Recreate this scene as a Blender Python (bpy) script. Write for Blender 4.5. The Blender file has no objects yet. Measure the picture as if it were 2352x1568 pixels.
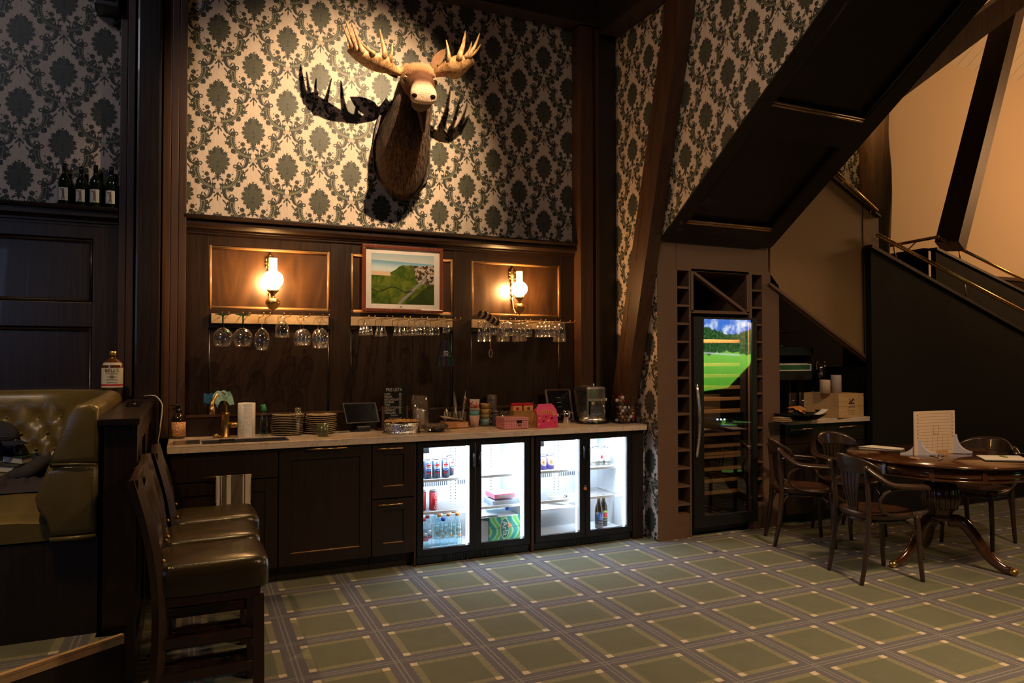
import bpy, bmesh, math, random
from math import sin, cos, pi, radians, sqrt, atan2
from mathutils import Vector, Matrix, Euler, noise

SC = bpy.context.scene
COL = SC.collection
random.seed(7)

# ---------------------------------------------------------------- camera
CAM_H, FOC, YAW, PITCH = 1.46, 1645.0, radians(24.47), radians(1.2)
cam_d = bpy.data.cameras.new('camera')
cam_d.sensor_width = 36.0
cam_d.lens = FOC / 2352.0 * 36.0
cam_d.clip_start = 0.05
cam = bpy.data.objects.new('camera', cam_d)
cam.location = (0, 0, CAM_H)
cam.rotation_euler = (pi / 2 + PITCH, 0, -YAW)
COL.objects.link(cam)
SC.camera = cam

# ---------------------------------------------------------------- world and exposure
w = bpy.data.worlds.new('world')
SC.world = w
w.use_nodes = True
w.node_tree.nodes['Background'].inputs[0].default_value = (0.5, 0.5, 0.55, 1)
w.node_tree.nodes['Background'].inputs[1].default_value = 0.0025
SC.view_settings.view_transform = 'Standard'
SC.view_settings.look = 'None'
SC.view_settings.exposure = 0.0
SC.view_settings.gamma = 1.0
SC.view_settings.use_curve_mapping = False
SC.cycles.use_denoising = True
SC.cycles.max_bounces = 8
SC.cycles.diffuse_bounces = 3
SC.cycles.glossy_bounces = 4
SC.cycles.transparent_max_bounces = 24
SC.cycles.transmission_bounces = 4
SC.cycles.caustics_reflective = False
SC.cycles.caustics_refractive = False
SC.cycles.sample_clamp_indirect = 4.0


# ---------------------------------------------------------------- lights
def lamp(name, kind, loc, power, color, target=None, size=0.1, size_y=None, spot=None, blend=0.5, spread=None):
    d = bpy.data.lights.new(name, kind)
    d.energy = power
    d.color = color
    if kind == 'AREA':
        d.size = size
        if size_y:
            d.shape = 'RECTANGLE'
            d.size_y = size_y
        if spread:
            d.spread = spread
    else:
        d.shadow_soft_size = size
    if kind == 'SPOT':
        d.spot_size = radians(spot)
        d.spot_blend = blend
    o = bpy.data.objects.new(name, d)
    o.location = loc
    if target is not None:
        o.rotation_euler = (Vector(target) - Vector(loc)).to_track_quat('-Z', 'Y').to_euler()
    COL.objects.link(o)
    return o


WARM = (1.0, 0.62, 0.28)
lamp('ceiling_spot', 'SPOT', (1.60, 3.52, 4.22), 640, (1.0, 0.70, 0.40), (1.08, 5.4, 2.95), 0.012, spot=68, blend=1.0)
lamp('hall_light', 'AREA', (14.5, 3.0, 4.6), 235, (1.0, 0.50, 0.20), (11.5, 7.4, 4.4), 1.6)
lamp('floor_light', 'AREA', (3.6, 0.4, 4.2), 60, (1.0, 0.66, 0.36), (3.4, 2.2, 0.0), 0.5, spread=radians(95))
lamp('table_light', 'SPOT', (6.3, 1.6, 4.0), 75, (1.0, 0.56, 0.26), (4.6, 4.5, 1.1), 0.06, spot=62, blend=0.8)
lamp('booth_light', 'SPOT', (-0.9, 3.0, 3.6), 130, (1.0, 0.62, 0.25), (-0.5, 4.2, 0.9), 0.05, spot=80, blend=0.9)
lamp('stool_light', 'SPOT', (0.45, 4.1, 3.4), 50, (1.0, 0.62, 0.28), (0.18, 3.5, 0.6), 0.05, spot=50, blend=0.9)
lamp('wall_fill', 'AREA', (0.6, 1.6, 4.7), 6, (1.0, 0.78, 0.58), (3.4, 3.6, 3.2), 0.4, spread=radians(70))  # unseen soft fill added to brighten the patterned side wall
lamp('booth_fill', 'AREA', (-1.8, 2.4, 4.7), 5, (0.9, 0.88, 1.0), (-1.4, 5.4, 2.8), 0.5, spread=radians(100))  # unseen neutral fill added to lift the wallpaper behind the booth
lamp('landing_fill', 'POINT', (6.9, 5.3, 4.6), 60, (1.0, 0.58, 0.24), None, 0.08)  # added unseen fill that warms the rough post and landing wall
lamp('cool_side_fill', 'AREA', (-2.6, 0.4, 2.2), 9, (0.45, 0.6, 1.0), (-0.8, 4.2, 1.0), 1.2)  # unseen cool source added for the bluish edges on the booth leather


# ---------------------------------------------------------------- helpers
def _ray(px, py):
    fx, fy = sin(YAW), cos(YAW)
    f = Vector((fx * cos(PITCH), fy * cos(PITCH), sin(PITCH)))
    r = Vector((fy, -fx, 0))
    u = r.cross(f)
    return f + r * ((px - 1176) / FOC) - u * ((py - 784) / FOC)


def at(px, py, ax, val):
    """The point of a plane x, y or z = val that shows at a pixel of the photograph."""
    d = _ray(px, py)
    c = Vector((0, 0, CAM_H))
    i = 'xyz'.index(ax)
    return c + d * ((val - c[i]) / d[i])


def Y(px, py, y): return at(px, py, 'y', y)
def Z(px, py, z): return at(px, py, 'z', z)
def X(px, py, x): return at(px, py, 'x', x)


MW = {}


def put(o, parent=None):
    COL.objects.link(o)
    if parent is not None:
        o.parent = parent
    base = MW[parent.name] if parent is not None else Matrix()
    MW[o.name] = base @ Matrix.LocRotScale(o.location, o.rotation_euler, o.scale)
    return o


def thing(name, label, cat, loc=(0, 0, 0), rz=0.0, group=None):
    o = bpy.data.objects.new(name, None)
    o.empty_display_size = 0.05
    o.location = loc
    o.rotation_euler = (0, 0, rz)
    o['label'] = label
    o['category'] = cat
    if group:
        o['group'] = group
    return put(o)


def tag(o, label, cat=None, group=None):
    o['label'] = label
    if cat:
        o['category'] = cat
    if group:
        o['group'] = group
    return o


class B:
    """Collects shapes into one mesh; coordinates are world ones."""
    def __init__(s):
        s.v = []
        s.f = []
        s.sm = []

    def add(s, vs, fs, smooth=False):
        n = len(s.v)
        s.v += [Vector(p) for p in vs]
        s.f += [[i + n for i in f] for f in fs]
        s.sm += [smooth] * len(fs)
        return s

    def box(s, x0, x1, y0, y1, z0, z1, b=0.0):
        if b <= 0:
            vs = [(x, y, z) for z in (z0, z1) for y in (y0, y1) for x in (x0, x1)]
            return s.add(vs, [(0, 2, 3, 1), (4, 5, 7, 6), (0, 1, 5, 4), (2, 6, 7, 3), (0, 4, 6, 2), (1, 3, 7, 5)])
        bm = bmesh.new()
        bmesh.ops.create_cube(bm, size=1.0)
        for q in bm.verts:
            q.co = Vector(((x0 + x1) / 2 + q.co.x * (x1 - x0), (y0 + y1) / 2 + q.co.y * (y1 - y0), (z0 + z1) / 2 + q.co.z * (z1 - z0)))
        b = min(b, (x1 - x0) * .45, (y1 - y0) * .45, (z1 - z0) * .45)
        bmesh.ops.bevel(bm, geom=list(bm.edges), offset=b, segments=2, profile=0.7, affect='EDGES')
        return s.bm(bm)

    def bm(s, bm, m=None, smooth=False):
        bm.verts.index_update()
        vs = [(m @ q.co if m else q.co.copy()) for q in bm.verts]
        fs = [[q.index for q in f.verts] for f in bm.faces]
        bm.free()
        return s.add(vs, fs, smooth)

    def obox(s, p0, p1, wid, dep, up=(0, 0, 1)):
        """A bar from p0 to p1, wid across and dep deep."""
        p0, p1 = Vector(p0), Vector(p1)
        d = (p1 - p0).normalized()
        a = d.cross(Vector(up))
        if a.length < 1e-4:
            a = d.cross(Vector((0, 1, 0)))
        a.normalize()
        c = a.cross(d).normalized()
        vs = []
        for p in (p0, p1):
            for i, j in ((-1, -1), (1, -1), (1, 1), (-1, 1)):
                vs.append(p + a * (wid / 2 * i) + c * (dep / 2 * j))
        return s.add(vs, [(0, 1, 2, 3), (7, 6, 5, 4), (0, 4, 5, 1), (1, 5, 6, 2), (2, 6, 7, 3), (3, 7, 4, 0)])

    def prism(s, pts, ext):
        """A flat polygon (3D points) pushed along ext."""
        n = len(pts)
        e = Vector(ext)
        vs = [Vector(p) for p in pts] + [Vector(p) + e for p in pts]
        fs = [tuple(range(n))[::-1], tuple(range(n, 2 * n))] + [(i, (i + 1) % n, n + (i + 1) % n, n + i) for i in range(n)]
        return s.add(vs, fs)

    def lathe(s, prof, c=(0, 0, 0), seg=24, axis=None, smooth=True, sx=1.0, sy=1.0):
        """prof: (radius, height) pairs turned about z (or about axis)."""
        c = Vector(c)
        q = Vector((0, 0, 1)).rotation_difference(Vector(axis).normalized()) if axis is not None else None
        vs, fs = [], []
        n = len(prof)
        for r, h in prof:
            for k in range(seg):
                p = Vector((max(r, 1e-5) * cos(2 * pi * k / seg) * sx, max(r, 1e-5) * sin(2 * pi * k / seg) * sy, h))
                vs.append(c + (q @ p if q else p))
        for i in range(n - 1):
            for k in range(seg):
                k2 = (k + 1) % seg
                fs.append((i * seg + k, i * seg + k2, (i + 1) * seg + k2, (i + 1) * seg + k))
        fs.append(tuple(range(seg))[::-1])
        fs.append(tuple(range((n - 1) * seg, n * seg)))
        return s.add(vs, fs, smooth)

    def cyl(s, c, r, h, seg=20, axis=None, smooth=True):
        return s.lathe([(r, 0), (r, h)], c, seg, axis, smooth)

    def tube(s, pts, r, seg=10, closed=False, smooth=True, sq=None):
        """A round bar through pts; r a number or one per point."""
        pts = [Vector(p) for p in pts]
        n = len(pts)
        rs = r if isinstance(r, (list, tuple)) else [r] * n
        vs, fs = [], []
        nrm = None
        for i, p in enumerate(pts):
            if closed:
                t = pts[(i + 1) % n] - pts[i - 1]
            else:
                t = pts[min(i + 1, n - 1)] - pts[max(i - 1, 0)]
            t.normalize()
            if nrm is None:
                nrm = t.cross(Vector((0, 0, 1)))
                if nrm.length < 0.05:
                    nrm = t.cross(Vector((0, 1, 0)))
            nrm = (nrm - t * nrm.dot(t)).normalized()
            b = t.cross(nrm)
            for k in range(seg):
                a = 2 * pi * k / seg
                e = (sq or (1, 1))
                vs.append(p + nrm * (cos(a) * rs[i] * e[0]) + b * (sin(a) * rs[i] * e[1]))
        m = n if closed else n - 1
        for i in range(m):
            j = (i + 1) % n
            for k in range(seg):
                k2 = (k + 1) % seg
                fs.append((i * seg + k, i * seg + k2, j * seg + k2, j * seg + k))
        if not closed:
            fs.append(tuple(range(seg))[::-1])
            fs.append(tuple(range((n - 1) * seg, n * seg)))
        return s.add(vs, fs, smooth)

    def loft(s, rings, cap=True, smooth=True, closed=True):
        n = len(rings[0])
        vs = [p for r in rings for p in r]
        fs = []
        for i in range(len(rings) - 1):
            for k in range(n if closed else n - 1):
                k2 = (k + 1) % n
                fs.append((i * n + k, i * n + k2, (i + 1) * n + k2, (i + 1) * n + k))
        if cap and closed:
            fs.append(tuple(range(n))[::-1])
            fs.append(tuple(range((len(rings) - 1) * n, len(rings) * n)))
        return s.add(vs, fs, smooth)

    def grid(s, fn, nu, nv, smooth=True):
        vs = [fn(i / nu, j / nv) for j in range(nv + 1) for i in range(nu + 1)]
        fs = [(j * (nu + 1) + i, j * (nu + 1) + i + 1, (j + 1) * (nu + 1) + i + 1, (j + 1) * (nu + 1) + i) for j in range(nv) for i in range(nu)]
        return s.add(vs, fs, smooth)

    def ball(s, c, r, seg=16, rings=10, sc=(1, 1, 1)):
        c = Vector(c)
        prof = [(sin(pi * i / rings) * r, -cos(pi * i / rings) * r) for i in range(rings + 1)]
        t = B().lathe(prof, seg=seg)
        return s.add([c + Vector((p.x * sc[0], p.y * sc[1], p.z * sc[2])) for p in t.v], t.f, True)

    def merge(s, o, m=None):
        n = len(s.v)
        s.v += [(m @ p if m else p.copy()) for p in o.v]
        s.f += [[i + n for i in f] for f in o.f]
        s.sm += o.sm
        return s

    def xf(s, m):
        s.v = [m @ p for p in s.v]
        return s

    def obj(s, name, mat, parent=None, recalc=True, **props):
        me = bpy.data.meshes.new(name)
        inv = MW[parent.name].inverted() if parent is not None else None
        me.from_pydata([tuple(inv @ p if inv else p) for p in s.v], [], s.f)
        if recalc:
            bm = bmesh.new()
            bm.from_mesh(me)
            bmesh.ops.recalc_face_normals(bm, faces=bm.faces)
            bm.to_mesh(me)
            bm.free()
        if len(me.polygons) == len(s.sm):
            me.polygons.foreach_set('use_smooth', s.sm)
        mats = mat if isinstance(mat, (list, tuple)) else [mat]
        for q in mats:
            me.materials.append(q)
        me.update()
        o = bpy.data.objects.new(name, me)
        for k, v in props.items():
            o[k] = v
        return put(o, parent)


def struct(name, b, mat, parent=None):
    o = b.obj(name, mat, parent)
    if parent is None:
        o['kind'] = 'structure'
    return o


def dup(root, loc, rz=None, label=None, group=None, scale=None):
    def cp(o, par):
        c = o.copy()
        COL.objects.link(c)
        if par is not None:
            c.parent = par
        for ch in [k for k in KIDS.get(o.name, [])]:
            KIDS.setdefault(c.name, []).append(cp(ch, c))
        return c
    build_kids()
    r = cp(root, None)
    r.location = loc
    if rz is not None:
        r.rotation_euler = (0, 0, rz)
    if scale is not None:
        r.scale = scale
    if label:
        r['label'] = label
    if group:
        r['group'] = group
    MW[r.name] = Matrix.LocRotScale(r.location, r.rotation_euler, r.scale)
    return r


KIDS = {}


def build_kids():
    KIDS.clear()
    for o in SC.objects:
        if o.parent is not None:
            KIDS.setdefault(o.parent.name, []).append(o)


def move(root, loc, rz=0.0, euler=None):
    root.location = loc
    root.rotation_euler = euler if euler else (0, 0, rz)
    MW[root.name] = Matrix.LocRotScale(root.location, root.rotation_euler, root.scale)


def lettering(txt, size, mat, parent, origin, right=(1, 0, 0), up=(0, 0, 1), align='CENTER', depth=0.0006, name='lettering', cyl=None, squash=1.0, shear=0.0):
    """Flat printed letters as a thin mesh. cyl=(radius): wrap about a vertical can whose axis passes through origin."""
    cu = bpy.data.curves.new('letters', 'FONT')
    cu.body = txt
    cu.size = size
    cu.align_x = align
    cu.align_y = 'CENTER'
    cu.extrude = 0
    cu.shear = shear
    cu.resolution_u = 2
    tmp = bpy.data.objects.new('letters', cu)
    COL.objects.link(tmp)
    dg = bpy.context.evaluated_depsgraph_get()
    dg.update()
    me0 = bpy.data.meshes.new_from_object(tmp.evaluated_get(dg))
    R, U = Vector(right).normalized(), Vector(up).normalized()
    N = R.cross(U)
    o0 = Vector(origin)
    b = B()
    vs = []
    for q in me0.vertices:
        x, y = q.co.x * squash, q.co.y
        if cyl:
            a = x / cyl
            vs.append(o0 + R * (sin(a) * (cyl + depth)) + N * (cos(a) * (cyl + depth)) + U * y)
        else:
            vs.append(o0 + R * x + U * y + N * depth)
    b.add(vs, [list(p.vertices) for p in me0.polygons])
    bpy.data.objects.remove(tmp)
    bpy.data.meshes.remove(me0)
    bpy.data.curves.remove(cu)
    return b.obj(name, mat, parent, recalc=False)


def arc(c, r, a0, a1, n, ux, uy):
    c, ux, uy = Vector(c), Vector(ux), Vector(uy)
    return [c + ux * (r * cos(a0 + (a1 - a0) * i / n)) + uy * (r * sin(a0 + (a1 - a0) * i / n)) for i in range(n + 1)]


def spline(pts, n=6):
    pts = [Vector(p) for p in pts]
    out = []
    for i in range(len(pts) - 1):
        p0, p1, p2, p3 = pts[max(i - 1, 0)], pts[i], pts[i + 1], pts[min(i + 2, len(pts) - 1)]
        for k in range(n):
            t = k / n
            out.append(0.5 * ((2 * p1) + (p2 - p0) * t + (2 * p0 - 5 * p1 + 4 * p2 - p3) * t * t + (3 * p1 - p0 - 3 * p2 + p3) * t ** 3))
    out.append(pts[-1])
    return out


# ---------------------------------------------------------------- materials
class V:
    """A number or a shader value; sums and products become Math nodes."""
    def __init__(s, nt, so=None, prod=None):
        s.nt, s.so, s.prod = nt, so, prod

    def sock(s):
        if s.so is None:
            s.so = _math(s.nt, 'MULTIPLY', *s.prod)
        return s.so

    def __mul__(s, o): return V(s.nt, None, (s, o))
    __rmul__ = __mul__

    def __add__(s, o):
        if s.prod and s.so is None:
            return V(s.nt, _math(s.nt, 'MULTIPLY_ADD', s.prod[0], s.prod[1], o))
        if isinstance(o, V) and o.prod and o.so is None:
            return V(s.nt, _math(s.nt, 'MULTIPLY_ADD', o.prod[0], o.prod[1], s))
        return V(s.nt, _math(s.nt, 'ADD', s, o))
    __radd__ = __add__

    def __sub__(s, o):
        if not isinstance(o, V):
            return s + (-o)
        return V(s.nt, _math(s.nt, 'SUBTRACT', s, o))

    def __rsub__(s, o): return V(s.nt, _math(s.nt, 'MULTIPLY_ADD', s, -1.0, o))


def _math(nt, op, *a):
    n = nt.nodes.new('ShaderNodeMath')
    n.operation = op
    for i, x in enumerate(a):
        if isinstance(x, V):
            nt.links.new(x.sock(), n.inputs[i])
        else:
            n.inputs[i].default_value = x
    return n.outputs[0]


def fn(op):
    def f(*a):
        nt = next(x.nt for x in a if isinstance(x, V))
        return V(nt, _math(nt, op, *a))
    return f


vabs, vmin, vmax, vsin, vcos, vat, vsqrt, vfrac = (fn(k) for k in ('ABSOLUTE', 'MINIMUM', 'MAXIMUM', 'SINE', 'COSINE', 'ARCTAN2', 'SQRT', 'FRACT'))
vgt, vlt = fn('GREATER_THAN'), fn('LESS_THAN')
vround, vfloor = fn('ROUND'), fn('FLOOR')


def vss(x, a, b):
    n = x.nt.nodes.new('ShaderNodeMapRange')
    n.interpolation_type = 'SMOOTHSTEP'
    x.nt.links.new(x.sock(), n.inputs[0])
    n.inputs[1].default_value = a
    n.inputs[2].default_value = b
    return V(x.nt, n.outputs[0])


class M:
    """A node material under construction."""
    def __init__(s, name):
        s.m = bpy.data.materials.new(name)
        s.m.use_nodes = True
        s.nt = s.m.node_tree
        s.p = s.nt.nodes['Principled BSDF']
        s.out = s.nt.nodes['Material Output']
        s._tc = None

    def n(s, kind, **kw):
        q = s.nt.nodes.new('ShaderNode' + kind)
        for k, v in kw.items():
            setattr(q, k, v)
        return q

    def link(s, a, b):
        s.nt.links.new(a.sock() if isinstance(a, V) else a, b)

    def pos(s):
        if s._tc is None:
            g = s.n('NewGeometry')
            x = s.n('SeparateXYZ')
            s.nt.links.new(g.outputs['Position'], x.inputs[0])
            s._tc = (g.outputs['Position'], [V(s.nt, x.outputs[i]) for i in range(3)])
        return s._tc

    def obj(s):
        t = s.n('TexCoord')
        return t.outputs['Object']

    def xyz(s, so):
        x = s.n('SeparateXYZ')
        s.nt.links.new(so, x.inputs[0])
        return [V(s.nt, x.outputs[i]) for i in range(3)]

    def noise(s, scale, detail=3.0, rough=0.55, vec=None, sc=None, dist=0.0):
        q = s.n('TexNoise')
        q.inputs['Scale'].default_value = scale
        q.inputs['Detail'].default_value = detail
        q.inputs['Roughness'].default_value = rough
        q.inputs['Distortion'].default_value = dist
        v = vec if vec is not None else s.pos()[0]
        if sc:
            mp = s.n('Mapping')
            mp.inputs['Scale'].default_value = sc
            s.nt.links.new(v, mp.inputs[0])
            v = mp.outputs[0]
        s.nt.links.new(v, q.inputs['Vector'])
        return V(s.nt, q.outputs[0])

    def mix(s, fac, a, b):
        q = s.n('Mix')
        q.data_type = 'RGBA'
        for so, x in ((q.inputs[0], fac), (q.inputs[6], a), (q.inputs[7], b)):
            if isinstance(x, V):
                s.nt.links.new(x.sock(), so)
            elif isinstance(x, (tuple, list)):
                so.default_value = (*x[:3], 1)
            elif isinstance(x, (int, float)):
                so.default_value = x
            else:
                s.nt.links.new(x, so)
        return q.outputs[2]

    def ramp(s, fac, stops, interp='LINEAR'):
        q = s.n('ValToRGB')
        q.color_ramp.interpolation = interp
        e = q.color_ramp.elements
        while len(e) < len(stops):
            e.new(0.5)
        for i, (p, c) in enumerate(stops):
            e[i].position = p
            e[i].color = (*c, 1)
        s.link(fac, q.inputs[0])
        return q.outputs[0]

    def color(s, c):
        if isinstance(c, (tuple, list)):
            s.p.inputs['Base Color'].default_value = (*c, 1)
        else:
            s.link(c, s.p.inputs['Base Color'])
        return s

    def set(s, rough=None, metal=None, spec=None, coat=None, sheen=None, trans=None, ior=None, alpha=None, emit=None, estr=None):
        for k, v in (('Roughness', rough), ('Metallic', metal), ('Specular IOR Level', spec), ('Coat Weight', coat), ('Sheen Weight', sheen), ('Transmission Weight', trans), ('IOR', ior), ('Alpha', alpha), ('Emission Strength', estr)):
            if v is None:
                continue
            if isinstance(v, V):
                s.link(v, s.p.inputs[k])
            else:
                s.p.inputs[k].default_value = v
        if emit is not None:
            if isinstance(emit, (tuple, list)):
                s.p.inputs['Emission Color'].default_value = (*emit, 1)
            else:
                s.link(emit, s.p.inputs['Emission Color'])
        return s

    def bump(s, h, strength=0.3, dist=0.01):
        q = s.n('Bump')
        q.inputs['Strength'].default_value = strength
        q.inputs['Distance'].default_value = dist
        s.link(h, q.inputs['Height'])
        s.nt.links.new(q.outputs[0], s.p.inputs['Normal'])
        return s


def plain(name, c, rough=0.5, metal=0.0, spec=0.5, var=0.12, scale=18.0, bump=0.0, coat=0.0, **kw):
    m = M(name)
    nz = m.noise(scale)
    m.color(m.mix(nz, tuple(x * (1 - var) for x in c), tuple(min(1, x * (1 + var)) for x in c)))
    m.set(rough=nz * 0.12 + (rough - 0.06), metal=metal, spec=spec, coat=coat, **kw)
    if bump:
        m.bump(nz, bump, 0.01)
    return m.m


def wood(name, c0, c1, rough=0.4, grain=(40, 40, 2.2), bump=0.15, coat=0.0, figure=0.0, spec=0.5):
    m = M(name)
    a = m.noise(1.0, 6, 0.65, sc=grain, dist=0.6)
    b = m.noise(1.0, 2, 0.5, sc=tuple(g * 0.12 for g in grain), dist=1.5)
    f = a * 0.7 + b * 0.4
    if figure:
        r = vabs(vsin(b * 60.0))
        f = f + r * (-figure)
    m.color(m.ramp(f, [(0.30, c0), (0.75, c1)]))
    m.set(rough=a * 0.2 + (rough - 0.1), coat=coat, spec=spec)
    m.bump(f, bump, 0.004)
    return m.m


def clear(name, tint=(1, 1, 1), gloss=0.08, edge=0.75, rough=0.02, body=0.0):
    """Thin clear glass: see-through, with a sheen that grows toward grazing angles."""
    m = M(name)
    lw = m.n('LayerWeight')
    lw.inputs[0].default_value = 0.35
    f = V(m.nt, lw.outputs['Facing'])
    f = f * f
    fac = f * (edge - gloss) + gloss
    t = m.n('BsdfTransparent')
    t.inputs[0].default_value = (*tint, 1)
    g = m.n('BsdfGlossy')
    g.inputs['Roughness'].default_value = rough
    g.inputs['Color'].default_value = (*[0.5 + 0.5 * x for x in tint], 1)
    nz = m.noise(9.0)
    m.link(nz * 0.03 + rough, g.inputs['Roughness'])
    x = m.n('MixShader')
    m.link(fac, x.inputs[0])
    m.nt.links.new(t.outputs[0], x.inputs[1])
    m.nt.links.new(g.outputs[0], x.inputs[2])
    m.nt.links.new(x.outputs[0], m.out.inputs[0])
    return m.m


def glow(name, c, strength):
    m = M(name)
    e = m.n('Emission')
    nz = m.noise(3.0)
    m.link(m.mix(nz, c, tuple(x * 0.96 for x in c)), e.inputs[0])
    e.inputs[1].default_value = strength
    m.nt.links.new(e.outputs[0], m.out.inputs[0])
    return m.m


def damask_group():
    g = bpy.data.node_groups.new('damask', 'ShaderNodeTree')
    for nme in ('U', 'W'):
        g.interface.new_socket(nme, in_out='INPUT', socket_type='NodeSocketFloat')
    for nme in ('Print', 'Line', 'Net'):
        g.interface.new_socket(nme, in_out='OUTPUT', socket_type='NodeSocketFloat')
    gi, go = g.nodes.new('NodeGroupInput'), g.nodes.new('NodeGroupOutput')
    u, v = V(g, gi.outputs[0]), V(g, gi.outputs[1])
    k = vround(u * 2.0)
    x = k * -0.5 + u
    y = k * -0.5 + v
    y = y - vround(y)
    ax = vabs(x)

    def dist(px, py, cx, cy):
        n = g.nodes.new('ShaderNodeVectorMath')
        n.operation = 'DISTANCE'
        key = (id(px), id(py))
        if key not in cache:
            q = g.nodes.new('ShaderNodeCombineXYZ')
            g.links.new(px.sock(), q.inputs[0])
            g.links.new(py.sock(), q.inputs[1])
            cache[key] = q.outputs[0]
        g.links.new(cache[key], n.inputs[0])
        n.inputs[1].default_value = (cx, cy, 0)
        return V(g, n.outputs['Value'])
    cache = {}

    def ang(px, py, cx, cy): return vat(py + (-cy), px + (-cx))
    def rnd(px, py, cx, cy, r): return dist(px, py, cx, cy) + (-r)

    def star(px, py, cx, cy, r, n, amp, ph=0.0):
        s = vsin(ang(px, py, cx, cy) * n + ph)
        return s * (-amp) + (dist(px, py, cx, cy) + (-r))

    def ell(px, py, cx, cy, a, b, c, s):
        p = px * (c / a) + (py * (s / a) + (-(cx * c + cy * s) / a))
        q = py * (c / b) + (px * (-s / b) + ((-cy * c + cx * s) / b))
        k = min(a, b)
        return vsqrt(p * p + q * q) * k + (-k)

    def small(*a):
        d = a[0]
        for e in a[1:]:
            d = vmin(d, e)
        return d
    # the flower bunch
    th = vat(ax, y + 0.005)
    r = dist(ax, y, 0, -0.005)
    R = vcos(th) * 0.0183 + (vcos(th * 2.0) * 0.0237 + (vcos(th * 4.0) * 0.007 + 0.155))
    d = vabs(vsin(th * 6.5 + 0.25)) * -0.034 + (vsin(th * 39.0) * -0.009 + (r - R))
    l = None
    for cx, cy, f, n, lim in ((0.078, -0.02, 210, 6, 0.072), (0, 0.088, 200, 5, 0.066), (0.02, -0.125, 190, 6, 0.05), (0.105, 0.085, 190, 5, 0.045), (0.0, 0.18, 170, 5, 0.035)):
        rr = dist(ax, y, cx, cy)
        a = vat(y + (-cy), ax + (-cx))
        e = vabs(vsin(rr * float(f) + vsin(a * float(n)) * 1.1)) + vgt(rr, lim)
        l = e if l is None else vmin(l, e)
    d = small(d, star(ax, y, 0, -0.215, 0.036, 6, 0.012, 1.57), ell(ax, y, 0.055, -0.255, 0.034, 0.015, 0.8, -0.6),
              ell(ax, y, 0, -0.262, 0.012, 0.026, 1, 0), star(ax, y, 0, 0.238, 0.015, 4, 0.006), rnd(ax, y, 0.036, 0.212, 0.011))

    def scroll(px, py):
        rr = dist(px, py, 0.075, -0.155)
        an = ang(px, py, 0.075, -0.155)
        s2 = vsin(an * 2.0)
        tap = s2 * 0.006 + (vss(0.0 - an, 0.6, 1.6) * -0.010 + 0.036)
        c = vabs(s2 * -0.012 + (rr + -0.222)) - tap
        c0 = vmax(c, vmax(an * 0.2 + -0.07, an * -0.2 + -0.35))
        c = vsin(an * 43.0) * -0.006 + c0
        f = vsin(an * 24.0) * 0.026 + (vabs(rr + -0.182) + -0.030)
        f = vmax(f, vmax(an * 0.2 + 0.15, an * -0.2 + -0.33))
        h = vsin(an * 13.0 + 0.6) * 0.020 + (vabs(rr + -0.262) + -0.018)
        h = vmax(h, vmax(an * 0.2 + -0.05, an * -0.2 + -0.27))
        e1 = ell(px, py, 0.116, -0.455, 0.052, 0.106, 0.96, 0.28)
        e2 = ell(px, py, 0.150, -0.475, 0.030, 0.078, 0.96, 0.28)
        e3 = vabs(e2 + 0.008) + -0.0035
        e = small(vmax(e1, 0.0 - e2), rnd(px, py, 0.152, -0.388, 0.017), vmax(e3, px + -0.168))
        g1 = small(c, f, h, star(px, py, 0.055, -0.345, 0.030, 3, 0.008, 0.5), ell(px, py, 0.298, -0.065, 0.040, 0.058, 0.95, 0.3),
                   vabs(rnd(px, py, 0.243, -0.04, 0.022)) + -0.009, ell(px, py, 0.325, 0.002, 0.011, 0.038, 0.85, 0.5), ell(px, py, 0.278, 0.006, 0.010, 0.034, 0.9, -0.45))
        g2 = small(e, ell(px, py, 0.168, -0.56, 0.016, 0.04, 0.5, 0.86), ell(px, py, 0.092, -0.585, 0.012, 0.034, 0.75, 0.66),
                   star(px, py, 0.140, -0.625, 0.030, 5, 0.011, 0.2), star(px, py, 0.122, -0.695, 0.027, 5, 0.010, 0.9), star(px, py, 0.165, -0.750, 0.022, 5, 0.009, 0.4))
        g3 = small(star(px, py, 0.153, -0.192, 0.034, 8, 0.005), star(px, py, 0.136, -0.264, 0.033, 8, 0.005, 0.5), rnd(px, py, 0.190, -0.295, 0.026),
                   rnd(px, py, 0.205, -0.165, 0.011), rnd(px, py, 0.205, -0.235, 0.012), ell(px, py, 0, -0.478, 0.022, 0.026, 1, 0),
                   ell(px, py, 0, -0.545, 0.010, 0.045, 1, 0), ell(px, py, 0.036, -0.505, 0.011, 0.03, 0.85, 0.5), rnd(px, py, 0.052, -0.462, 0.014))
        return small(g1, g2, g3), c0

    def wrap(yy): return yy - vgt(yy, 0.1)
    y2 = y + 0.5
    y2 = y2 - vround(y2)
    s1 = scroll(ax, wrap(y))
    s2 = scroll(0.5 - ax, wrap(y2))
    gg = vmin(s1[0], s2[0])
    mask = vss(vmin(d, gg), 0.003, -0.003)
    det = vss(l, 0.14, 0.36)
    cc = vmin(s1[1], s2[1])
    det = det * vmax(vss(vabs(cc + 0.017), 0.003, 0.008), vgt(cc, 0.0))
    lat = vmax(vabs(vsin((ax + y) * 190.0)), vabs(vsin((ax - y) * 190.0)))
    latm = vss(lat, 0.78, 0.95) * vss(vmax(ax + -0.10, vabs(y + 0.425) + -0.035), 0.01, -0.01)
    for i, q in enumerate((mask, det, latm)):
        g.links.new(q.sock(), go.inputs[i])
    return g


DAMASK = damask_group()


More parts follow.
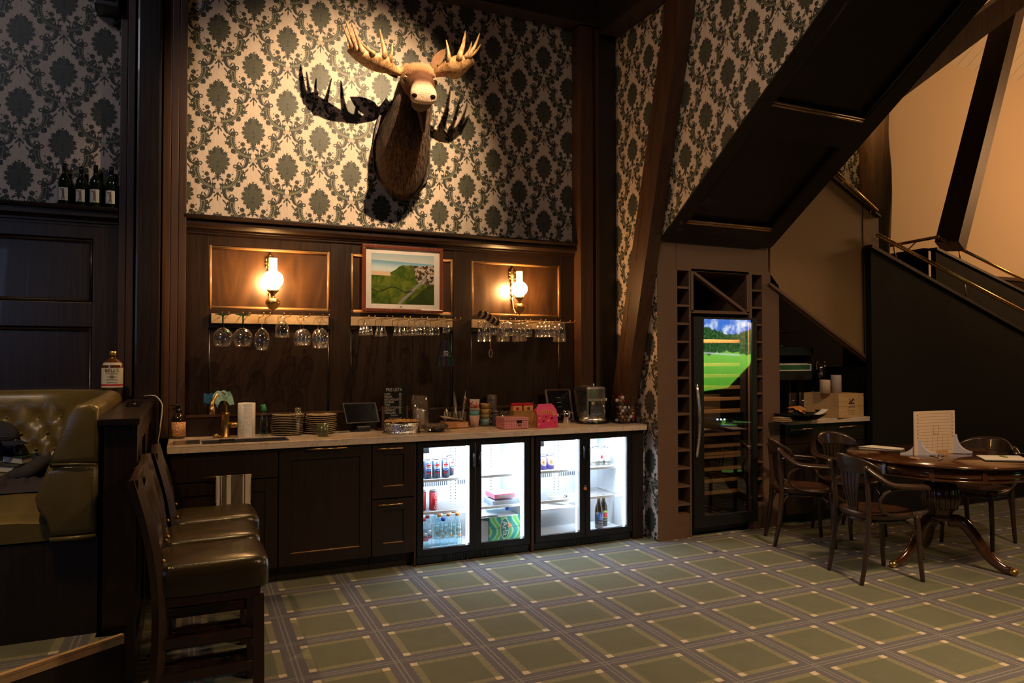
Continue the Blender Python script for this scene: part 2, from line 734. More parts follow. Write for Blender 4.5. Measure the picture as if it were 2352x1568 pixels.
def wallpaper(name, axis, u0, v0):
    m = M(name)
    p, c = m.pos()
    q = m.n('Group')
    q.node_tree = DAMASK
    wob = m.noise(14.0, 2, 0.5)
    m.link((c[axis] + (-u0)) * (1 / 0.466) + (wob * 0.010 + -0.005), q.inputs[0])
    m.link((c[2] + (-v0)) * (1 / 0.468) + (wob * -0.010 + 0.005), q.inputs[1])
    pr, li, ne = (V(m.nt, q.outputs[i]) for i in range(3))
    # vertical crepe streaks in the ground
    st = m.noise(1.0, 4, 0.7, sc=(150, 150, 14), dist=0.5)
    ground = m.ramp(st, [(0.30, (0.42, 0.32, 0.245)), (0.5, (0.53, 0.41, 0.32)), (0.7, (0.58, 0.455, 0.36))])
    spk = m.noise(260.0, 2, 0.6)
    ink = m.mix(li, (0.20, 0.185, 0.115), m.ramp(spk, [(0.35, (0.020, 0.021, 0.017)), (0.65, (0.055, 0.053, 0.040))]))
    col = m.mix(vmax(pr, ne * 0.55), ground, ink)
    m.color(col)
    m.set(rough=pr * -0.15 + 0.62, spec=0.25)
    m.bump(st * 0.5 + pr * 0.5, 0.35, 0.002)
    return m.m


def carpet_mat():
    m = M('tartan_carpet')
    p, c = m.pos()
    ca, sa = cos(-0.0074), sin(-0.0074)
    X0, Y0 = 1.3895, 4.642
    xr = (c[0] + (-X0)) * ca + (c[1] + (-Y0)) * sa
    yr = (c[1] + (-Y0)) * ca + (c[0] + (-X0)) * (-sa)
    ms = []
    for t, s in ((xr, 0.4487), (yr, 0.4224)):
        a = t * (1 / s) + 0.5
        a = vfrac(a) + -0.5
        ms.append((vabs(a), a))
    (dx, ax_), (dy, ay_) = ms
    wob = m.noise(60.0, 2, 0.5) * 0.02 + -0.01
    dx = dx + wob
    dy = dy + wob
    bx, by = vlt(dx, 0.110), vlt(dy, 0.110)
    lx, ly = vlt(dx, 0.188), vlt(dy, 0.188)
    # two fine pale lines down the middle of each band
    fx = vlt(vabs(dx + -0.026), 0.009)
    fy = vlt(vabs(dy + -0.026), 0.009)
    # broken hatching in the pale borders
    hx = vgt(m.noise(1.0, 2, 0.6, sc=(30, 190, 1)), 0.50)
    hy = vgt(m.noise(1.0, 2, 0.6, sc=(190, 30, 1)), 0.50)
    nz = m.noise(7.0, 4, 0.6)
    fine = m.noise(420.0, 2, 0.7)
    green = m.mix(nz, (0.165, 0.172, 0.118), (0.225, 0.228, 0.160))
    pale = m.mix(hx * 0.5, (0.335, 0.318, 0.205), (0.215, 0.212, 0.140))
    pale2 = m.mix(hy * 0.5, (0.335, 0.318, 0.205), (0.215, 0.212, 0.140))
    grey = m.mix(nz, (0.165, 0.158, 0.180), (0.205, 0.196, 0.215))
    cream = (0.80, 0.68, 0.48)
    line = (0.34, 0.325, 0.30)
    col = m.mix(lx, green, pale)
    col = m.mix(ly, col, pale2)
    col = m.mix(lx * ly, col, cream)
    col = m.mix(vmax(bx, by), col, grey)
    col = m.mix(fx * 0.85, col, line)
    col = m.mix(fy * 0.85, col, line)
    # worn dark spots
    spot = m.n('TexVoronoi')
    spot.inputs['Scale'].default_value = 2.3
    m.nt.links.new(p, spot.inputs['Vector'])
    sp = V(m.nt, spot.outputs['Distance'])
    spm = vss(sp + m.noise(35.0, 2) * 0.05, 0.085, 0.060) * vgt(m.noise(0.9, 1), 0.52)
    col = m.mix(spm * 0.75, col, (0.02, 0.018, 0.015))
    col2 = m.mix(fine, col, (0.02, 0.02, 0.02))
    mx = m.n('Mix')
    mx.data_type = 'RGBA'
    mx.inputs[0].default_value = 0.45
    m.nt.links.new(col, mx.inputs[6])
    m.nt.links.new(col2, mx.inputs[7])
    m.color(mx.outputs[2])
    m.set(rough=0.95, spec=0.1)
    m.bump(fine, 0.5, 0.004)
    return m.m


def marble(name, base, vein):
    m = M(name)
    a = m.noise(5.0, 6, 0.6, dist=1.6)
    b = m.noise(28.0, 3, 0.6)
    k = vss(vabs(a + -0.5), 0.030, 0.0) * 0.38
    c = m.mix(b, tuple(x * 0.85 for x in base), base)
    m.color(m.mix(k, c, vein))
    m.set(rough=b * 0.1 + 0.2, spec=0.5)
    return m.m


def fur(name, c0, c1, sc=(40, 40, 8)):
    m = M(name)
    a = m.noise(1.0, 5, 0.7, sc=sc, dist=0.7)
    b = m.noise(3.0, 3)
    m.color(m.ramp(a * 0.7 + b * 0.35, [(0.35, c0), (0.75, c1)]))
    m.set(rough=0.75, spec=0.25, sheen=0.1)
    m.bump(a, 0.8, 0.02)
    return m.m


def leather(name, c, rough=0.38, var=0.25):
    m = M(name)
    g = m.n('TexVoronoi')
    g.inputs['Scale'].default_value = 240.0
    m.nt.links.new(m.pos()[0], g.inputs['Vector'])
    cell = V(m.nt, g.outputs['Distance'])
    nz = m.noise(5.0, 3)
    m.color(m.mix(nz, tuple(x * (1 - var) for x in c), tuple(x * (1 + var) for x in c)))
    m.set(rough=nz * 0.2 + (rough - 0.1), spec=0.5, coat=0.1)
    m.bump(cell, 0.25, 0.0015)
    return m.m


W_DARK = wood('dark_stained_wood', (0.0085, 0.0040, 0.0026), (0.021, 0.0098, 0.0052), 0.34, grain=(60, 60, 3), bump=0.2, coat=0.15)
W_PANEL = wood('figured_dark_panel', (0.016, 0.0065, 0.0025), (0.080, 0.034, 0.011), 0.36, grain=(9, 9, 2.0), bump=0.45, coat=0.2, figure=0.12)
W_CAB = wood('brown_painted_wood', (0.011, 0.0052, 0.0036), (0.020, 0.0095, 0.0062), 0.38, grain=(60, 60, 3), bump=0.1)
W_POST = wood('red_brown_timber', (0.028, 0.011, 0.005), (0.075, 0.031, 0.013), 0.45, grain=(45, 45, 1.6), bump=0.3)
W_BLACK = wood('blackened_timber', (0.010, 0.006, 0.004), (0.022, 0.012, 0.008), 0.5, grain=(40, 40, 2), bump=0.3)
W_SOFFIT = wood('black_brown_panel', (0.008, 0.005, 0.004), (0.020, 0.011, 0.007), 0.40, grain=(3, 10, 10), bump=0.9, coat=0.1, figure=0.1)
W_NOSE = wood('waxed_pine', (0.50, 0.29, 0.12), (0.72, 0.46, 0.22), 0.5, grain=(4, 40, 60))
W_PALE = wood('pale_oak', (0.25, 0.16, 0.085), (0.38, 0.27, 0.16), 0.5, grain=(4, 40, 60))
W_SHELF = wood('beech_shelf', (0.32, 0.15, 0.06), (0.50, 0.27, 0.12), 0.5, grain=(4, 40, 60))
W_CRATE = wood('pine_crate', (0.42, 0.24, 0.10), (0.66, 0.44, 0.22), 0.6, grain=(5, 30, 60), bump=0.1)
W_HEWN = wood('rough_hewn_log', (0.06, 0.026, 0.010), (0.34, 0.18, 0.075), 0.6, grain=(16, 16, 1.2), bump=0.8)
W_TABLE = wood('polished_mahogany', (0.030, 0.010, 0.004), (0.085, 0.030, 0.012), 0.16, grain=(6, 40, 40), bump=0.03, coat=0.6)
W_CHAIR = wood('bentwood_walnut', (0.018, 0.009, 0.006), (0.045, 0.022, 0.014), 0.33, grain=(30, 30, 6), bump=0.05, coat=0.25)
W_SEAT = wood('walnut_seat', (0.030, 0.012, 0.007), (0.075, 0.032, 0.016), 0.33, grain=(30, 6, 30), bump=0.05, coat=0.2)
BROWN_PAINT = plain('cocoa_board', (0.125, 0.068, 0.042), 0.55, var=0.06)
TAN = plain('tan_board', (0.235, 0.135, 0.050), 0.55, var=0.08, scale=4)
BLACK_BOARD = plain('black_board', (0.006, 0.0055, 0.005), 0.75, scale=5, spec=0.2)
CEIL_BLACK = plain('black_ceiling', (0.008, 0.007, 0.006), 0.8)
ORANGE_WALL = plain('cream_plaster', (0.62, 0.50, 0.36), 0.85, var=0.05, scale=1.2)
PLANK_WHITE = wood('white_painted_plank', (0.62, 0.55, 0.44), (0.70, 0.63, 0.52), 0.7, grain=(30, 2, 30), bump=0.05)
PAPER_B = wallpaper('damask_wallpaper_back', 0, 0.192, 3.291)
PAPER_S = wallpaper('damask_wallpaper_side', 1, 4.095, 3.652)
CARPET = carpet_mat()
MARBLE = marble('rose_marble', (0.72, 0.57, 0.46), (0.30, 0.18, 0.12))
BRASS = plain('brass', (0.72, 0.46, 0.17), 0.28, metal=1.0, var=0.15)
OLD_BRASS = plain('aged_brass', (0.50, 0.30, 0.10), 0.35, metal=1.0, var=0.3)
COPPER_TRIM = plain('gilt_moulding', (0.30, 0.155, 0.055), 0.30, coat=0.3, var=0.2)
CHROME = plain('chrome', (0.75, 0.73, 0.72), 0.12, metal=1.0, var=0.05)
SATIN = plain('satin_chrome', (0.80, 0.76, 0.72), 0.27, metal=1.0, var=0.05)
STEEL = plain('brushed_steel', (0.45, 0.45, 0.46), 0.3, metal=1.0, var=0.08)
FOIL = plain('crumpled_foil', (0.7, 0.7, 0.75), 0.22, metal=1.0, var=0.15, scale=40, bump=1.0)
BLACK = plain('black_plastic', (0.010, 0.010, 0.012), 0.35, var=0.2)
BLACK_GLOSS = plain('black_gloss', (0.006, 0.006, 0.008), 0.12, var=0.2)
BLACK_METAL = plain('black_powder_metal', (0.008, 0.008, 0.010), 0.42, var=0.2)
WHITE = plain('white_enamel', (0.80, 0.82, 0.84), 0.4, var=0.03)
WHITE_MATT = plain('white_matt', (0.78, 0.76, 0.73), 0.7, var=0.04)
PAPER = plain('white_paper', (0.74, 0.70, 0.64), 0.85, var=0.05)
TISSUE = plain('kitchen_paper', (0.78, 0.70, 0.64), 0.9, var=0.06, scale=60, bump=0.4)
GREY = plain('grey_board', (0.42, 0.44, 0.48), 0.6)
GLASS = clear('clear_glass', gloss=0.09, edge=0.95)
GLASS_G = clear('green_stem_glass', (0.10, 0.30, 0.24), 0.10, 0.6)
GLASS_D = clear('door_glass', (0.96, 0.98, 1.0), 0.03, 0.5, 0.005)
GLASS_K = clear('smoked_glass', (0.85, 0.85, 0.85), 0.11, 0.5, 0.003)
PLASTIC = clear('clear_plastic', (0.86, 0.93, 0.97), 0.06, 0.55, 0.05)
WRAP = clear('cling_film', (0.85, 0.85, 0.85), 0.22, 0.8, 0.12)
ACRYL = clear('clear_acrylic', (0.95, 0.95, 0.95), 0.05, 0.6, 0.02)
LEATHER_G = leather('olive_leather', (0.135, 0.098, 0.030), 0.32)
LEATHER_D = leather('brown_black_leather', (0.034, 0.022, 0.008), 0.24)
GREEN = plain('green_plastic', (0.02, 0.20, 0.06), 0.4)


# ---------------------------------------------------------------- the room
YB, XS = 5.40, 3.40          # back wall and side wall planes
fl = struct('floor', B().box(-4.5, 16, -4, 10, -0.06, 0.0), CARPET)
wb = struct('wall_back', B().box(-4.5, XS + 0.06, YB, YB + 0.12, 0, 5.6), PAPER_B)
b = B()
prof = [(5.46, 0), (4.695, 0), (4.695, 2.36), (3.014, 3.546), (1.2, 4.83), (1.2, 5.6), (5.46, 5.6)]
b.prism([(XS, y, z) for y, z in prof], (0.06, 0, 0))
ws = struct('wall_side', b, PAPER_S)
struct('ceiling', B().box(-4.5, 4.6, -4, 5.5, 5.6, 5.75), CEIL_BLACK)
struct('wall_left', B().box(-4.5, -4.38, -4, 5.4, 0, 5.6), W_DARK)
struct('wall_rear', B().box(-4.5, 16, -4.1, -4.0, 0, 5.6), W_DARK)


def frame_panel(x0, x1, z0, z1, y, mat, parent, trim, tw=0.020):
    """A sunk panel with four moulding bars round it."""
    B().box(x0, x1, y, y + 0.012, z0, z1).obj('panel', mat, parent)
    for a, c in (((x0, z0), (x1, z0)), ((x1, z0), (x1, z1)), ((x1, z1), (x0, z1)), ((x0, z1), (x0, z0))):
        dx = tw / 2 * (1 if a[0] == c[0] == x0 else -1 if a[0] == c[0] else 0)
        dz = tw / 2 * (1 if a[1] == c[1] == z0 else -1 if a[1] == c[1] else 0)
        B().tube([(a[0] + dx, y - 0.004, a[1] + dz), (c[0] + dx, y - 0.004, c[1] + dz)], tw / 2, 8, sq=(1, 1.2)).obj('moulding', trim, parent)


BAYS = [(0.138, 0.963), (1.116, 1.927), (2.082, 2.892)]
STILES = [(-0.012, 0.138), (0.963, 1.116), (1.927, 2.082), (2.892, 3.03)]
for x0, x1 in STILES:
    B().box(x0, x1, 5.360, YB, 0.90, 2.315, 0.003).obj('stile', W_DARK, wb)
for x0, x1 in BAYS:
    for z0, z1 in ((0.90, 0.985), (1.66, 1.79), (2.232, 2.315)):
        B().box(x0, x1, 5.362, YB, z0, z1, 0.003).obj('rail', W_DARK, wb)
    frame_panel(x0, x1, 1.79, 2.232, 5.378, W_PANEL, wb, COPPER_TRIM)
    frame_panel(x0, x1, 0.985, 1.66, 5.384, W_DARK, wb, W_DARK, 0.012)
# backsplash lip behind the worktop
B().box(0.0, 3.02, 5.345, 5.36, 0.905, 1.045).obj('backsplash', W_CAB, wb)
B().box(0.0, 3.02, 5.338, 5.36, 1.045, 1.060).obj('backsplash_cap', W_POST, wb)

RAILP = [(5.40, 2.428), (5.296, 2.428), (5.290, 2.418), (5.296, 2.404), (5.318, 2.398), (5.318, 2.384), (5.306, 2.378), (5.306, 2.362), (5.326, 2.352), (5.340, 2.340), (5.340, 2.326), (5.350, 2.322), (5.350, 2.306), (5.40, 2.306)]
for i, (x0, x1) in enumerate(((-0.012, 3.03), (-4.4, -0.41))):
    struct('trim_%d' % (i + 1), B().prism([(x0, y, z) for y, z in RAILP], (x1 - x0, 0, 0)), W_DARK)

# dark panelling behind the booth
xe = Y(213, 690, 5.36).x
for x0, x1, z0, z1 in ((xe, -0.40, 0, 2.31), (-4.4, xe, Y(150, 545, 5.36).z, 2.31), (-4.4, xe, Y(150, 750, 5.36).z, Y(150, 693, 5.36).z), (-4.4, xe, 0, 0.3)):
    B().box(x0, x1, 5.355, YB, z0, z1, 0.004).obj('rail', W_DARK, wb)
z0, z1 = Y(150, 693, 5.36).z, Y(150, 545, 5.36).z
frame_panel(-2.6, xe, z0, z1, 5.38, W_DARK, wb, W_DARK, 0.024)
frame_panel(-2.6, xe, 0.3, Y(150, 750, 5.36).z, 5.38, W_DARK, wb, W_DARK, 0.024)

# timber posts
t = thing('timber_post', 'dark clustered timber post of upright boards between booth and sink counter', 'post', (-0.2, 5.3, 0))
px = lambda p, y: Y(p, 600, y).x
for a, c in ((272, 288.5), (289.5, 306), (372, 390.5), (391.5, 408.5), (409.5, 427)):
    B().box(px(a, 5.30), px(c, 5.30), 5.30, 5.398, 0 if a < 300 else 0.915, 4.28, 0.004).obj('board', W_POST, t)
B().box(px(311, 5.2), px(367, 5.2), 5.2, 5.398, 0, 4.28, 0.012).obj('core', W_DARK, t)
t = thing('timber_post', 'dark timber post in the corner beside the coffee machine, edge lit by sconce', 'post', (3.15, 5.3, 0))
B().box(3.024, 3.150, 5.25, 5.398, 0.915, 4.28, 0.008).obj('board', W_POST, t)
B().box(3.180, 3.215, 5.255, 5.398, 0.915, 4.28, 0.006).obj('board', W_POST, t)
B().box(3.220, XS, 5.28, 5.398, 0.915, 4.28, 0.004).obj('board', W_BLACK, t)
B().box(3.150, 3.180, 5.30, 5.398, 0.915, 4.28).obj('filler', W_BLACK, t)

t = thing('ceiling_beam', 'blackened beam along the top of the patterned wall above the moose', 'beam', (1.5, 5.2, 4.29))
B().box(-4.37, 3.39, 5.24, 5.398, 4.290, 4.62, 0.01).obj('beam', W_BLACK, t)
t = thing('ceiling_beam', 'blackened beam running out from the corner over the slanted strut', 'beam', (3.28, 4, 4.22))
B().box(3.20, XS - 0.002, 1.3, 5.23, 4.225, 4.62, 0.01).obj('beam', W_BLACK, t)
t = thing('timber_strut', 'slanting brown timber strut rising in front of the patterned side wall', 'strut', (3.3, 5.0, 1.0))
d = (Vector((3.335, 4.292, 4.10)) - Vector((3.335, 5.015, 1.275))).normalized()
p0, p1 = Vector((3.335, 5.015, 1.275)) - d * 0.37, Vector((3.335, 4.292, 4.10)) + d * 0.12
B().obox(p0, p1, 0.205, 0.12, up=(1, 0, 0)).obj('beam', W_POST, t)
tt = B()
for k in range(3):
    q = p0 + d * (0.6 + k * 0.75)
    tt.obox(q + Vector((-0.0605, 0.03, 0)), q + d * 0.5 + Vector((-0.0605, 0.045, 0)), 0.003, 0.004)
tt.obj('crack', W_BLACK, t)

# loudspeaker under the ceiling on the booth side
t = thing('wall_speaker', 'black box loudspeaker high on the wall next to the booth post', 'speaker', (-0.5, 5.28, 3.7))
x0, x1 = px(212, 5.3), px(270, 5.3)
z0 = Y(240, 26, 5.3).z
B().box(x0, x1, 5.20, 5.40, z0, z0 + 0.4, 0.01).obj('case', BLACK, t)
B().box(x0 + 0.02, x1 - 0.02, 5.19, 5.21, z0 + 0.03, z0 + 0.37, 0.006).obj('grille', BLACK_BOARD, t)

# ---------------------------------------------------------------- upper stair flight seen from below
KS = 0.7075
SD = Vector((0, -1, KS)).normalized()
SN = Vector((0, -KS, -1)).normalized()


def S(x, tt_, n=0.0):
    return Vector((x, 4.66, 2.385)) + SD * tt_ + SN * n


def slope_box(x0, x1, t0, t1, n0, n1):
    q = B()
    vs = [S(x, t_, n_) for n_ in (n0, n1) for t_ in (t0, t1) for x in (x0, x1)]
    return q.add(vs, [(0, 2, 3, 1), (4, 5, 7, 6), (0, 1, 5, 4), (2, 6, 7, 3), (0, 4, 6, 2), (1, 3, 7, 5)])


t = thing('stair_flight', 'dark panelled underside of the stair flight sloping over the wine cabinet', 'stairs', (4.0, 3.0, 2.4))
TE = 4.6
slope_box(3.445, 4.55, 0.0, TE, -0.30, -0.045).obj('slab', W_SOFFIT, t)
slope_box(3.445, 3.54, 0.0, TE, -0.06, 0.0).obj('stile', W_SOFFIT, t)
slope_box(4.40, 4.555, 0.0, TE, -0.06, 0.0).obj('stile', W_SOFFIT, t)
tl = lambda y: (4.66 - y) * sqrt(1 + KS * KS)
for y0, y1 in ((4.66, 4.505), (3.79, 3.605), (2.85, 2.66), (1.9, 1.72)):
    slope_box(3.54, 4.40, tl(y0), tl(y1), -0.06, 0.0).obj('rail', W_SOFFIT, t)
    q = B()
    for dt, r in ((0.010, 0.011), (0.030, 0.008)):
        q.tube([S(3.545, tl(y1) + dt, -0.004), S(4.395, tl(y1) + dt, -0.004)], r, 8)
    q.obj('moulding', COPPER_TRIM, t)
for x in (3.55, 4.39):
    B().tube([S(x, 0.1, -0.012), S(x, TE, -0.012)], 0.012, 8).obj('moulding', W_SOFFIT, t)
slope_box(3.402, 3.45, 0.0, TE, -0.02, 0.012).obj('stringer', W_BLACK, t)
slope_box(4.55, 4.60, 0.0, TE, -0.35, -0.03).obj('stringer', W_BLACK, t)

# ---------------------------------------------------------------- lower flight, landing, hall beyond
t = thing('stair_side_panel', 'tan boarded side of the lower stair flight above the nook counter', 'stair panel', (5.2, 4.7, 1.4))
pts = [(4.584, 2.075), (5.86, 1.375), (5.93, 1.375), (5.93, 2.76), (5.90, 2.785), (5.297, 3.09), (4.584, 3.50)]
B().prism([(x, 4.690, z) for x, z in pts], (0, 0.06, 0)).obj('panel', TAN, t)
B().obox((4.56, 4.68, 2.085), (5.86, 4.68, 1.375), 0.03, 0.024).obj('edge_trim', BROWN_PAINT, t)
B().box(5.715, 5.721, 4.686, 4.69, 1.46, 2.87).obj('seam', BLACK_BOARD, t)
q0, q1 = Y(1905, 405, 4.69), Y(2016, 498, 4.69)
B().obox(q0, q1, 0.07, 0.02).obj('cap', W_POST, t)
q0, q1 = Y(1908, 385, 4.66), Y(2014, 484, 4.66)
B().tube([q0, q1], 0.017, 12).obj('handrail', BRASS, t)
q = q0.lerp(q1, 0.9)
B().tube([q, q + Vector((0, 0.03, -0.07))], 0.007, 8).obj('bracket', BRASS, t)


def balustrade(name, label, p_tl, p_br, thick, zb, cap_w, rail0, rail1, brackets, mat=BLACK_BOARD):
    t = thing(name, label, 'balustrade', (p_tl.x, p_tl.y, zb))
    d = (p_br - p_tl)
    d.z = 0
    side = Vector((-d.y, d.x, 0)).normalized()
    B().prism([p_tl, p_br, Vector((p_br.x, p_br.y, zb)), Vector((p_tl.x, p_tl.y, zb))], side * thick).obj('panel', mat, t)
    up = Vector((0, 0, 0.012))
    B().obox(p_tl + side * thick / 2 + up, p_br + side * thick / 2 + up, cap_w, 0.03).obj('cap', W_POST, t)
    B().tube([rail0 + side * thick / 2, rail1 + side * thick / 2], 0.019, 12).obj('handrail', BRASS, t)
    for f in brackets:
        r = rail0.lerp(rail1, f) + side * thick / 2
        ln = (p_tl - p_br)
        k = ((r - p_br).dot(ln)) / ln.dot(ln)
        foot = p_br + ln * (k - 0.03) + side * thick / 2 + Vector((0, 0, 0.03))
        br = B().tube([r, r.lerp(foot, 0.5), foot], [0.009, 0.007, 0.010], 8).obj('bracket', BRASS, t)
        B().lathe([(0.012, 0.0), (0.032, -0.004), (0.034, -0.012)], foot + Vector((0, 0, 0.004)), 12).obj('foot_plate', BRASS, br)
    return t


A0, A1 = Y(2000, 568, 4.6), Y(2352, 764, 4.6)
A1 = A0 + (A1 - A0) * 1.5
r0, r1 = Y(2022, 538, 4.6), Y(2352, 712, 4.6)
balustrade('stair_balustrade', 'black boarded stair balustrade with sloping brass rail behind the round table', A0, A1, 0.06, 0.0, 0.09, r0, r0 + (r1 - r0) * 1.45, (0.066, 0.395, 0.73))
B0, B1 = Y(2149, 573, 5.6), Y(2352, 673, 5.6)
B1 = B0 + (B1 - B0) * 1.6
r0, r1 = Y(2162, 546, 5.6), Y(2352, 640, 5.6)
balustrade('stair_balustrade', 'far black balustrade of the stair, its brass rail meeting the short rail', B0, B1, 0.06, 0.0, 0.10, r0, r0 + (r1 - r0) * 1.6, (0.14, 0.7))
C0 = B0 + Vector((0.0, 0.09, 0))
C1 = C0 + Vector((0.25, 2.1, 0))
r0 = Y(2160, 544, 5.6)
balustrade('landing_balustrade', 'short level balustrade with brass rail on the stair landing', C0, C1, 0.06, 1.0, 0.09, r0, r0 + Vector((0.25, 2.0, 0)), (0.15, 0.7))

t = thing('brace_beam', 'leaning timber brace standing against the bright cream hall wall', 'brace', (8.4, 5.65, 2.8))
d = (Y(2318, 25, 5.65) - Y(2182, 562, 5.65))
q0 = Y(2182, 566, 5.65)
B().obox(q0, q0 + d * 1.25, 0.26, 0.26, up=(0.3, -1, 0)).obj('beam', W_POST, t)
t = thing('rough_post', 'rough hewn hall post with uneven bark edge', 'post', (7.77, 6.2, 1.5))
rings = []
for i in range(40):
    z = 1.4 + i * 0.11
    rr = []
    for k in range(14):
        a = 2 * pi * k / 14
        n_ = noise.noise((cos(a) * 1.2, sin(a) * 1.2, z * 1.3)) * 0.05
        rr.append(Vector((7.775 + cos(a) * (0.20 + n_), 6.2 + sin(a) * (0.16 + n_), z)))
    rings.append(rr)
B().loft(rings).obj('trunk', W_HEWN, t)
ho = struct('wall_hall', B().box(7.2, 19, 7.5, 7.62, 0, 7.5), ORANGE_WALL)
q0, q1 = Y(2280, 638, 7.35), Y(2500, 652, 7.35)
B().box(q0.x, q1.x, 7.36, 7.5, q0.z - 0.5, q0.z, 0.01).obj('dado', W_DARK, ho)
B().box(q0.x - 0.03, q1.x, 7.33, 7.5, q0.z - 0.03, q0.z + 0.03, 0.01).obj('dado_cap', W_POST, ho)
q0, q1 = Y(1860, 400, 6.3), Y(1986, 400, 6.3)
struct('wall_landing', B().box(q0.x, q1.x, 6.30, 6.4, 1.5, 6), PAPER_B)
cs = struct('ceiling_hall', B().prism([(7.2, 7.6, 6.14), (19, 7.6, 6.14), (19, 3.0, 6.14 + 4.6 * 0.75), (7.2, 3.0, 6.14 + 4.6 * 0.75)], (0, 0, 0.1)), BLACK_BOARD)
for k in range(40):
    x = 8.2 + k * 0.225
    B().prism([(x + 0.004, 7.58, 6.12), (x + 0.221, 7.58, 6.12), (x + 0.221, 3.1, 6.12 + 4.48 * 0.75), (x + 0.004, 3.1, 6.12 + 4.48 * 0.75)], (0, 0, 0.03)).obj('plank', PLANK_WHITE, cs)
t = thing('hall_beam', 'brown collar beam crossing under the white planked hall ceiling', 'beam', (9, 5.7, 5.7))
q0, q1 = Y(2150, 128, 5.3), Y(2352, -20, 5.3)
B().obox(q0 - (q1 - q0) * 0.5, q0 + (q1 - q0) * 2.2, 0.2, 0.26).obj('beam', W_POST, t)


# ---------------------------------------------------------------- sink counter
CT = 0.9125            # worktop height
t = thing('worktop', 'long rose marble worktop with a thick front edge and sink cut-out', 'worktop', (1.6, 5.1, 0.87))
sx0, sx1, sy0, sy1 = 0.095, 0.625, 4.875, 5.135
q = B()
q.box(-0.10, sx0, 4.80, 5.36, 0.872, CT)
q.box(sx1, 3.375, 4.80, 5.36, 0.872, CT)
q.box(sx0, sx1, 4.80, sy0, 0.872, CT)
q.box(sx0, sx1, sy1, 5.36, 0.872, CT)
q.tube([(-0.10, 4.803, CT - 0.003), (3.375, 4.803, CT - 0.003)], 0.0042, 8)
q.obj('slab', MARBLE, t)
t = thing('sink', 'steel undermount sink set in the marble worktop', 'sink', (0.36, 5.0, 0.72))
q = B()
q.box(sx0, sx1, sy0, sy1, 0.725, 0.735)
q.box(sx0, sx0 + 0.008, sy0, sy1, 0.735, CT - 0.004)
q.box(sx1 - 0.008, sx1, sy0, sy1, 0.735, CT - 0.004)
q.box(sx0, sx1, sy0, sy0 + 0.008, 0.735, CT - 0.004)
q.box(sx0, sx1, sy1 - 0.008, sy1, 0.735, CT - 0.004)
q.obj('basin', STEEL, t)
q = B()
o = Y(521, 1015, sy1 - 0.012)
q.tube([(o.x - 0.045, o.y, o.z - 0.017), (o.x + 0.045, o.y, o.z - 0.017), (o.x + 0.045, o.y, o.z + 0.017), (o.x - 0.045, o.y, o.z + 0.017)], 0.005, 6, closed=True)
q.obj('overflow', BLACK, t)
B().box(-0.07, sx0 - 0.01, 4.90, 5.12, CT, CT + 0.004, 0.002).obj('drainer', STEEL, t)


def base_cabinet(label, x0, x1, group=None):
    t = thing('base_cabinet', label, 'cabinet', ((x0 + x1) / 2, 5.0, 0), 0, group)
    q = B()
    q.box(x0, x0 + 0.018, 4.845, 5.36, 0.10, 0.87)
    q.box(x1 - 0.018, x1, 4.845, 5.36, 0.10, 0.87)
    q.box(x0, x1, 5.34, 5.36, 0.10, 0.87)
    q.box(x0, x1, 4.845, 5.36, 0.10, 0.118)
    q.box(x0, x1, 4.845, 5.36, 0.70, 0.715)
    q.obj('carcass', W_CAB, t)
    B().box(x0, x1, 4.90, 4.92, 0.0, 0.10).obj('plinth', W_BLACK, t)
    return t


def front(t, kind, x0, x1, z0, z1, handle=None, shaker=True):
    y = 4.822
    g = 0.003
    q = B()
    x0, x1, z0, z1 = x0 + g, x1 - g, z0 + g, z1 - g
    fw = min(0.075, (z1 - z0) * 0.25)
    if shaker:
        q.box(x0, x0 + fw, y, y + 0.02, z0, z1, 0.002)
        q.box(x1 - fw, x1, y, y + 0.02, z0, z1, 0.002)
        q.box(x0 + fw, x1 - fw, y, y + 0.02, z1 - fw, z1, 0.002)
        q.box(x0 + fw, x1 - fw, y, y + 0.02, z0, z0 + fw, 0.002)
        q.box(x0 + fw, x1 - fw, y + 0.010, y + 0.016, z0 + fw, z1 - fw)
    else:
        q.box(x0, x1, y, y + 0.02, z0, z1, 0.003)
    o = q.obj(kind, W_CAB, t)
    if shaker:
        B().tube([(x0 + fw, y + 0.007, z0 + fw + 0.004), (x1 - fw, y + 0.007, z0 + fw + 0.004)], 0.005, 8).obj('bead', COPPER_TRIM, o)
    if handle:
        hx0, hx1, hz = handle
        q = B().tube([(hx0, y - 0.024, hz), (hx1, y - 0.024, hz)], 0.005, 8)
        q.tube([(hx0 + 0.02, y, hz), (hx0 + 0.02, y - 0.024, hz)], 0.004, 6)
        q.tube([(hx1 - 0.02, y, hz), (hx1 - 0.02, y - 0.024, hz)], 0.004, 6)
        q.obj('handle', BRASS, o)
    return o


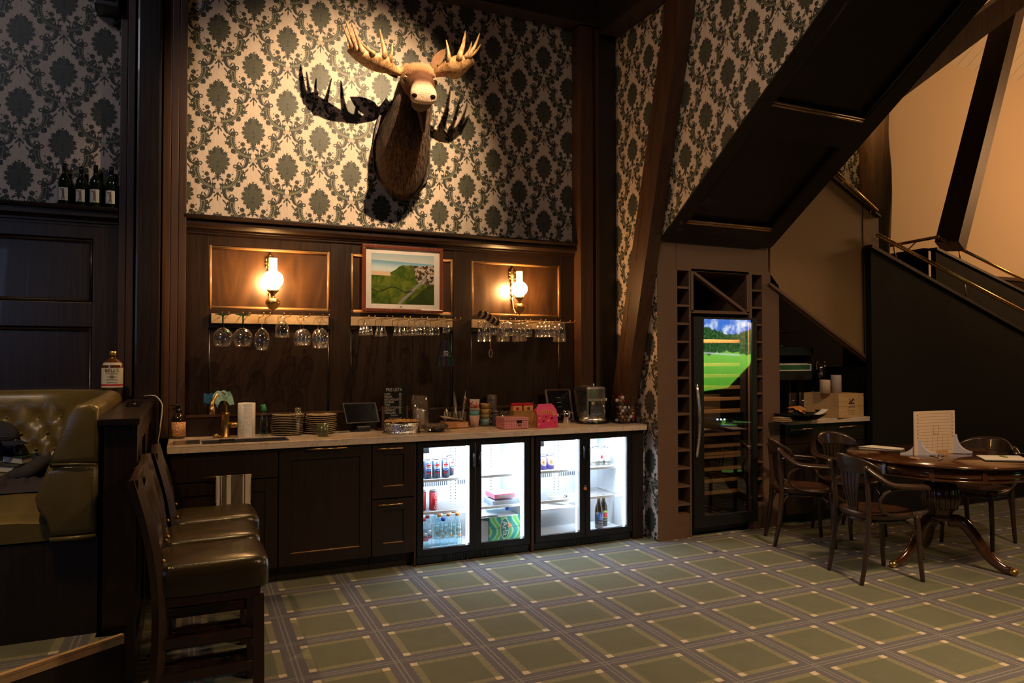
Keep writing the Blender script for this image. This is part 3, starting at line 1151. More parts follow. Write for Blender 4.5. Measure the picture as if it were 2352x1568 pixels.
t = base_cabinet('dark brown sink cabinet with striped tea towel over its door handle', -0.085, 0.545)
front(t, 'drawer_front', -0.085, 0.545, 0.685, 0.868, shaker=False)
hz = Y(530, 1093, 4.80).z
h0, h1 = Y(470, 1100, 4.80).x, Y(572, 1093, 4.80).x
front(t, 'door', -0.085, 0.545, 0.105, 0.683, (h0, h1, hz))
t = base_cabinet('wide dark brown cabinet with one framed door and slim brass bar', 0.548, 1.150)
hz = Y(750, 1030, 4.80).z
front(t, 'door', 0.548, 1.150, 0.105, 0.868, (Y(705, 1032, 4.80).x, Y(797, 1028, 4.80).x, hz))
t = base_cabinet('narrow dark brown cabinet with two drawers beside the fridges', 1.153, 1.452)
for z0, z1 in ((0.492, 0.868), (0.105, 0.488)):
    front(t, 'drawer', 1.153, 1.452, z0, z1, (1.19, 1.36, z1 - 0.035))
t = thing('filler_panel', 'dark brown filler panel between fridge and patterned side wall', 'panel', (3.3, 4.9, 0))
B().box(3.262, 3.365, 4.84, 4.87, 0.0, 0.87).obj('panel', W_CAB, t)
t = thing('divider_panel', 'red brown divider board standing between the two lit fridges', 'panel', (2.365, 4.9, 0))
B().box(2.356, 2.378, 4.83, 5.35, 0.0, 0.87).obj('panel', W_POST, t)
t = thing('divider_panel', 'dark end board between drawer cabinet and first lit fridge', 'panel', (1.456, 4.9, 0))
B().box(1.453, 1.463, 4.83, 5.35, 0.0, 0.87).obj('panel', W_POST, t)


# tea towel over the door handle
def cloth_fall(u, v):
    x = 0.175 + 0.205 * u + 0.010 * sin(v * 5 + u * 3)
    yy = 4.789 - 0.010 * sin(u * 17 + v * 2) * (0.4 + v) - 0.006
    return Vector((x, yy, hz_t + 0.004 - v * 0.30))


hz_t = Y(530, 1094, 4.79).z
m = M('striped_tea_towel')
u = m.pos()[1][0]
st = vmax(vlt(vabs(u + -0.295), 0.034), vmax(vlt(vabs(u + -0.222), 0.014), vlt(vabs(u + -0.340), 0.004)))
m.color(m.mix(vmax(st, vlt(vabs(u + -0.200), 0.004)), m.mix(m.noise(300.0), (0.60, 0.50, 0.40), (0.68, 0.58, 0.48)), (0.11, 0.085, 0.060)))
m.set(rough=0.9)
t = thing('tea_towel', 'cream tea towel with dark stripes hanging on the sink cabinet door', 'towel', (0.33, 4.79, 0.8))
q = B().grid(cloth_fall, 30, 14)
q.grid(lambda u, v: Vector((0.175 + 0.205 * u, 4.806 - 0.002, hz_t - v * 0.16)), 6, 4)
q.grid(lambda u, v: Vector((0.175 + 0.205 * u + 0.0, 4.783 + 0.022 * v, hz_t + 0.004 + 0.004 * sin(v * pi))), 30, 4)
q.obj('cloth', m.m, t, recalc=False)

# ---------------------------------------------------------------- fridges
LEDW = glow('fridge_led', (0.80, 0.90, 1.0), 14.0)
FR_IN = plain('fridge_liner', (0.80, 0.83, 0.86), 0.45, var=0.02)
FR_BLACK = plain('fridge_black_frame', (0.006, 0.006, 0.009), 0.30, var=0.2)
HOLE = plain('vent_dark', (0.10, 0.12, 0.15), 0.7)


def fridge(label, x0, x1):
    t = thing('glass_door_fridge', label, 'fridge', ((x0 + x1) / 2, 5.05, 0))
    yf, yb = 4.875, 5.34
    zb, zt = 0.075, 0.862
    q = B()
    q.box(x0, x0 + 0.03, yf, yb, 0.0, zt)
    q.box(x1 - 0.03, x1, yf, yb, 0.0, zt)
    q.box(x0, x1, yf, yb, zt - 0.03, zt)
    q.box(x0, x1, yf, yb, 0.0, zb)
    q.box(x0, x1, yb - 0.02, yb, 0.0, zt)
    q.obj('case', FR_BLACK, t)
    q = B()
    q.box(x0 + 0.03, x0 + 0.034, yf, yb - 0.02, zb, zt - 0.03)
    q.box(x1 - 0.034, x1 - 0.03, yf, yb - 0.02, zb, zt - 0.03)
    q.box(x0 + 0.034, x1 - 0.034, yb - 0.026, yb - 0.02, zb, zt - 0.03)
    q.box(x0 + 0.034, x1 - 0.034, yf, yb - 0.026, zb, zb + 0.006)
    q.box(x0 + 0.034, x1 - 0.034, yf, yb - 0.026, zt - 0.036, zt - 0.03)
    q.box(x0 + 0.034, x1 - 0.034, yb - 0.14, yb - 0.026, zb, 0.255)
    q.obj('liner', FR_IN, t)
    q = B()
    for k in range(12):
        for xx in (x0 + 0.20, x1 - 0.40):
            q.box(xx + k * 0.017, xx + k * 0.017 + 0.007, yb - 0.030, yb - 0.026, 0.46, 0.54)
    for k in range(22):
        for xx in (x0 + 0.10, x0 + 0.13, x1 - 0.12, (x0 + x1) / 2 - 0.02, (x0 + x1) / 2 + 0.02):
            q.box(xx, xx + 0.006, yb - 0.030, yb - 0.026, 0.30 + k * 0.023, 0.307 + k * 0.023)
    q.obj('vent_slots', HOLE, t, kind='stuff')
    for z in (0.345, 0.575):
        q = B()
        for k in range(15):
            y = 4.93 + k * 0.026
            q.tube([(x0 + 0.036, y, z), (x1 - 0.036, y, z)], 0.0022, 5)
        q.box(x0 + 0.036, x1 - 0.036, 4.918, 4.924, z - 0.012, z + 0.006)
        q.box(x0 + 0.036, x0 + 0.044, 4.92, 5.31, z - 0.006, z + 0.003)
        q.box(x1 - 0.044, x1 - 0.036, 4.92, 5.31, z - 0.006, z + 0.003)
        q.obj('wire_shelf', WHITE, t)
    xm = (x0 + x1) / 2
    for a, c, hs in ((x0 + 0.006, xm - 0.002, 1), (xm + 0.002, x1 - 0.006, -1)):
        d = B()
        fw = 0.044
        y0, y1 = 4.828, 4.862
        zz0, zz1 = 0.066, zt - 0.002
        d.box(a, a + fw, y0, y1, zz0, zz1, 0.003)
        d.box(c - fw, c, y0, y1, zz0, zz1, 0.003)
        d.box(a + fw, c - fw, y0, y1, zz1 - 0.040, zz1, 0.003)
        d.box(a + fw, c - fw, y0, y1, zz0, zz0 + 0.046, 0.003)
        do = d.obj('door', FR_BLACK, t)
        B().box(a + fw - 0.004, c - fw + 0.004, 4.841, 4.845, zz0 + 0.044, zz1 - 0.038).obj('pane', GLASS_D, do)
        hx = c - 0.022 if hs > 0 else a + 0.022
        h = B().tube([(hx, 4.829, 0.770), (hx, 4.800, 0.765), (hx, 4.800, 0.675), (hx, 4.829, 0.670)], 0.006, 8)
        h.obj('handle', BLACK_GLOSS, do)
        # lit strip up the latch side of the door opening
        lx = c - fw - 0.012 if hs > 0 else c - fw - 0.012
        B().box(lx, lx + 0.010, 4.866, 4.876, zz0 + 0.05, zz1 - 0.04).obj('light_strip', LEDW, t)
    B().box(x0 + 0.05, x1 - 0.05, 4.90, 4.93, zt - 0.046, zt - 0.036).obj('light_strip', LEDW, t)
    lamp('fridge_lamp', 'AREA', (xm, 4.96, zt - 0.05), 15, (0.74, 0.87, 1.0), (xm, 5.0, 0.2), x1 - x0 - 0.12, 0.08)
    q = B()
    q.box(x0 + 0.006, x1 - 0.006, 4.85, 4.874, 0.006, 0.060, 0.003)
    for k in range(40):
        xx = x0 + 0.2 + k * (x1 - x0 - 0.4) / 40
        q.box(xx, xx + 0.004, 4.846, 4.851, 0.012, 0.052)
    q.obj('kick_grille', FR_BLACK, t, kind='stuff')
    B().box(xm - 0.06, xm - 0.05, 4.845, 4.849, 0.001, 0.008).obj('foot', STEEL, t)
    lettering('HUSKY', 0.021, BLACK, t, (x1 - 0.095, 4.8405, 0.796), depth=0.0005)
    q = B().box(x0 + 0.055, x0 + 0.115, 4.90, 4.935, zt - 0.090, zt - 0.040, 0.004)
    q.obj('thermostat', GREY, t)
    return t


fridge('lit two-door fridge with stacked cans and water bottles, next to the drawers', 1.468, 2.350)
fridge('lit two-door fridge with padlocked doors and three beer bottles', 2.385, 3.255)
FT = 0.081 + 0.0005
S1, S2 = 0.3475, 0.5775       # top of the wire shelves

# ---------------------------------------------------------------- drinks in the fridges
RED = plain('can_red', (0.55, 0.02, 0.03), 0.3, coat=0.3)
NAVY = plain('can_navy', (0.015, 0.035, 0.07), 0.3, coat=0.3)
BLUE = plain('ink_blue', (0.02, 0.10, 0.55), 0.35)
INK = plain('black_ink', (0.008, 0.008, 0.008), 0.5)
WPRINT = plain('white_print', (0.85, 0.85, 0.85), 0.5)
ORANGE = plain('orange_plastic', (0.85, 0.32, 0.03), 0.4)
REDCAP = plain('red_plastic', (0.70, 0.05, 0.07), 0.4)
PURPLE = plain('can_purple', (0.20, 0.14, 0.55), 0.3, coat=0.3)
PEACH = plain('peach_print', (0.85, 0.40, 0.20), 0.4)
YELLOW = plain('can_yellow', (0.80, 0.74, 0.30), 0.3, coat=0.3)
BROWN_G = plain('brown_beer_glass', (0.015, 0.007, 0.003), 0.08, coat=0.5)
DGLASS = plain('dark_green_wine_glass', (0.006, 0.012, 0.006), 0.07, coat=0.5)
WATER = clear('water_bottle', (0.82, 0.93, 0.97), 0.06, 0.5, 0.04)
FACE = dict(right=(1, 0, 0), up=(0, 0, 1))


def disc_on_can(r, cz, rx, a0, a1, fn_, n=14, d=0.0005, ang=0.0):
    """A round printed patch wrapped on a can; fn_ trims it between heights."""
    q = B()
    vs = []
    for i in range(n + 1):
        x = -rx + 2 * rx * i / n
        h = sqrt(max(0, rx * rx - x * x))
        lo, hi = max(-h, a0), min(h, a1)
        if hi < lo:
            lo = hi = (lo + hi) / 2
        a = x / r + ang
        for z in (lo, hi):
            vs.append(Vector((sin(a) * (r + d), -cos(a) * (r + d), cz + z)))
    q.add(vs, [(2 * i, 2 * i + 2, 2 * i + 3, 2 * i + 1) for i in range(n)], True)
    return q


def can(name, label, body, h=0.115, r=0.033, group=None):
    t = thing(name, label, 'can', (0, 0, 0), 0, group)
    B().lathe([(r * .78, 0), (r, 0.006), (r, h - 0.012)], seg=20).obj('body', body, t)
    q = B().lathe([(r, h - 0.012), (r * .82, h - 0.001), (r * .78, h), (r * .76, h - 0.003), (0.001, h - 0.004)], seg=20)
    q.box(-0.006, 0.006, -0.012, 0.006, h - 0.003, h - 0.001)
    q.obj('lid', STEEL, t)
    return t


pc = can('drink_can', 'leftmost navy cola can standing on the upper fridge shelf', NAVY, 0.145, 0.030, 'navy cola cans on the upper shelf')
disc_on_can(0.030, 0.082, 0.026, -1, 1, None).obj('badge', WPRINT, pc)
disc_on_can(0.030, 0.082, 0.0235, 0.009, 1, None, d=0.0008).obj('badge_top', RED, pc)
disc_on_can(0.030, 0.082, 0.0235, -1, -0.010, None, d=0.0008).obj('badge_foot', BLUE, pc)
lettering('PEPSI', 0.0155, INK, pc, (0, 0, 0.0825), depth=0.0011, cyl=0.030, squash=0.92)
B().lathe([(0.0304, 0.128), (0.0304, 0.133)], seg=20).obj('band', WPRINT, pc)
B().box(-0.014, 0.014, -0.0312, -0.026, 0.038, 0.045).obj('tagline', RED, pc)
spots = [(1.532, 5.00), (1.597, 4.99), (1.663, 4.985), (1.735, 4.985), (1.795, 5.06), (1.80, 5.16)]
names = ['navy cola can at the fridge side wall on the upper shelf', 'second navy cola can from the fridge side on the upper shelf', 'third navy cola can from the fridge side on the upper shelf', 'fourth navy cola can from the fridge side on the upper shelf', 'fifth navy cola can, set back from the upper shelf row', 'navy cola can at the back end of the row']
for i, (x, y) in enumerate(spots[:5]):
    if i == 0:
        move(pc, (x, y, S2), 0.3)
        pc['label'] = names[0]
    else:
        dup(pc, (x, y, S2), (0.15, 0.05, -0.25, 0.5)[i - 1], names[i])
cc = can('drink_can', 'red cola can showing white script on the middle shelf', RED, 0.145, 0.029, 'red cola cans on the middle shelf')
lettering('Coca-Cola', 0.030, WPRINT, cc, (0, 0, 0.072), right=(0, 0, 1), up=(-1, 0, 0), depth=0.0305, shear=0.3)
move(cc, (1.640, 4.985, S1), 0.35)
dup(cc, (1.560, 5.0, S1), 2.0, 'red cola can turned away beside the scripted one')


def pet(name, label, cap, h=0.225, r=0.033, group=None, lab=True):
    t = thing(name, label, 'bottle', (0, 0, 0), 0, group)
    k = h / 0.225
    pr = [(r * .8, 0), (r, 0.008), (r, 0.05 * k), (r * .94, 0.055 * k), (r, 0.062 * k), (r, 0.145 * k), (r * .85, 0.172 * k), (0.013, 0.203 * k), (0.012, 0.212 * k)]
    B().lathe(pr, seg=18).obj('body', WATER, t)
    B().cyl((0, 0, 0.208 * k), 0.0150, 0.019, 14).obj('cap', cap, t)
    return t


ob = pet('water_bottle', 'orange-capped water bottle', ORANGE, 0.245, 0.034, 'orange-capped water bottles')
B().lathe([(0.0346, 0.072), (0.0346, 0.150)], seg=20).obj('label_sleeve', clear('label_film', (0.93, 0.96, 0.93), 0.10, 0.4, 0.2), ob)
lettering('LOKA', 0.024, plain('teal_ink', (0.01, 0.10, 0.10), 0.5), ob, (0, 0, 0.130), depth=0.001, cyl=0.0346)
for i, (dx, dz) in enumerate(((-0.006, 0.098), (0.006, 0.092), (0.0, 0.085))):
    B().add(disc_on_can(0.0346, dz, 0.007, -1, 1, None, d=0.0012, ang=dx / 0.0346).v, [(2 * i, 2 * i + 2, 2 * i + 3, 2 * i + 1) for i in range(14)]).obj('fruit_print', PEACH, ob)
sp = [(1.668, 4.93), (1.736, 4.925), (1.803, 4.92), (1.672, 5.02), (1.738, 5.02), (1.805, 5.01)]
lb = ['front-row orange-capped water bottle nearest the red caps', 'front-row orange-capped water bottle in the middle', 'front-row orange-capped water bottle by the door hinge side', 'back-row orange-capped water bottle nearest the red caps', 'back-row orange-capped water bottle in the middle', 'back-row orange-capped water bottle by the door hinge side']
for i, (x, y) in enumerate(sp):
    if i == 0:
        move(ob, (x, y, FT), 0.5)
        ob['label'] = lb[0]
    else:
        dup(ob, (x, y, FT), 0.5 - 0.14 * i, lb[i])
rb = pet('water_bottle', 'front red-capped water bottle at the fridge corner', REDCAP, 0.225, 0.033, 'red-capped water bottles')
B().lathe([(0.0336, 0.070), (0.0336, 0.125)], seg=20).obj('label_sleeve', clear('label_film_white', (0.85, 0.82, 0.84), 0.2, 0.4, 0.3), rb)
B().lathe([(0.0339, 0.070), (0.0339, 0.078)], seg=20).obj('band', REDCAP, rb)
move(rb, (1.552, 4.93, FT), 0.0)
dup(rb, (1.602, 5.0, FT), 0.8, 'red-capped water bottle standing behind the front one')
dup(rb, (1.532, 5.02, FT), 1.8, 'red-capped water bottle pushed against the fridge wall')
lb_ = pet('water_bottle', 'water bottle with blue cap lying on its side on the low shelf', plain('blue_cap', (0.02, 0.06, 0.42), 0.4), 0.24, 0.032)
move(lb_, (1.545, 5.08, S1 - 0.052), euler=(radians(90), 0, radians(38)))
lb2 = pet('water_bottle', 'water bottle lying above the dairy box with its blue cap forward', bpy.data.materials['blue_cap'], 0.20, 0.030)
move(lb2, (2.12, 5.12, 0.295), euler=(radians(84), 0, radians(30)))

# packets, dairy box and carton on the other side
t = thing('dairy_box', 'green wavy dairy carton with an oval badge in the fridge', 'box', (2.14, 5.0, FT))
m = M('dairy_waves')
c = m.pos()[1]
wv = vsin(c[0] * 72.0 + vsin(c[2] * 30.0) * 1.9)
m.color(m.ramp(wv * 0.5 + 0.5, [(0.0, (0.02, 0.33, 0.26)), (0.3, (0.22, 0.55, 0.52)), (0.52, (0.45, 0.72, 0.70)), (0.64, (0.42, 0.72, 0.10)), (0.85, (0.10, 0.50, 0.14))], 'CONSTANT'))
m.set(rough=0.5)
bx0, bx1 = Y(1125, 1200, 4.93).x, Y(1196, 1200, 4.93).x
B().box(bx0, bx1, 4.93, 5.18, FT, 0.262, 0.002).obj('carton', m.m, t)
B().box(bx0, bx1, 4.927, 4.93, 0.180, 0.183).obj('seam', plain('seam_green', (0.03, 0.22, 0.16), 0.5), t)
o = Vector(((bx0 + bx1) / 2 - 0.006, 4.9275, 0.176))
el = lambda rx, rz: [o + Vector((cos(2 * pi * k / 28) * rx, 0, sin(2 * pi * k / 28) * rz)) for k in range(28)]
B().prism(el(0.036, 0.078), (0, 0.002, 0)).obj('badge_rim', WPRINT, t)
B().prism([p + Vector((0, -0.001, 0)) for p in el(0.031, 0.072)], (0, 0.002, 0)).obj('badge', plain('badge_green', (0.02, 0.22, 0.18), 0.5), t)
lettering('Arla', 0.064, WPRINT, t, o + Vector((0, -0.0012, 0)), right=(0.08, 0, -1), up=(1, 0, 0.08), depth=0.0006)
fl_ = o + Vector((0.040, -0.002, 0.018))
B().prism([fl_ + Vector((cos(2 * pi * k / 16) * (0.015 + 0.003 * (k % 2)), 0, sin(2 * pi * k / 16) * (0.015 + 0.003 * (k % 2)))) for k in range(16)], (0, 0.002, 0)).obj('flower_print', PEACH, t)
t = thing('carton', 'plain grey carton standing beside the green dairy box', 'box', (2.0, 5.0, FT))
q = B().box(1.985, bx0 - 0.006, 4.94, 5.16, FT, 0.235, 0.002)
q.prism([(1.985, 4.94, 0.235), (1.985, 5.16, 0.235), (1.985, 5.16, 0.262), ], (0.05, 0, 0))
q.obj('box', GREY, t)
t = thing('tray', 'clear plastic tray lying on top of the dairy box', 'tray', (2.1, 5.0, 0.262))
B().box(1.985, bx1 - 0.02, 4.93, 5.17, 0.2625, 0.268, 0.002).obj('tray', WHITE, t)
t = thing('knife', 'flat grey blade lying on the tray over the dairy box', 'knife', (2.08, 4.93, 0.27))
B().prism([(2.03, 4.935, 0.270), (2.075, 4.925, 0.270), (2.13, 4.928, 0.270), (2.135, 4.945, 0.270), (2.07, 4.965, 0.270)], (0, 0, 0.006)).obj('blade', STEEL, t)
B().tube([(2.0, 4.94, 0.273), (2.035, 4.937, 0.273)], 0.004, 8).obj('handle', BLACK, t)
for i, (z, cl, lbl) in enumerate(((S1, (0.50, 0.62, 0.75), 'blue edged flat food pack at the bottom of the fridge pair'), (S1 + 0.048, (0.85, 0.25, 0.35), 'pink edged flat food pack on top of the blue one'))):
    t = thing('food_pack', lbl, 'packet', (2.17, 5.0, z))
    a, c_ = Y(1132 + 4 * i, 1130, 4.94).x, Y(1188 - 6 * i, 1130, 4.94).x
    B().box(a, c_, 4.94, 5.12, z, z + 0.034, 0.004).obj('pack', plain('pack_%d' % i, cl, 0.4), t)
    B().box(a + 0.03, c_ - 0.02, 4.938, 4.94, z + 0.008, z + 0.022).obj('window', GREY, t)
# round ventilator guard marks at the fridge tops
t = can('drink_can', 'purple can with an orange badge nearest the fridge wall', PURPLE, 0.115, 0.033, 'purple cans on the upper shelf')
disc_on_can(0.033, 0.062, 0.030, -1, 1, None).obj('badge', WPRINT, t)
disc_on_can(0.033, 0.062, 0.025, -1, 0.02, None, d=0.0008).obj('fruit_print', PEACH, t)
lettering('e', 0.045, INK, t, (0, 0, 0.064), depth=0.0012, cyl=0.033)
pcan = t
move(pcan, (2.430, 5.0, S2), 0.1)
dup(pcan, (2.545, 5.02, S2), 0.0, 'purple can with an orange badge, middle of its three')
dup(pcan, (2.613, 5.02, S2), -0.1, 'purple can with an orange badge, nearest the fridge handle')
t = can('drink_can', 'yellow can lying on its side on the fridge shelf', YELLOW, 0.145, 0.029)
lettering('6', 0.03, BLUE, t, (0, 0, 0.145), right=(1, 0, 0), up=(0, 1, 0), depth=-0.001)
move(t, (2.66, 5.12, S1 - 0.03), euler=(radians(82), radians(0), radians(42)))
t = can('drink_can', 'pale grey can lying at the fridge wall, its lid showing', GREY, 0.115, 0.031)
move(t, (2.43, 5.10, S1 - 0.03), euler=(radians(84), 0, radians(35)))
t = thing('fridge_tray', 'low white tray under the lying cans', 'tray', (2.6, 5.05, 0.28))
q = B().box(2.425, 2.80, 4.925, 5.16, 0.277, 0.284, 0.002)
q.obj('tray', WHITE, t)
for i, (x, y, lbl) in enumerate(((2.985, 5.09, 'pale printed can at the back of the upper fridge shelf'), (3.030, 5.03, 'pale printed can second from the back of its row'), (3.078, 5.03, 'white can with a red figure print'), (3.135, 5.02, 'pale printed can at the hinge end of the row'))):
    t = can('drink_can', lbl, plain('pale_can_%d' % i, (0.62, 0.63, 0.60), 0.35), 0.150, 0.028, 'pale cans on the upper shelf')
    B().lathe([(0.0283, 0.02), (0.0283, 0.055)], seg=20).obj('band', plain('pale_band_%d' % i, (0.36, 0.36, 0.30), 0.5), t)
    if i == 2:
        disc_on_can(0.0283, 0.07, 0.014, -1, 1, None, d=0.001).obj('figure_print', RED, t)
    move(t, (x, y, S2), 0)


def beer(label, fcol, figure, word):
    t = thing('beer_bottle', label, 'bottle', (0, 0, 0), 0, 'brown beer bottles')
    r = 0.032
    B().lathe([(r * .9, 0), (r, 0.006), (r, 0.145), (r * .86, 0.168), (0.015, 0.205), (0.0125, 0.215), (0.0125, 0.252)], seg=22).obj('glass', BROWN_G, t)
    B().lathe([(0.0132, 0.212), (0.0132, 0.245)], seg=16).obj('neck_foil', plain('neck_olive', (0.12, 0.09, 0.02), 0.4), t)
    B().cyl((0, 0, 0.252), 0.0145, 0.008, 16).obj('crown_cap', INK, t)
    B().lathe([(r + 0.0004, 0.035), (r + 0.0004, 0.130)], seg=24).obj('label_sleeve', INK, t)
    disc_on_can(r + 0.0006, 0.094, 0.034, -0.03, 0.034, None).obj('label_field', plain('field_' + word.lower(), fcol, 0.4), t)
    if figure == 'tomato':
        disc_on_can(r + 0.0006, 0.092, 0.021, -1, 1, None, d=0.0009).obj('fruit_print', RED, t)
    else:
        for k in range(6):
            a = -0.5 + k * 0.2
            B().obox((sin(a) * (r + .0012), -cos(a) * (r + .0012), 0.07 + 0.01 * (k % 2)), (sin(a + .12) * (r + .0012), -cos(a + .12) * (r + .0012), 0.115 - 0.012 * ((k * 2) % 3)), 0.006, 0.0008).obj('figure_print', WPRINT, t)
    lettering(word, 0.016, WPRINT, t, (0, 0, 0.050), depth=0.0012, cyl=r)
    return t


t = beer('beer bottle with a blue label field and white figure', (0.03, 0.12, 0.55), 'x', 'OCEAN')
move(t, (3.040, 4.99, FT), 0.25)
t = beer('beer bottle with a green label field and red tomato', (0.35, 0.55, 0.08), 'tomato', 'OCEAN')
move(t, (3.115, 5.04, FT), 0.05)
t = beer('beer bottle half hidden behind the padlocked door frame', (0.55, 0.05, 0.05), 'x', 'OCEAN')
move(t, (2.872, 4.99, FT), -0.3)
t = thing('padlock', 'small brass padlock locking the two fridge doors', 'padlock', (2.82, 4.82, 0.45))
o = Y(1344, 1121, 4.815)
B().box(o.x - 0.010, o.x + 0.010, 4.806, 4.824, o.z - 0.012, o.z + 0.008, 0.002).obj('body', plain('padlock_orange', (0.65, 0.20, 0.06), 0.4), t)
B().tube(arc((o.x, 4.815, o.z + 0.008), 0.008, 0, pi, 10, (1, 0, 0), (0, 0, 1.9)), 0.002, 6).obj('shackle', CHROME, t)


# ---------------------------------------------------------------- wine cabinet
YC = 4.69
cx = lambda p: Y(p, 800, YC).x
cz = lambda p, q=1650: Y(q, p, YC).z
t = thing('wine_cabinet', 'tall cocoa-brown built-in wine cabinet with pigeonhole bottle columns', 'cabinet', (4.0, 5.0, 0))
xl0, xl1, xc0, xc1 = 3.402, cx(1553), cx(1556), cx(1583)
xm0, xm1 = cx(1591), cx(1719)
xr0, xr1, xs1 = cx(1728), cx(1751), cx(1790)
ztop = 2.405
zhead = Y(1640, 625, YC).z
B().box(xl0, xl1, YC, 5.30, 0, ztop).obj('stile', BROWN_PAINT, t)
B().box(xl1 + 0.003, cx(1766), YC, YC + 0.05, zhead, ztop).obj('header', BROWN_PAINT, t)
pts = [(xr1, 0), (xs1, 0), (xs1, 2.07), (cx(1766), 2.195), (cx(1766), zhead), (xr1, zhead)]
B().prism([(x, YC, z) for x, z in pts], (0, 0.5, 0)).obj('stile', BROWN_PAINT, t)
B().box(xl1, xr1, 5.28, 5.30, 0, zhead).obj('back_panel', BLACK_BOARD, t)
for a, c in ((xl1, xc0), (xc1, cx(1587.5)), (cx(1721), xr0)):
    B().box(a, c, YC, 5.28, 0, zhead).obj('upright', BROWN_PAINT, t)
B().box(xc0, xc1, YC + 0.004, 5.28, 0, 0.195).obj('plinth', BROWN_PAINT, t)
B().box(xr0, xr1, YC + 0.004, 5.28, 0, 0.22).obj('plinth', BROWN_PAINT, t)
for i in range(15):
    z = Y(1570, 530 + (190 + (1440 - 190) * i / 14) / 2.148, YC).z
    B().box(xc0, xc1, YC + 0.002, 5.28, z - 0.009, z + 0.009).obj('shelf', BROWN_PAINT, t)
    z = Y(1740, 530 + (210 + (1395 - 210) * i / 14) / 2.148, YC).z
    B().box(xr0, xr1, YC + 0.002, 5.28, z - 0.008, z + 0.008).obj('shelf', BROWN_PAINT, t)
za, zb = cz(717), cz(625)
B().box(xm0 - 0.01, xm1 + 0.01, YC, 5.28, za - 0.012, za + 0.012).obj('shelf', BROWN_PAINT, t)
B().box(xm0 - 0.01, xm1 + 0.01, YC, 5.28, zb - 0.004, zb + 0.016).obj('shelf', BROWN_PAINT, t)
B().obox((xm0, YC + 0.03, zb), (xm1, YC + 0.03, za), 0.05, 0.024).obj('cross_divider', BROWN_PAINT, t)
B().box(xm0 - 0.02, xm0 + 0.012, YC, YC + 0.02, za, zb).obj('upright', BROWN_PAINT, t)
B().box(xm1 - 0.012, xm1 + 0.012, YC, YC + 0.02, za, zb).obj('upright', BROWN_PAINT, t)

t = thing('wine_fridge', 'tall black wine cooler with wooden shelves behind a mirroring glass door', 'wine cooler', (4.05, 5.0, 0))
fx0, fx1 = cx(1588) , cx(1733)
gx0, gx1 = cx(1611), cx(1722)
fz1 = cz(729)
q = B()
ca, cb = cx(1588.5), cx(1720)
q.box(ca, ca + 0.02, 4.71, 5.27, 0.03, fz1)
q.box(cb - 0.02, cb, 4.71, 5.27, 0.03, fz1)
q.box(ca, cb, 5.25, 5.27, 0.03, fz1)
q.box(ca, cb, 4.71, 5.27, fz1 - 0.02, fz1)
q.box(ca, cb, 4.71, 5.27, 0.03, 0.10)
lamp('cooler_lamp', 'AREA', ((ca + cb) / 2, 4.735, fz1 - 0.03), 15.0, (1.0, 0.62, 0.30), ((ca + cb) / 2, 4.80, 0.6), cb - ca - 0.1, 0.03)
q.obj('case', BLACK_METAL, t)
gz0, gz1 = 0.165, fz1 - 0.015
q = B()
q.box(fx0, gx0, 4.660, 4.70, 0.075, fz1, 0.003)
q.box(gx1, fx1, 4.660, 4.70, 0.075, fz1, 0.003)
q.box(gx0, gx1, 4.660, 4.70, gz1, fz1, 0.002)
q.box(gx0, gx1, 4.660, 4.70, 0.075, gz0, 0.003)
do = q.obj('door', BLACK_METAL, t)
B().box(gx0 - 0.004, gx1 + 0.004, 4.668, 4.672, gz0, gz1).obj('pane', GLASS_K, do)
hz0, hz1 = Y(1604, 1052, 4.62).z, Y(1604, 884, 4.62).z
hx = Y(1606, 900, 4.62).x
pts = [(hx, 4.665 - 0.05 * sin(pi * (0.06 + 0.88 * k / 14)) , hz0 + (hz1 - hz0) * k / 14) for k in range(15)]
B().tube(pts, 0.014, 10).obj('handle', SATIN, do)
for v in (545, 660, 715, 772, 828, 887, 1000, 1057, 1097, 1109, 1170, 1227, 1285, 1410):
    z = Y(1660, 530 + v / 2.148, 4.79).z
    q = B().box(gx0 + 0.012, gx1 - 0.03, 4.775, 4.795, z - 0.014, z + 0.014, 0.002)
    s_ = q.obj('shelf_front', W_SHELF, t)
    q = B()
    for k in range(5):
        xx = gx0 + 0.04 + k * (gx1 - gx0 - 0.11) / 4
        q.box(xx, xx + 0.02, 4.795, 5.22, z - 0.010, z + 0.004)
    q.obj('slats', W_SHELF, s_, kind='stuff')
z0, z1 = Y(1660, 985, 4.76).z, Y(1660, 947, 4.76).z
B().box(gx0 + 0.01, gx1 - 0.012, 4.735, 5.0, z0, z1, 0.006).obj('control_unit', BLACK_GLOSS, t)
LED_B = glow('display_blue', (0.45, 0.65, 1.0), 6.0)
for k, p in enumerate((1648, 1656, 1664)):
    o = Y(p, 963, 4.733)
    B().box(o.x - 0.007, o.x + 0.007, 4.731, 4.735, o.z - 0.006, o.z + 0.006).obj('display', LED_B, t)

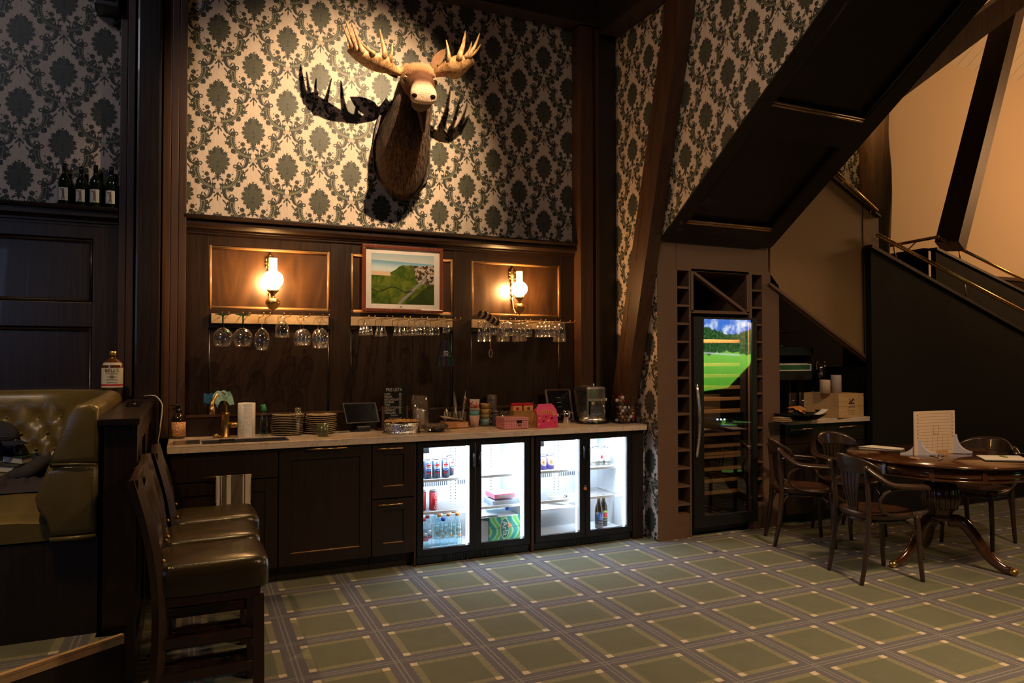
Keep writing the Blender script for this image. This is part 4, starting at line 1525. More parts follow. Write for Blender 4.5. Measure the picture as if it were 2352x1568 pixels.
# golf screen across the room, seen in the cooler's glass
m = M('golf_scene')
p = m.obj()
c = m.xyz(p)
nz = m.noise(4.0, 5, 0.65, vec=p)
fine = m.noise(22.0, 5, 0.7, vec=p)
lawn = m.mix(vss(c[2] + fine * 0.3, -0.5, 0.3), m.mix(fine, (0.06, 0.26, 0.02), (0.12, 0.38, 0.03)), m.mix(fine, (0.16, 0.52, 0.04), (0.30, 0.66, 0.10)))
trees = m.ramp(fine, [(0.35, (0.004, 0.02, 0.01)), (0.52, (0.02, 0.09, 0.02)), (0.68, (0.12, 0.28, 0.08))])
sky = m.mix(vss(nz, 0.45, 0.62), (0.05, 0.20, 0.75), (0.75, 0.85, 1.0))
hz = c[2] + nz * 0.42
a = m.mix(vgt(hz, 0.26), lawn, trees)
a = m.mix(vgt(hz - vabs(c[0]) * 0.22, 0.63), a, sky)
a = m.mix(vlt(vabs(c[2] + c[0] * 0.05 + -0.02), 0.016) * vlt(c[0], 0.2) * 0.5, a, (0.75, 0.8, 0.8))
e = m.n('Emission')
m.nt.links.new(a, e.inputs[0])
e.inputs[1].default_value = 5.0
m.nt.links.new(e.outputs[0], m.out.inputs[0])
mir = lambda px, py, yy: (lambda P: Vector((P.x, 2 * 4.668 - P.y, P.z)))(Y(px, py, 2 * 4.668 - yy))
SY = -2.0
pts = [mir(1620, 731, SY), mir(1731, 729, SY), mir(1731, 815, SY), mir(1722, 838, SY), mir(1672, 890, SY), mir(1616, 898, SY)]
ctr = sum(pts, Vector()) / len(pts)
t = thing('simulator_screen', 'bright golf course screen mirrored in the wine cooler glass', 'screen', ctr)
B().prism(pts, (0, -0.03, 0)).obj('picture', m.m, t)
B().box(ctr.x - 1.1, ctr.x + 1.1, SY - 0.12, SY - 0.05, ctr.z - 1.1, ctr.z + 0.9, 0.01).obj('backing', BLACK_BOARD, t)

# ---------------------------------------------------------------- nook beside the cabinet
struct('wall_nook', B().box(3.5, 6.2, 5.34, 5.40, 0, 3.4), BLACK_BOARD)
struct('wall_nook_side', B().box(5.80, 5.84, 4.70, 5.34, 0, 1.36), BLACK_BOARD)
t = thing('nook_worktop', 'short rose marble worktop in the dark nook under the stairs', 'worktop', (5.2, 5.0, 0.87))
B().box(4.705, 5.70, 4.62, 5.33, 0.872, CT, 0.004).obj('slab', MARBLE, t)
t = thing('nook_cabinet', 'dark base cabinet with two slim brass handles in the nook', 'cabinet', (5.2, 5.0, 0))
q = B()
q.box(4.71, 4.728, 4.69, 5.32, 0.08, 0.87)
q.box(5.672, 5.69, 4.69, 5.32, 0.08, 0.87)
q.box(4.71, 5.69, 5.30, 5.32, 0.08, 0.87)
q.box(4.71, 5.69, 4.75, 4.77, 0.0, 0.08)
q.obj('carcass', W_BLACK, t)
for a, c_, h in ((4.715, 5.18, (1816, 1865, 987)), (5.185, 5.685, (1926, 1968, 981))):
    B().box(a, c_, 4.665, 4.685, 0.70, 0.865, 0.003).obj('drawer_front', W_CAB, t)
    B().box(a, c_, 4.665, 4.685, 0.09, 0.695, 0.003).obj('door', W_CAB, t)
    h0, h1 = Y(h[0], h[2], 4.64), Y(h[1], h[2] - 3, 4.64)
    hq = B().tube([h0, h1], 0.005, 8)
    hq.tube([h0 + Vector((0.02, 0, 0)), h0 + Vector((0.02, 0.026, 0))], 0.004, 6)
    hq.tube([h1 - Vector((0.02, 0, 0)), h1 + Vector((-0.02, 0.026, 0))], 0.004, 6)
    hq.obj('handle', BRASS, t)
t = thing('wall_shelf_unit', 'dark brown open shelf unit hanging in the nook behind the cabinet', 'shelf', (4.9, 5.2, 1.3))
yy = 5.0
gx = lambda p: Y(p, 830, yy).x
gz = lambda p: Y(1830, p, yy).z
xa, xb = gx(1778), gx(1868)
for z0, z1 in ((797, 816), (852, 872)):
    B().box(xa, xb, yy, 5.34, gz(z1), gz(z0), 0.003).obj('shelf', W_CAB, t)
B().box(xb - 0.02, xb, yy, 5.34, gz(872), gz(797)).obj('side_panel', W_CAB, t)
B().box(xa, gx(1846), yy, 5.34, gz(763), gz(758)).obj('shelf', W_POST, t)
B().box(gx(1850), gx(1853), 5.2, 5.34, gz(905), gz(872)).obj('bracket', W_POST, t)
t = thing('game_box', 'green box with pale ribbed lid lying on the nook shelf', 'box', (4.95, 5.1, gz(852)))
ga, gb = gx(1780), gx(1864)
B().box(ga, gb, yy + 0.01, 5.28, gz(850.5), gz(836), 0.002).obj('box', plain('box_green', (0.03, 0.14, 0.06), 0.5), t)
q = B().box(ga, gb, yy + 0.004, 5.29, gz(851.5), gz(849))
q.box(ga, gb, yy + 0.004, 5.29, gz(838), gz(835.5))
q.box(gb - 0.008, gb, yy + 0.003, 5.29, gz(851), gz(836))
q.obj('edge', PAPER, t)
for k in range(12):
    x = ga + 0.012 + k * (gb - ga - 0.03) / 12
    B().box(x, x + 0.012, yy + 0.01, 5.28, gz(835.5), gz(834)).obj('rib', PAPER, t)
t = thing('napkin_scrap', 'crumpled pale napkins on top of the nook shelf unit', 'napkin', (4.9, 5.05, gz(797)))
B().grid(lambda u, v: Vector((gx(1787) + u * 0.15, yy + 0.02 + v * 0.1, gz(797) + 0.004 + 0.028 * abs(sin(u * 7 + v)) * (1 - u))), 12, 6).obj('sheet', PAPER, t)

# things on the nook worktop
t = thing('serving_bowl', 'wide dark bowl holding snack bags on the nook worktop', 'bowl', Z(1838, 965, CT))
o = MW[t.name].translation
B().lathe([(0.08, 0.0), (0.15, 0.02), (0.205, 0.055), (0.215, 0.062), (0.200, 0.058), (0.14, 0.025), (0.001, 0.015)], o, 30).obj('bowl', BLACK_GLOSS, t)
for i, (dx, dy, an, cl, lb) in enumerate(((-0.10, -0.06, 0.5, (0.55, 0.20, 0.05), 'orange foil snack bag standing in the dark bowl'), (-0.03, 0.0, -0.2, (0.50, 0.28, 0.10), 'tan foil snack bag lying in the dark bowl'))):
    t = thing('snack_bag', lb, 'bag', o + Vector((dx, dy, 0.07)))
    an_ = an
    B().grid(lambda u, v: o + Vector((dx + (u - .5) * 0.16, dy + (v - .5) * 0.08, 0.085 + 0.04 * sin(pi * u) * sin(pi * v) + an_ * (0.5 - u) * 0.12 + 0.004 * sin(23 * u + 9 * v))), 14, 8).obj('pack', plain('snack_%d' % i, cl, 0.3, metal=0.3), t)
t = thing('napkin', 'folded white napkin over the rim of the dark bowl', 'napkin', o + Vector((0.13, -0.08, 0.06)))
B().grid(lambda u, v: o + Vector((0.02 + u * 0.17, -0.13 + v * 0.07, 0.062 + 0.035 * u * u - 0.012 * sin(pi * u))), 10, 4).obj('sheet', PAPER, t)
for i in range(3):
    q = Z(1807, 966 - i * 3.4, CT)
    base = Z(1806, 968, CT)
    t = thing('coaster', ('lowest', 'middle', 'topmost')[i] + ' pale coaster of the short pile at the cabinet edge', 'coaster', (base.x, base.y, CT + i * 0.013), 0, 'coasters on the nook worktop')
    B().box(base.x - 0.07, base.x + 0.05 - 0.006 * i, base.y - 0.02, base.y + 0.08, CT + i * 0.013 + 0.0005, CT + i * 0.013 + 0.0105, 0.002).obj('board', W_PALE, t)


def tumbler(name, label, cat, c, r0, r1, h, mat=GLASS, group=None, seg=20, foot=0.008):
    t = thing(name, label, cat, c, 0, group)
    B().lathe([(r0 * .9, 0), (r0, 0.003), (r1, h), (r1 - 0.002, h), (r0 - 0.003, foot), (0.001, foot)], c, seg).obj('glass', mat, t)
    return t


c = Z(1847, 952, CT) + Vector((0.02, 0.16, 0))
c.z = CT
tumbler('drinking_glass', 'tall straight glass standing behind the dark bowl', 'glass', c, 0.035, 0.040, 0.20)
c = c + Vector((0.11, -0.02, 0))
tumbler('drinking_glass', 'second straight glass behind the bowl, next to the pitcher', 'glass', c, 0.035, 0.040, 0.20)
c = c + Vector((0.15, -0.03, 0))
t = tumbler('pitcher', 'clear glass pitcher with looped handle and red liquid line', 'pitcher', c, 0.062, 0.070, 0.21)
B().tube([c + Vector((0.069 + 0.05 * sin(a), 0, 0.12 + 0.07 * -cos(a))) for a in [pi * k / 10 for k in range(11)]], 0.007, 8).obj('handle', GLASS, t)
B().lathe([(0.067, 0.165), (0.0675, 0.185)], c, 20).obj('liquid_line', clear('red_juice', (0.6, 0.1, 0.08), 0.05, 0.3), t)
c = Vector((Y(1886, 880, 5.1).x, 5.10, CT))
t = thing('wine_glass', 'tall stemmed wine glass standing behind the pitcher', 'glass', c)
B().lathe([(0.04, 0), (0.038, 0.003), (0.005, 0.008), (0.004, 0.33)], c, 18).obj('stem', GLASS, t)
B().lathe([(0.005, 0.33), (0.030, 0.35), (0.045, 0.40), (0.040, 0.50), (0.039, 0.50), (0.044, 0.40), (0.029, 0.352), (0.002, 0.334)], c, 20).obj('bowl', GLASS, t)

# crate: the near vertical edge and two faces
e0 = Z(1927, 960, CT)
ux = (Z(1984, 956, CT) - e0)
ux.z = 0
L1 = ux.length
ux.normalize()
uy = Vector((-ux.y, ux.x, 0))
hc = Y(1927, 907, e0.y).z - CT
t = thing('wine_crate', 'pine wine crate with a printed emblem carrying two candles', 'crate', (e0.x, e0.y, CT))
L2 = 0.36


def crate_box(a0, a1, c0, c1, z0, z1):
    q = B()
    vs = [e0 + ux * a + uy * c_ + Vector((0, 0, z)) for z in (z0, z1) for c_ in (c0, c1) for a in (a0, a1)]
    return q.add(vs, [(0, 2, 3, 1), (4, 5, 7, 6), (0, 1, 5, 4), (2, 6, 7, 3), (0, 4, 6, 2), (1, 3, 7, 5)])


for k in range(2):
    crate_box(0, L1, 0, 0.012, k * hc / 2 + 0.001, (k + 1) * hc / 2 - 0.001).obj('board', W_CRATE, t)
crate_box(0, 0.01, 0.0121, L2, 0.001, hc - 0.001).obj('board', W_CRATE, t)
crate_box(L1 - 0.01, L1, 0.0121, L2, 0.001, hc - 0.001).obj('board', W_CRATE, t)
crate_box(0.01, L1 - 0.01, L2 - 0.01, L2, 0.001, hc - 0.001).obj('board', W_CRATE, t)
crate_box(0, L1, 0, L2, hc - 0.001, hc + 0.008).obj('lid', W_CRATE, t)
fo = e0 + ux * (L1 * 0.5) + Vector((0, 0, hc * 0.45)) - uy * 0.0006
lettering('CHATEAU', 0.030, INK, t, fo, right=ux, depth=0.0005, squash=0.8)
for k in range(3):
    q = fo + Vector((0, 0, -0.030 - 0.016 * k))
    B().obox(q - ux * (0.06 - .008 * k), q + ux * (0.06 - .008 * k), 0.0004, 0.003).obj('print_line', INK, t)
em = fo + Vector((0, 0, 0.045))
for a, c_, w_ in (((-.04, -.012), (.045, -.012), .012), ((-.03, 0), (.0, .012), .012), ((.0, -.005), (.025, .03), .014), ((.02, .03), (.045, .012), .010), ((-.035, .025), (-.01, .03), .008)):
    B().obox(em + ux * a[0] + Vector((0, 0, a[1])), em + ux * c_[0] + Vector((0, 0, c_[1])), 0.0005, w_).obj('emblem', INK, t)
so = e0 + uy * 0.20 + Vector((0, 0, hc * 0.25)) - ux * 0.0006
B().obox(so - uy * 0.04, so + uy * 0.04, 0.0005, 0.022).obj('emblem', INK, t)
for lab, a, c_, r, h in (('shorter ivory candle with hollowed top standing on the wine crate', -0.045, 0.12, 0.045, 0.125), ('taller grey-white candle with hollowed top on the wine crate', 0.115, 0.12, 0.046, 0.165)):
    q = e0 + ux * (a + 0.02) + uy * c_ + Vector((0, 0, hc + 0.0085))
    t = thing('candle', lab, 'candle', q, 0, 'candles on the wine crate')
    B().lathe([(r, 0), (r, h - .012), (r - .004, h), (r - .010, h - 0.004), (r - .016, h - 0.03), (0.001, h - 0.035)], q, 24).obj('wax', plain('wax_%d' % int(h * 1000), (0.62, 0.47, 0.33) if h < .14 else (0.45, 0.38, 0.36), 0.6), t)
    B().cyl(q + Vector((0, 0, h - 0.04)), 0.003, 0.032, 8).obj('wick', PAPER, t)


# ---------------------------------------------------------------- things on the long worktop
def on(px_, py_, dep=0.13):
    p = Z(px_, py_, CT)
    if p.y > 5.335 - dep:
        p = Y(px_, py_, 5.335 - dep)
        p.z = CT
    return p


def hz_of(px_, py_, c): return Y(px_, py_, c.y).z


c = on(410, 1003, 0.06) + Vector((0, 0.01, 0))
t = thing('soap_bottle', 'brown bottle with a speckled orange label next to the sink drainer', 'bottle', c)
B().lathe([(0.038, 0), (0.043, 0.006), (0.043, 0.13), (0.030, 0.15), (0.018, 0.17)], c, 22).obj('bottle', BROWN_G, t)
m = M('speckled_label')
m.color(m.mix(vgt(m.noise(150.0, 3, 0.6), 0.52), (0.42, 0.14, 0.04), (0.75, 0.50, 0.28))).set(rough=0.6)
B().lathe([(0.0434, 0.018), (0.0434, 0.112)], c, 22).obj('label_sleeve', m.m, t)
B().cyl(c + Vector((0, 0, 0.17)), 0.015, 0.03, 14).obj('pump_collar', BLACK, t)
B().tube([c + Vector((0, 0, 0.2)), c + Vector((0, 0, 0.225)), c + Vector((-0.045, -0.01, 0.225))], 0.006, 8).obj('spout', BLACK, t)

c = on(517, 1003)
t = thing('kitchen_tap', 'aged brass kitchen tap with side lever, a blue cloth thrown over it', 'tap', c)
zt_ = hz_of(517, 905, c)
h = zt_ - CT
B().lathe([(0.034, 0), (0.034, 0.01), (0.026, 0.014), (0.026, 0.15), (0.030, 0.155), (0.030, 0.168), (0.013, 0.172)], c, 20).obj('body', OLD_BRASS, t)
sp = spline([c + Vector((0, 0, 0.16)), c + Vector((0, 0, h - 0.06)), c + Vector((-0.012, -0.02, h - 0.005)), c + Vector((-0.05, -0.075, h + 0.005)), c + Vector((-0.085, -0.14, h - 0.045)), c + Vector((-0.09, -0.15, h - 0.085))], 6)
B().tube(sp, 0.0145, 12).obj('spout', OLD_BRASS, t)
B().cyl(c + Vector((-0.088, -0.147, h - 0.125)), 0.019, 0.055, 14).obj('spray_head', OLD_BRASS, t)
B().cyl(c + Vector((0.02, 0, 0.085)), 0.020, 0.075, 14, axis=(1, 0, 0)).obj('valve', OLD_BRASS, t)
B().tube([c + Vector((0.085, 0, 0.09)), c + Vector((0.088, 0, 0.20))], [0.007, 0.006], 8).obj('lever', BRASS, t)
B().cyl(c + Vector((-0.075, 0.0, 0.012)), 0.016, 0.035, 12, axis=(1, 0, 0.15)).obj('side_knob', OLD_BRASS, t)
m = M('printed_dish_cloth')
nz = m.noise(26.0, 4, 0.6, dist=1.2)
m.color(m.mix(vgt(nz, 0.53), (0.16, 0.29, 0.27), (0.05, 0.13, 0.14)))
m.set(rough=0.8)
t = thing('dish_cloth', 'teal printed dish cloth draped over the brass tap spout', 'cloth', c + Vector((-0.04, -0.06, h)))
top = [c + Vector((0.035, 0.06, h + 0.010)), c + Vector((0.0, 0.0, h + 0.022)), c + Vector((-0.05, -0.075, h + 0.026)), c + Vector((-0.095, -0.13, h - 0.010))]
tp = spline(top, 5)


def drape(u, v):
    i = u * (len(tp) - 1)
    k = min(int(i), len(tp) - 2)
    p = tp[k].lerp(tp[k + 1], i - k)
    w_ = (v - 0.5) * 2
    side = Vector((0.85, -0.5, 0)).normalized()
    fall = abs(w_) ** 1.3 * (0.075 + 0.02 * sin(u * 6))
    return p + side * (w_ * 0.028 * (1 + 0.6 * u)) - Vector((0, 0, fall)) + Vector((0, 0, 0.004 * sin(u * 20 + w_ * 4)))


B().grid(drape, 22, 22).obj('cloth', m.m, t, recalc=False)
B().grid(lambda u, v: tp[-1] + Vector((0.012 - 0.055 * u, -0.004 + 0.012 * sin(u * 4), 0.022 - 0.062 * v + 0.006 * sin(u * 9))), 6, 6).obj('blue_corner', plain('cloth_blue', (0.02, 0.12, 0.24), 0.8), t, recalc=False)

c = on(566, 998)
t = thing('paper_towel_roll', 'upright white kitchen paper roll beside the brass tap', 'paper roll', c)
h = hz_of(566, 925, c) - CT
B().lathe([(0.056, 0), (0.057, 0.002), (0.057, h - 0.002), (0.055, h), (0.020, h), (0.020, h - 0.01), (0.001, h - 0.01)], c, 32).obj('roll', TISSUE, t)
B().grid(lambda u, v: c + Vector((sin(-0.35 + 0.9 * u) * (0.0575 + 0.001), -cos(-0.35 + 0.9 * u) * (0.0575 + 0.001 + 0.006 * max(0, u - 0.8)), 0.001 + v * (h - 0.003))), 12, 2).obj('loose_sheet', TISSUE, t)

c = on(606, 994)
t = thing('dish_soap', 'clear dish soap bottle with a green cap', 'bottle', c)
B().lathe([(0.026, 0), (0.030, 0.01), (0.030, 0.10), (0.022, 0.14), (0.011, 0.17)], c, 16, sy=0.7).obj('bottle', PLASTIC, t)
B().lathe([(0.027, 0.012), (0.027, 0.05)], c, 16, sy=0.66).obj('soap', clear('soap_liquid', (0.2, 0.45, 0.25), 0.05, 0.3), t)
B().lathe([(0.013, 0.17), (0.018, 0.178), (0.018, 0.195), (0.010, 0.215), (0.006, 0.22)], c, 14).obj('cap', GREEN, t)
B().tube([c + Vector((0, 0, 0.205)), c + Vector((-0.022, -0.01, 0.212))], 0.006, 8).obj('nozzle', GREEN, t)

STONE = plain('stoneware', (0.33, 0.245, 0.14), 0.28, coat=0.4, var=0.15, scale=30)
PLATE_EDGE = plain('glazed_rim', (0.42, 0.31, 0.18), 0.25, coat=0.5, var=0.2)


def plates(cpx, cpy, n, rad, top, label, group):
    c = on(cpx, cpy) + Vector((0, rad * 0.8, 0))
    h = (hz_of(cpx, top, c) - CT) / n
    for i in range(n):
        o = c + Vector((random.uniform(-.006, .006), random.uniform(-.004, .004), i * h + 0.0006))
        pos_ = ('lowest plate of ' if i == 0 else 'topmost plate of ' if i == n - 1 else '%s plate up in ' % ('second third fourth fifth sixth seventh eighth ninth tenth eleventh'.split()[i - 1]))
        t = thing('dinner_plate', 'beige stoneware ' + pos_ + label, 'plate', o, 0, group)
        B().lathe([(rad * .62, 0), (rad * .66, h * 0.15), (rad * 0.97, h * .80), (rad * 1.0, h * 0.97), (rad * 0.985, h * 1.02), (rad * 0.95, h * 0.95), (rad * .64, h * 0.32), (0.001, h * 0.3)], o, 36).obj('plate', STONE, t)
        B().tube([o + Vector((cos(2 * pi * k / 30) * rad * .992, sin(2 * pi * k / 30) * rad * .992, h * 0.95)) for k in range(30)], h * 0.16, 5, closed=True).obj('rim', PLATE_EDGE, t)


plates(664, 1000, 12, 0.110, 951, 'the stack next to the flute', 'plates in the stack next to the flute')
plates(742, 997, 10, 0.108, 951, 'the stack behind the green cup', 'plates in the stack behind the green cup')

c = on(684, 1001)
t = thing('champagne_flute', 'clear tall flute standing in front of the plate stack', 'glass', c)
h = hz_of(684, 936, c) - CT
B().lathe([(0.020, 0), (0.020, 0.003), (0.006, 0.008), (0.006, 0.03), (0.012, 0.05), (0.017, h * .6), (0.0215, h), (0.020, h), (0.015, h * .6), (0.008, 0.055), (0.001, 0.05)], c, 18).obj('glass', GLASS, t)
c = on(742, 1002)
t = thing('cup', 'olive green beaker in front of the second plate stack', 'cup', c)
h = hz_of(742, 973, c) - CT
B().lathe([(0.034, 0), (0.036, 0.003), (0.043, h), (0.040, h), (0.034, 0.01), (0.001, 0.008)], c, 24).obj('beaker', plain('olive_glaze', (0.075, 0.080, 0.030), 0.3, coat=0.4), t)

c = on(832, 986)
t = thing('tablet_till', 'black tablet till tilted on a stand in front of the panelling', 'tablet', c)
p00, p10, p11, p01 = (Y(x, y, c.y + d) for x, y, d in ((796, 972, 0.02), (872, 968, 0.02), (862, 925, 0.07), (787, 927, 0.07)))
n_ = (p10 - p00).cross(p01 - p00).normalized()
B().prism([p00, p10, p11, p01], n_ * -0.018).obj('case', BLACK, t)
ctr = (p00 + p10 + p11 + p01) / 4
B().prism([ctr + (p - ctr) * 0.93 + n_ * 0.001 for p in (p00, p10, p11, p01)], n_ * -0.004).obj('screen', BLACK_GLOSS, t)
B().tube([p00 + n_ * .001, p10 + n_ * .001, p11 + n_ * .001, p01 + n_ * .001], 0.004, 6, closed=True).obj('bezel', plain('bezel_grey', (0.06, 0.055, 0.05), 0.4), t)
m0 = (p00 + p10) / 2
B().prism([m0 + Vector((-0.03, 0.03, 0)), m0 + Vector((0.03, 0.03, 0)), Vector((m0.x + 0.03, m0.y + 0.05, CT + 0.001)), Vector((m0.x - 0.03, m0.y + 0.05, CT + 0.001))], (0, 0.012, 0)).obj('stand', BLACK, t)
B().box(m0.x - 0.05, m0.x + 0.05, m0.y - 0.0, m0.y + 0.10, CT + 0.0005, CT + 0.008, 0.002).obj('foot', BLACK, t)
c = on(836, 990)
t = thing('card_reader', 'small dark card reader box in front of the tablet', 'card reader', c)
h = hz_of(836, 975, c) - CT
B().box(c.x - 0.047, c.x + 0.047, c.y, c.y + 0.06, CT + 0.0005, CT + h - 0.02, 0.004).obj('case', BLACK, t)
B().box(c.x - 0.045, c.x + 0.045, c.y + 0.002, c.y + 0.058, CT + h - 0.02, CT + h - 0.012, 0.003).obj('lid', plain('grey_lid', (0.12, 0.11, 0.09), 0.4), t)
c = on(806, 992)
t = thing('key_bunch', 'bunch of keys and black fobs lying on the worktop', 'keys', c)
B().box(c.x - 0.01, c.x + 0.035, c.y, c.y + 0.03, CT + 0.001, CT + 0.018, 0.006).obj('fob', BLACK_GLOSS, t)
B().box(c.x + 0.04, c.x + 0.075, c.y + 0.01, c.y + 0.035, CT + 0.001, CT + 0.022, 0.007).obj('fob', BLACK_GLOSS, t)
for k in range(3):
    a = 0.15 * k
    B().obox(c + Vector((-0.02, 0.01 * k, 0.004 + .002 * k)), c + Vector((-0.10 + 0.012 * k, 0.006 * k, 0.004 + .002 * k)), 0.008, 0.002).obj('key', STEEL, t)
B().tube(arc(c + Vector((-0.008, 0.012, 0.006)), 0.012, 0, 2 * pi, 14, (1, 0, 0), (0, 1, 0))[:-1], 0.0015, 6, closed=True).obj('ring', STEEL, t)

# price list
c = on(905, 985, 0.12)
yb_ = c.y + 0.05
P = lambda x, y: Y(x, y, yb_)
t = thing('price_list_board', 'black chalkboard price list in a low wooden stand', 'sign', (P(905, 985).x, yb_, CT))
a0, a1 = P(880, 985), P(934, 980)
ztop_, zbot = P(905, 889).z, CT + 0.012
B().box(a0.x, a1.x, yb_, yb_ + 0.008, zbot, ztop_, 0.001).obj('board', BLACK_BOARD, t)
B().box(a0.x - 0.012, a0.x + 0.008, yb_ - 0.002, yb_ + 0.012, CT + 0.004, P(878, 933).z, 0.002).obj('upright', W_POST, t)
B().box(a0.x - 0.05, a0.x + 0.05, yb_ - 0.045, yb_ + 0.055, CT + 0.0005, CT + 0.014, 0.003).obj('base', W_POST, t)
B().box(a1.x - 0.004, a1.x + 0.012, yb_ - 0.002, yb_ + 0.012, CT + 0.004, P(941, 932).z, 0.002).obj('upright', W_POST, t)
CHALK = plain('chalk', (0.40, 0.37, 0.32), 0.9)
lx, rx = P(883, 900).x, P(926, 900).x
lettering('PRIS LISTA', 0.034, CHALK, t, (P(905, 895).x, yb_, P(905, 895).z), depth=0.001, squash=0.8)
for k, (n__, v_) in enumerate((('KAFFE', '40:-'), ('DRICKA', '20:-'), ('KEXCHOKLAD', '15:-'), ('SNICKERS', '15:-'), ('TWIX', '15:-'), ('DELICATO BOLL', '20:-'), ('HEMBAKAT', '25:-'), ('TRADGARD', '35:-'))):
    z = P(905, 905 + k * 6.1).z
    lettering(n__, 0.023, CHALK, t, (lx, yb_, z), align='LEFT', depth=0.001, squash=0.72)
    lettering(v_, 0.023, CHALK, t, (P(916, 905).x, yb_, z), align='LEFT', depth=0.001, squash=0.8)
lettering('SWISH', 0.018, CHALK, t, (P(905, 955).x, yb_, P(905, 954).z), depth=0.001)
lettering('123 046 13 47', 0.022, CHALK, t, (P(907, 961).x, yb_, P(907, 961).z), depth=0.001, squash=0.8)

c = on(970, 976) + Vector((0, 0.06, 0))
t = thing('glass_cylinder', 'clear glass cylinder lantern around a white candle', 'vase', c)
h = hz_of(970, 908, c) - CT
B().lathe([(0.070, 0), (0.072, 0.004), (0.072, h), (0.069, h), (0.068, 0.012), (0.001, 0.010)], c, 30).obj('glass', GLASS, t)
t = thing('candle', 'white block candle inside the glass cylinder', 'candle', c + Vector((0, 0, 0.0125)))
hc_ = hz_of(970, 939, c) - CT
B().lathe([(0.034, 0.0128), (0.034, hc_ - 0.01), (0.031, hc_ - 0.004), (0.026, hc_), (0.001, hc_ - 0.003)], c, 24).obj('wax', plain('wax_white', (0.72, 0.62, 0.52), 0.5), t)
B().cyl(c + Vector((0, 0, hc_ - 0.004)), 0.002, 0.012, 6).obj('wick', INK, t)

c = on(931, 996) + Vector((0, 0.10, 0))
t = thing('cake', 'crumble topped cake wrapped in crumpled foil', 'cake', c)
rr = 0.128
h = 0.075
q = B()
rings = []
for i, z in enumerate((0.001, 0.01, 0.03, 0.05, h)):
    ring = []
    for k in range(60):
        a = 2 * pi * k / 60
        n__ = 0.006 * noise.noise((cos(a) * 9, sin(a) * 9, z * 60)) + (0.010 if i == 0 else 0)
        ring.append(c + Vector((cos(a) * (rr + n__), sin(a) * (rr + n__), z + (0.005 * noise.noise((cos(a) * 12, sin(a) * 12, 3)) if i == 4 else 0))))
    rings.append(ring)
q.loft(rings)
q.obj('foil', FOIL, t)
B().grid(lambda u, v: c + Vector((cos(2 * pi * u) * v * (rr - .004), sin(2 * pi * u) * v * (rr - .004), h + 0.008 + 0.010 * noise.noise((cos(2 * pi * u) * v * 8, sin(2 * pi * u) * v * 8, 1)) + 0.004 * (1 - v))), 48, 10).obj('crumble', plain('crumble_gold', (0.50, 0.27, 0.08), 0.8, var=0.5, scale=90, bump=0.6), t)
for k in range(60):
    a, r_ = random.uniform(0, 2 * pi), random.uniform(0.01, rr - 0.012)
    s_ = random.uniform(0.004, 0.008)
    p = c + Vector((cos(a) * r_, sin(a) * r_, h + 0.012))
    if k == 0:
        q = B()
    q.ball(p, s_, 6, 4)
q.obj('crumbs', bpy.data.materials['crumble_gold'], t, kind='stuff')

c = on(1008, 993) + Vector((0, 0.085, 0))
t = thing('wrapped_bowl', 'shallow brown bowl of biscuits under cling film', 'bowl', c)
B().lathe([(0.05, 0.0005), (0.085, 0.02), (0.100, 0.045), (0.096, 0.045), (0.08, 0.022), (0.001, 0.012)], c, 28).obj('bowl', plain('brown_bowl', (0.05, 0.03, 0.015), 0.4), t)
for k in range(7):
    a = k * 0.9
    B().lathe([(0.024, 0), (0.026, 0.004), (0.024, 0.010)], c + Vector((cos(a) * 0.045, sin(a) * 0.045, 0.024 + 0.006 * (k % 3))), 12, axis=(cos(a) * .5, sin(a) * .5, 1)).obj('biscuit', plain('biscuit', (0.16, 0.085, 0.03), 0.8, var=0.4), t)
B().grid(lambda u, v: c + Vector((cos(2 * pi * u) * (0.02 + 0.086 * v), sin(2 * pi * u) * (0.02 + 0.086 * v), 0.062 - 0.05 * v ** 3 + 0.008 * sin(u * 40) * v)), 70, 8).obj('film', WRAP, t, recalc=False)

# wooden tray with cutlery jars
c = on(1052, 978, 0.20)
t = thing('napkin_tray', 'printed wooden tray of paper napkins beside the cutlery jars', 'tray', c)
h = 0.048
x0, x1 = Y(1040, 975, c.y).x - 0.04, Y(1076, 975, c.y).x
q = B().box(x0, x1, c.y, c.y + 0.012, CT + 0.0005, CT + h, 0.001)
q.box(x0, x1, c.y + 0.16, c.y + 0.172, CT + 0.0005, CT + h, 0.001)
q.box(x0, x0 + 0.012, c.y + 0.012, c.y + 0.16, CT + 0.0005, CT + h, 0.001)
q.box(x1 - 0.012, x1, c.y + 0.012, c.y + 0.16, CT + 0.0005, CT + h, 0.001)
q.box(x0, x1, c.y, c.y + 0.172, CT + 0.0005, CT + 0.006)
q.obj('tray', wood('orange_tray', (0.45, 0.18, 0.05), (0.62, 0.30, 0.10), 0.6), t)
m = M('scroll_print')
m.color(m.mix(vgt(m.noise(110.0, 3, 0.6, dist=2.0), 0.50), (0.62, 0.16, 0.04), (0.78, 0.55, 0.32))).set(rough=0.6)
B().box((x0 + x1) / 2 - 0.01, x1 - 0.006, c.y - 0.0015, c.y, CT + 0.006, CT + h - 0.006).obj('print_panel', m.m, t)
for k in range(4):
    B().box(x0 + 0.014, x1 - 0.05, c.y + 0.016 + 0.01 * k, c.y + 0.15, CT + 0.008 + k * 0.011, CT + 0.017 + k * 0.011, 0.003).obj('napkin', plain('napkin_tone_%d' % k, (0.55, 0.33 - .03 * k, 0.17), 0.8), t)
B().prism([Vector((x0 - 0.02, c.y + 0.05, CT + h + 0.03)), Vector((x0 + 0.13, c.y + 0.04, CT + h + 0.012)), Vector((x0 + 0.13, c.y + 0.14, CT + h + 0.014)), Vector((x0 - 0.02, c.y + 0.14, CT + h + 0.04))], (0, 0, 0.004)).obj('napkin', W_PALE, t)
jars = []
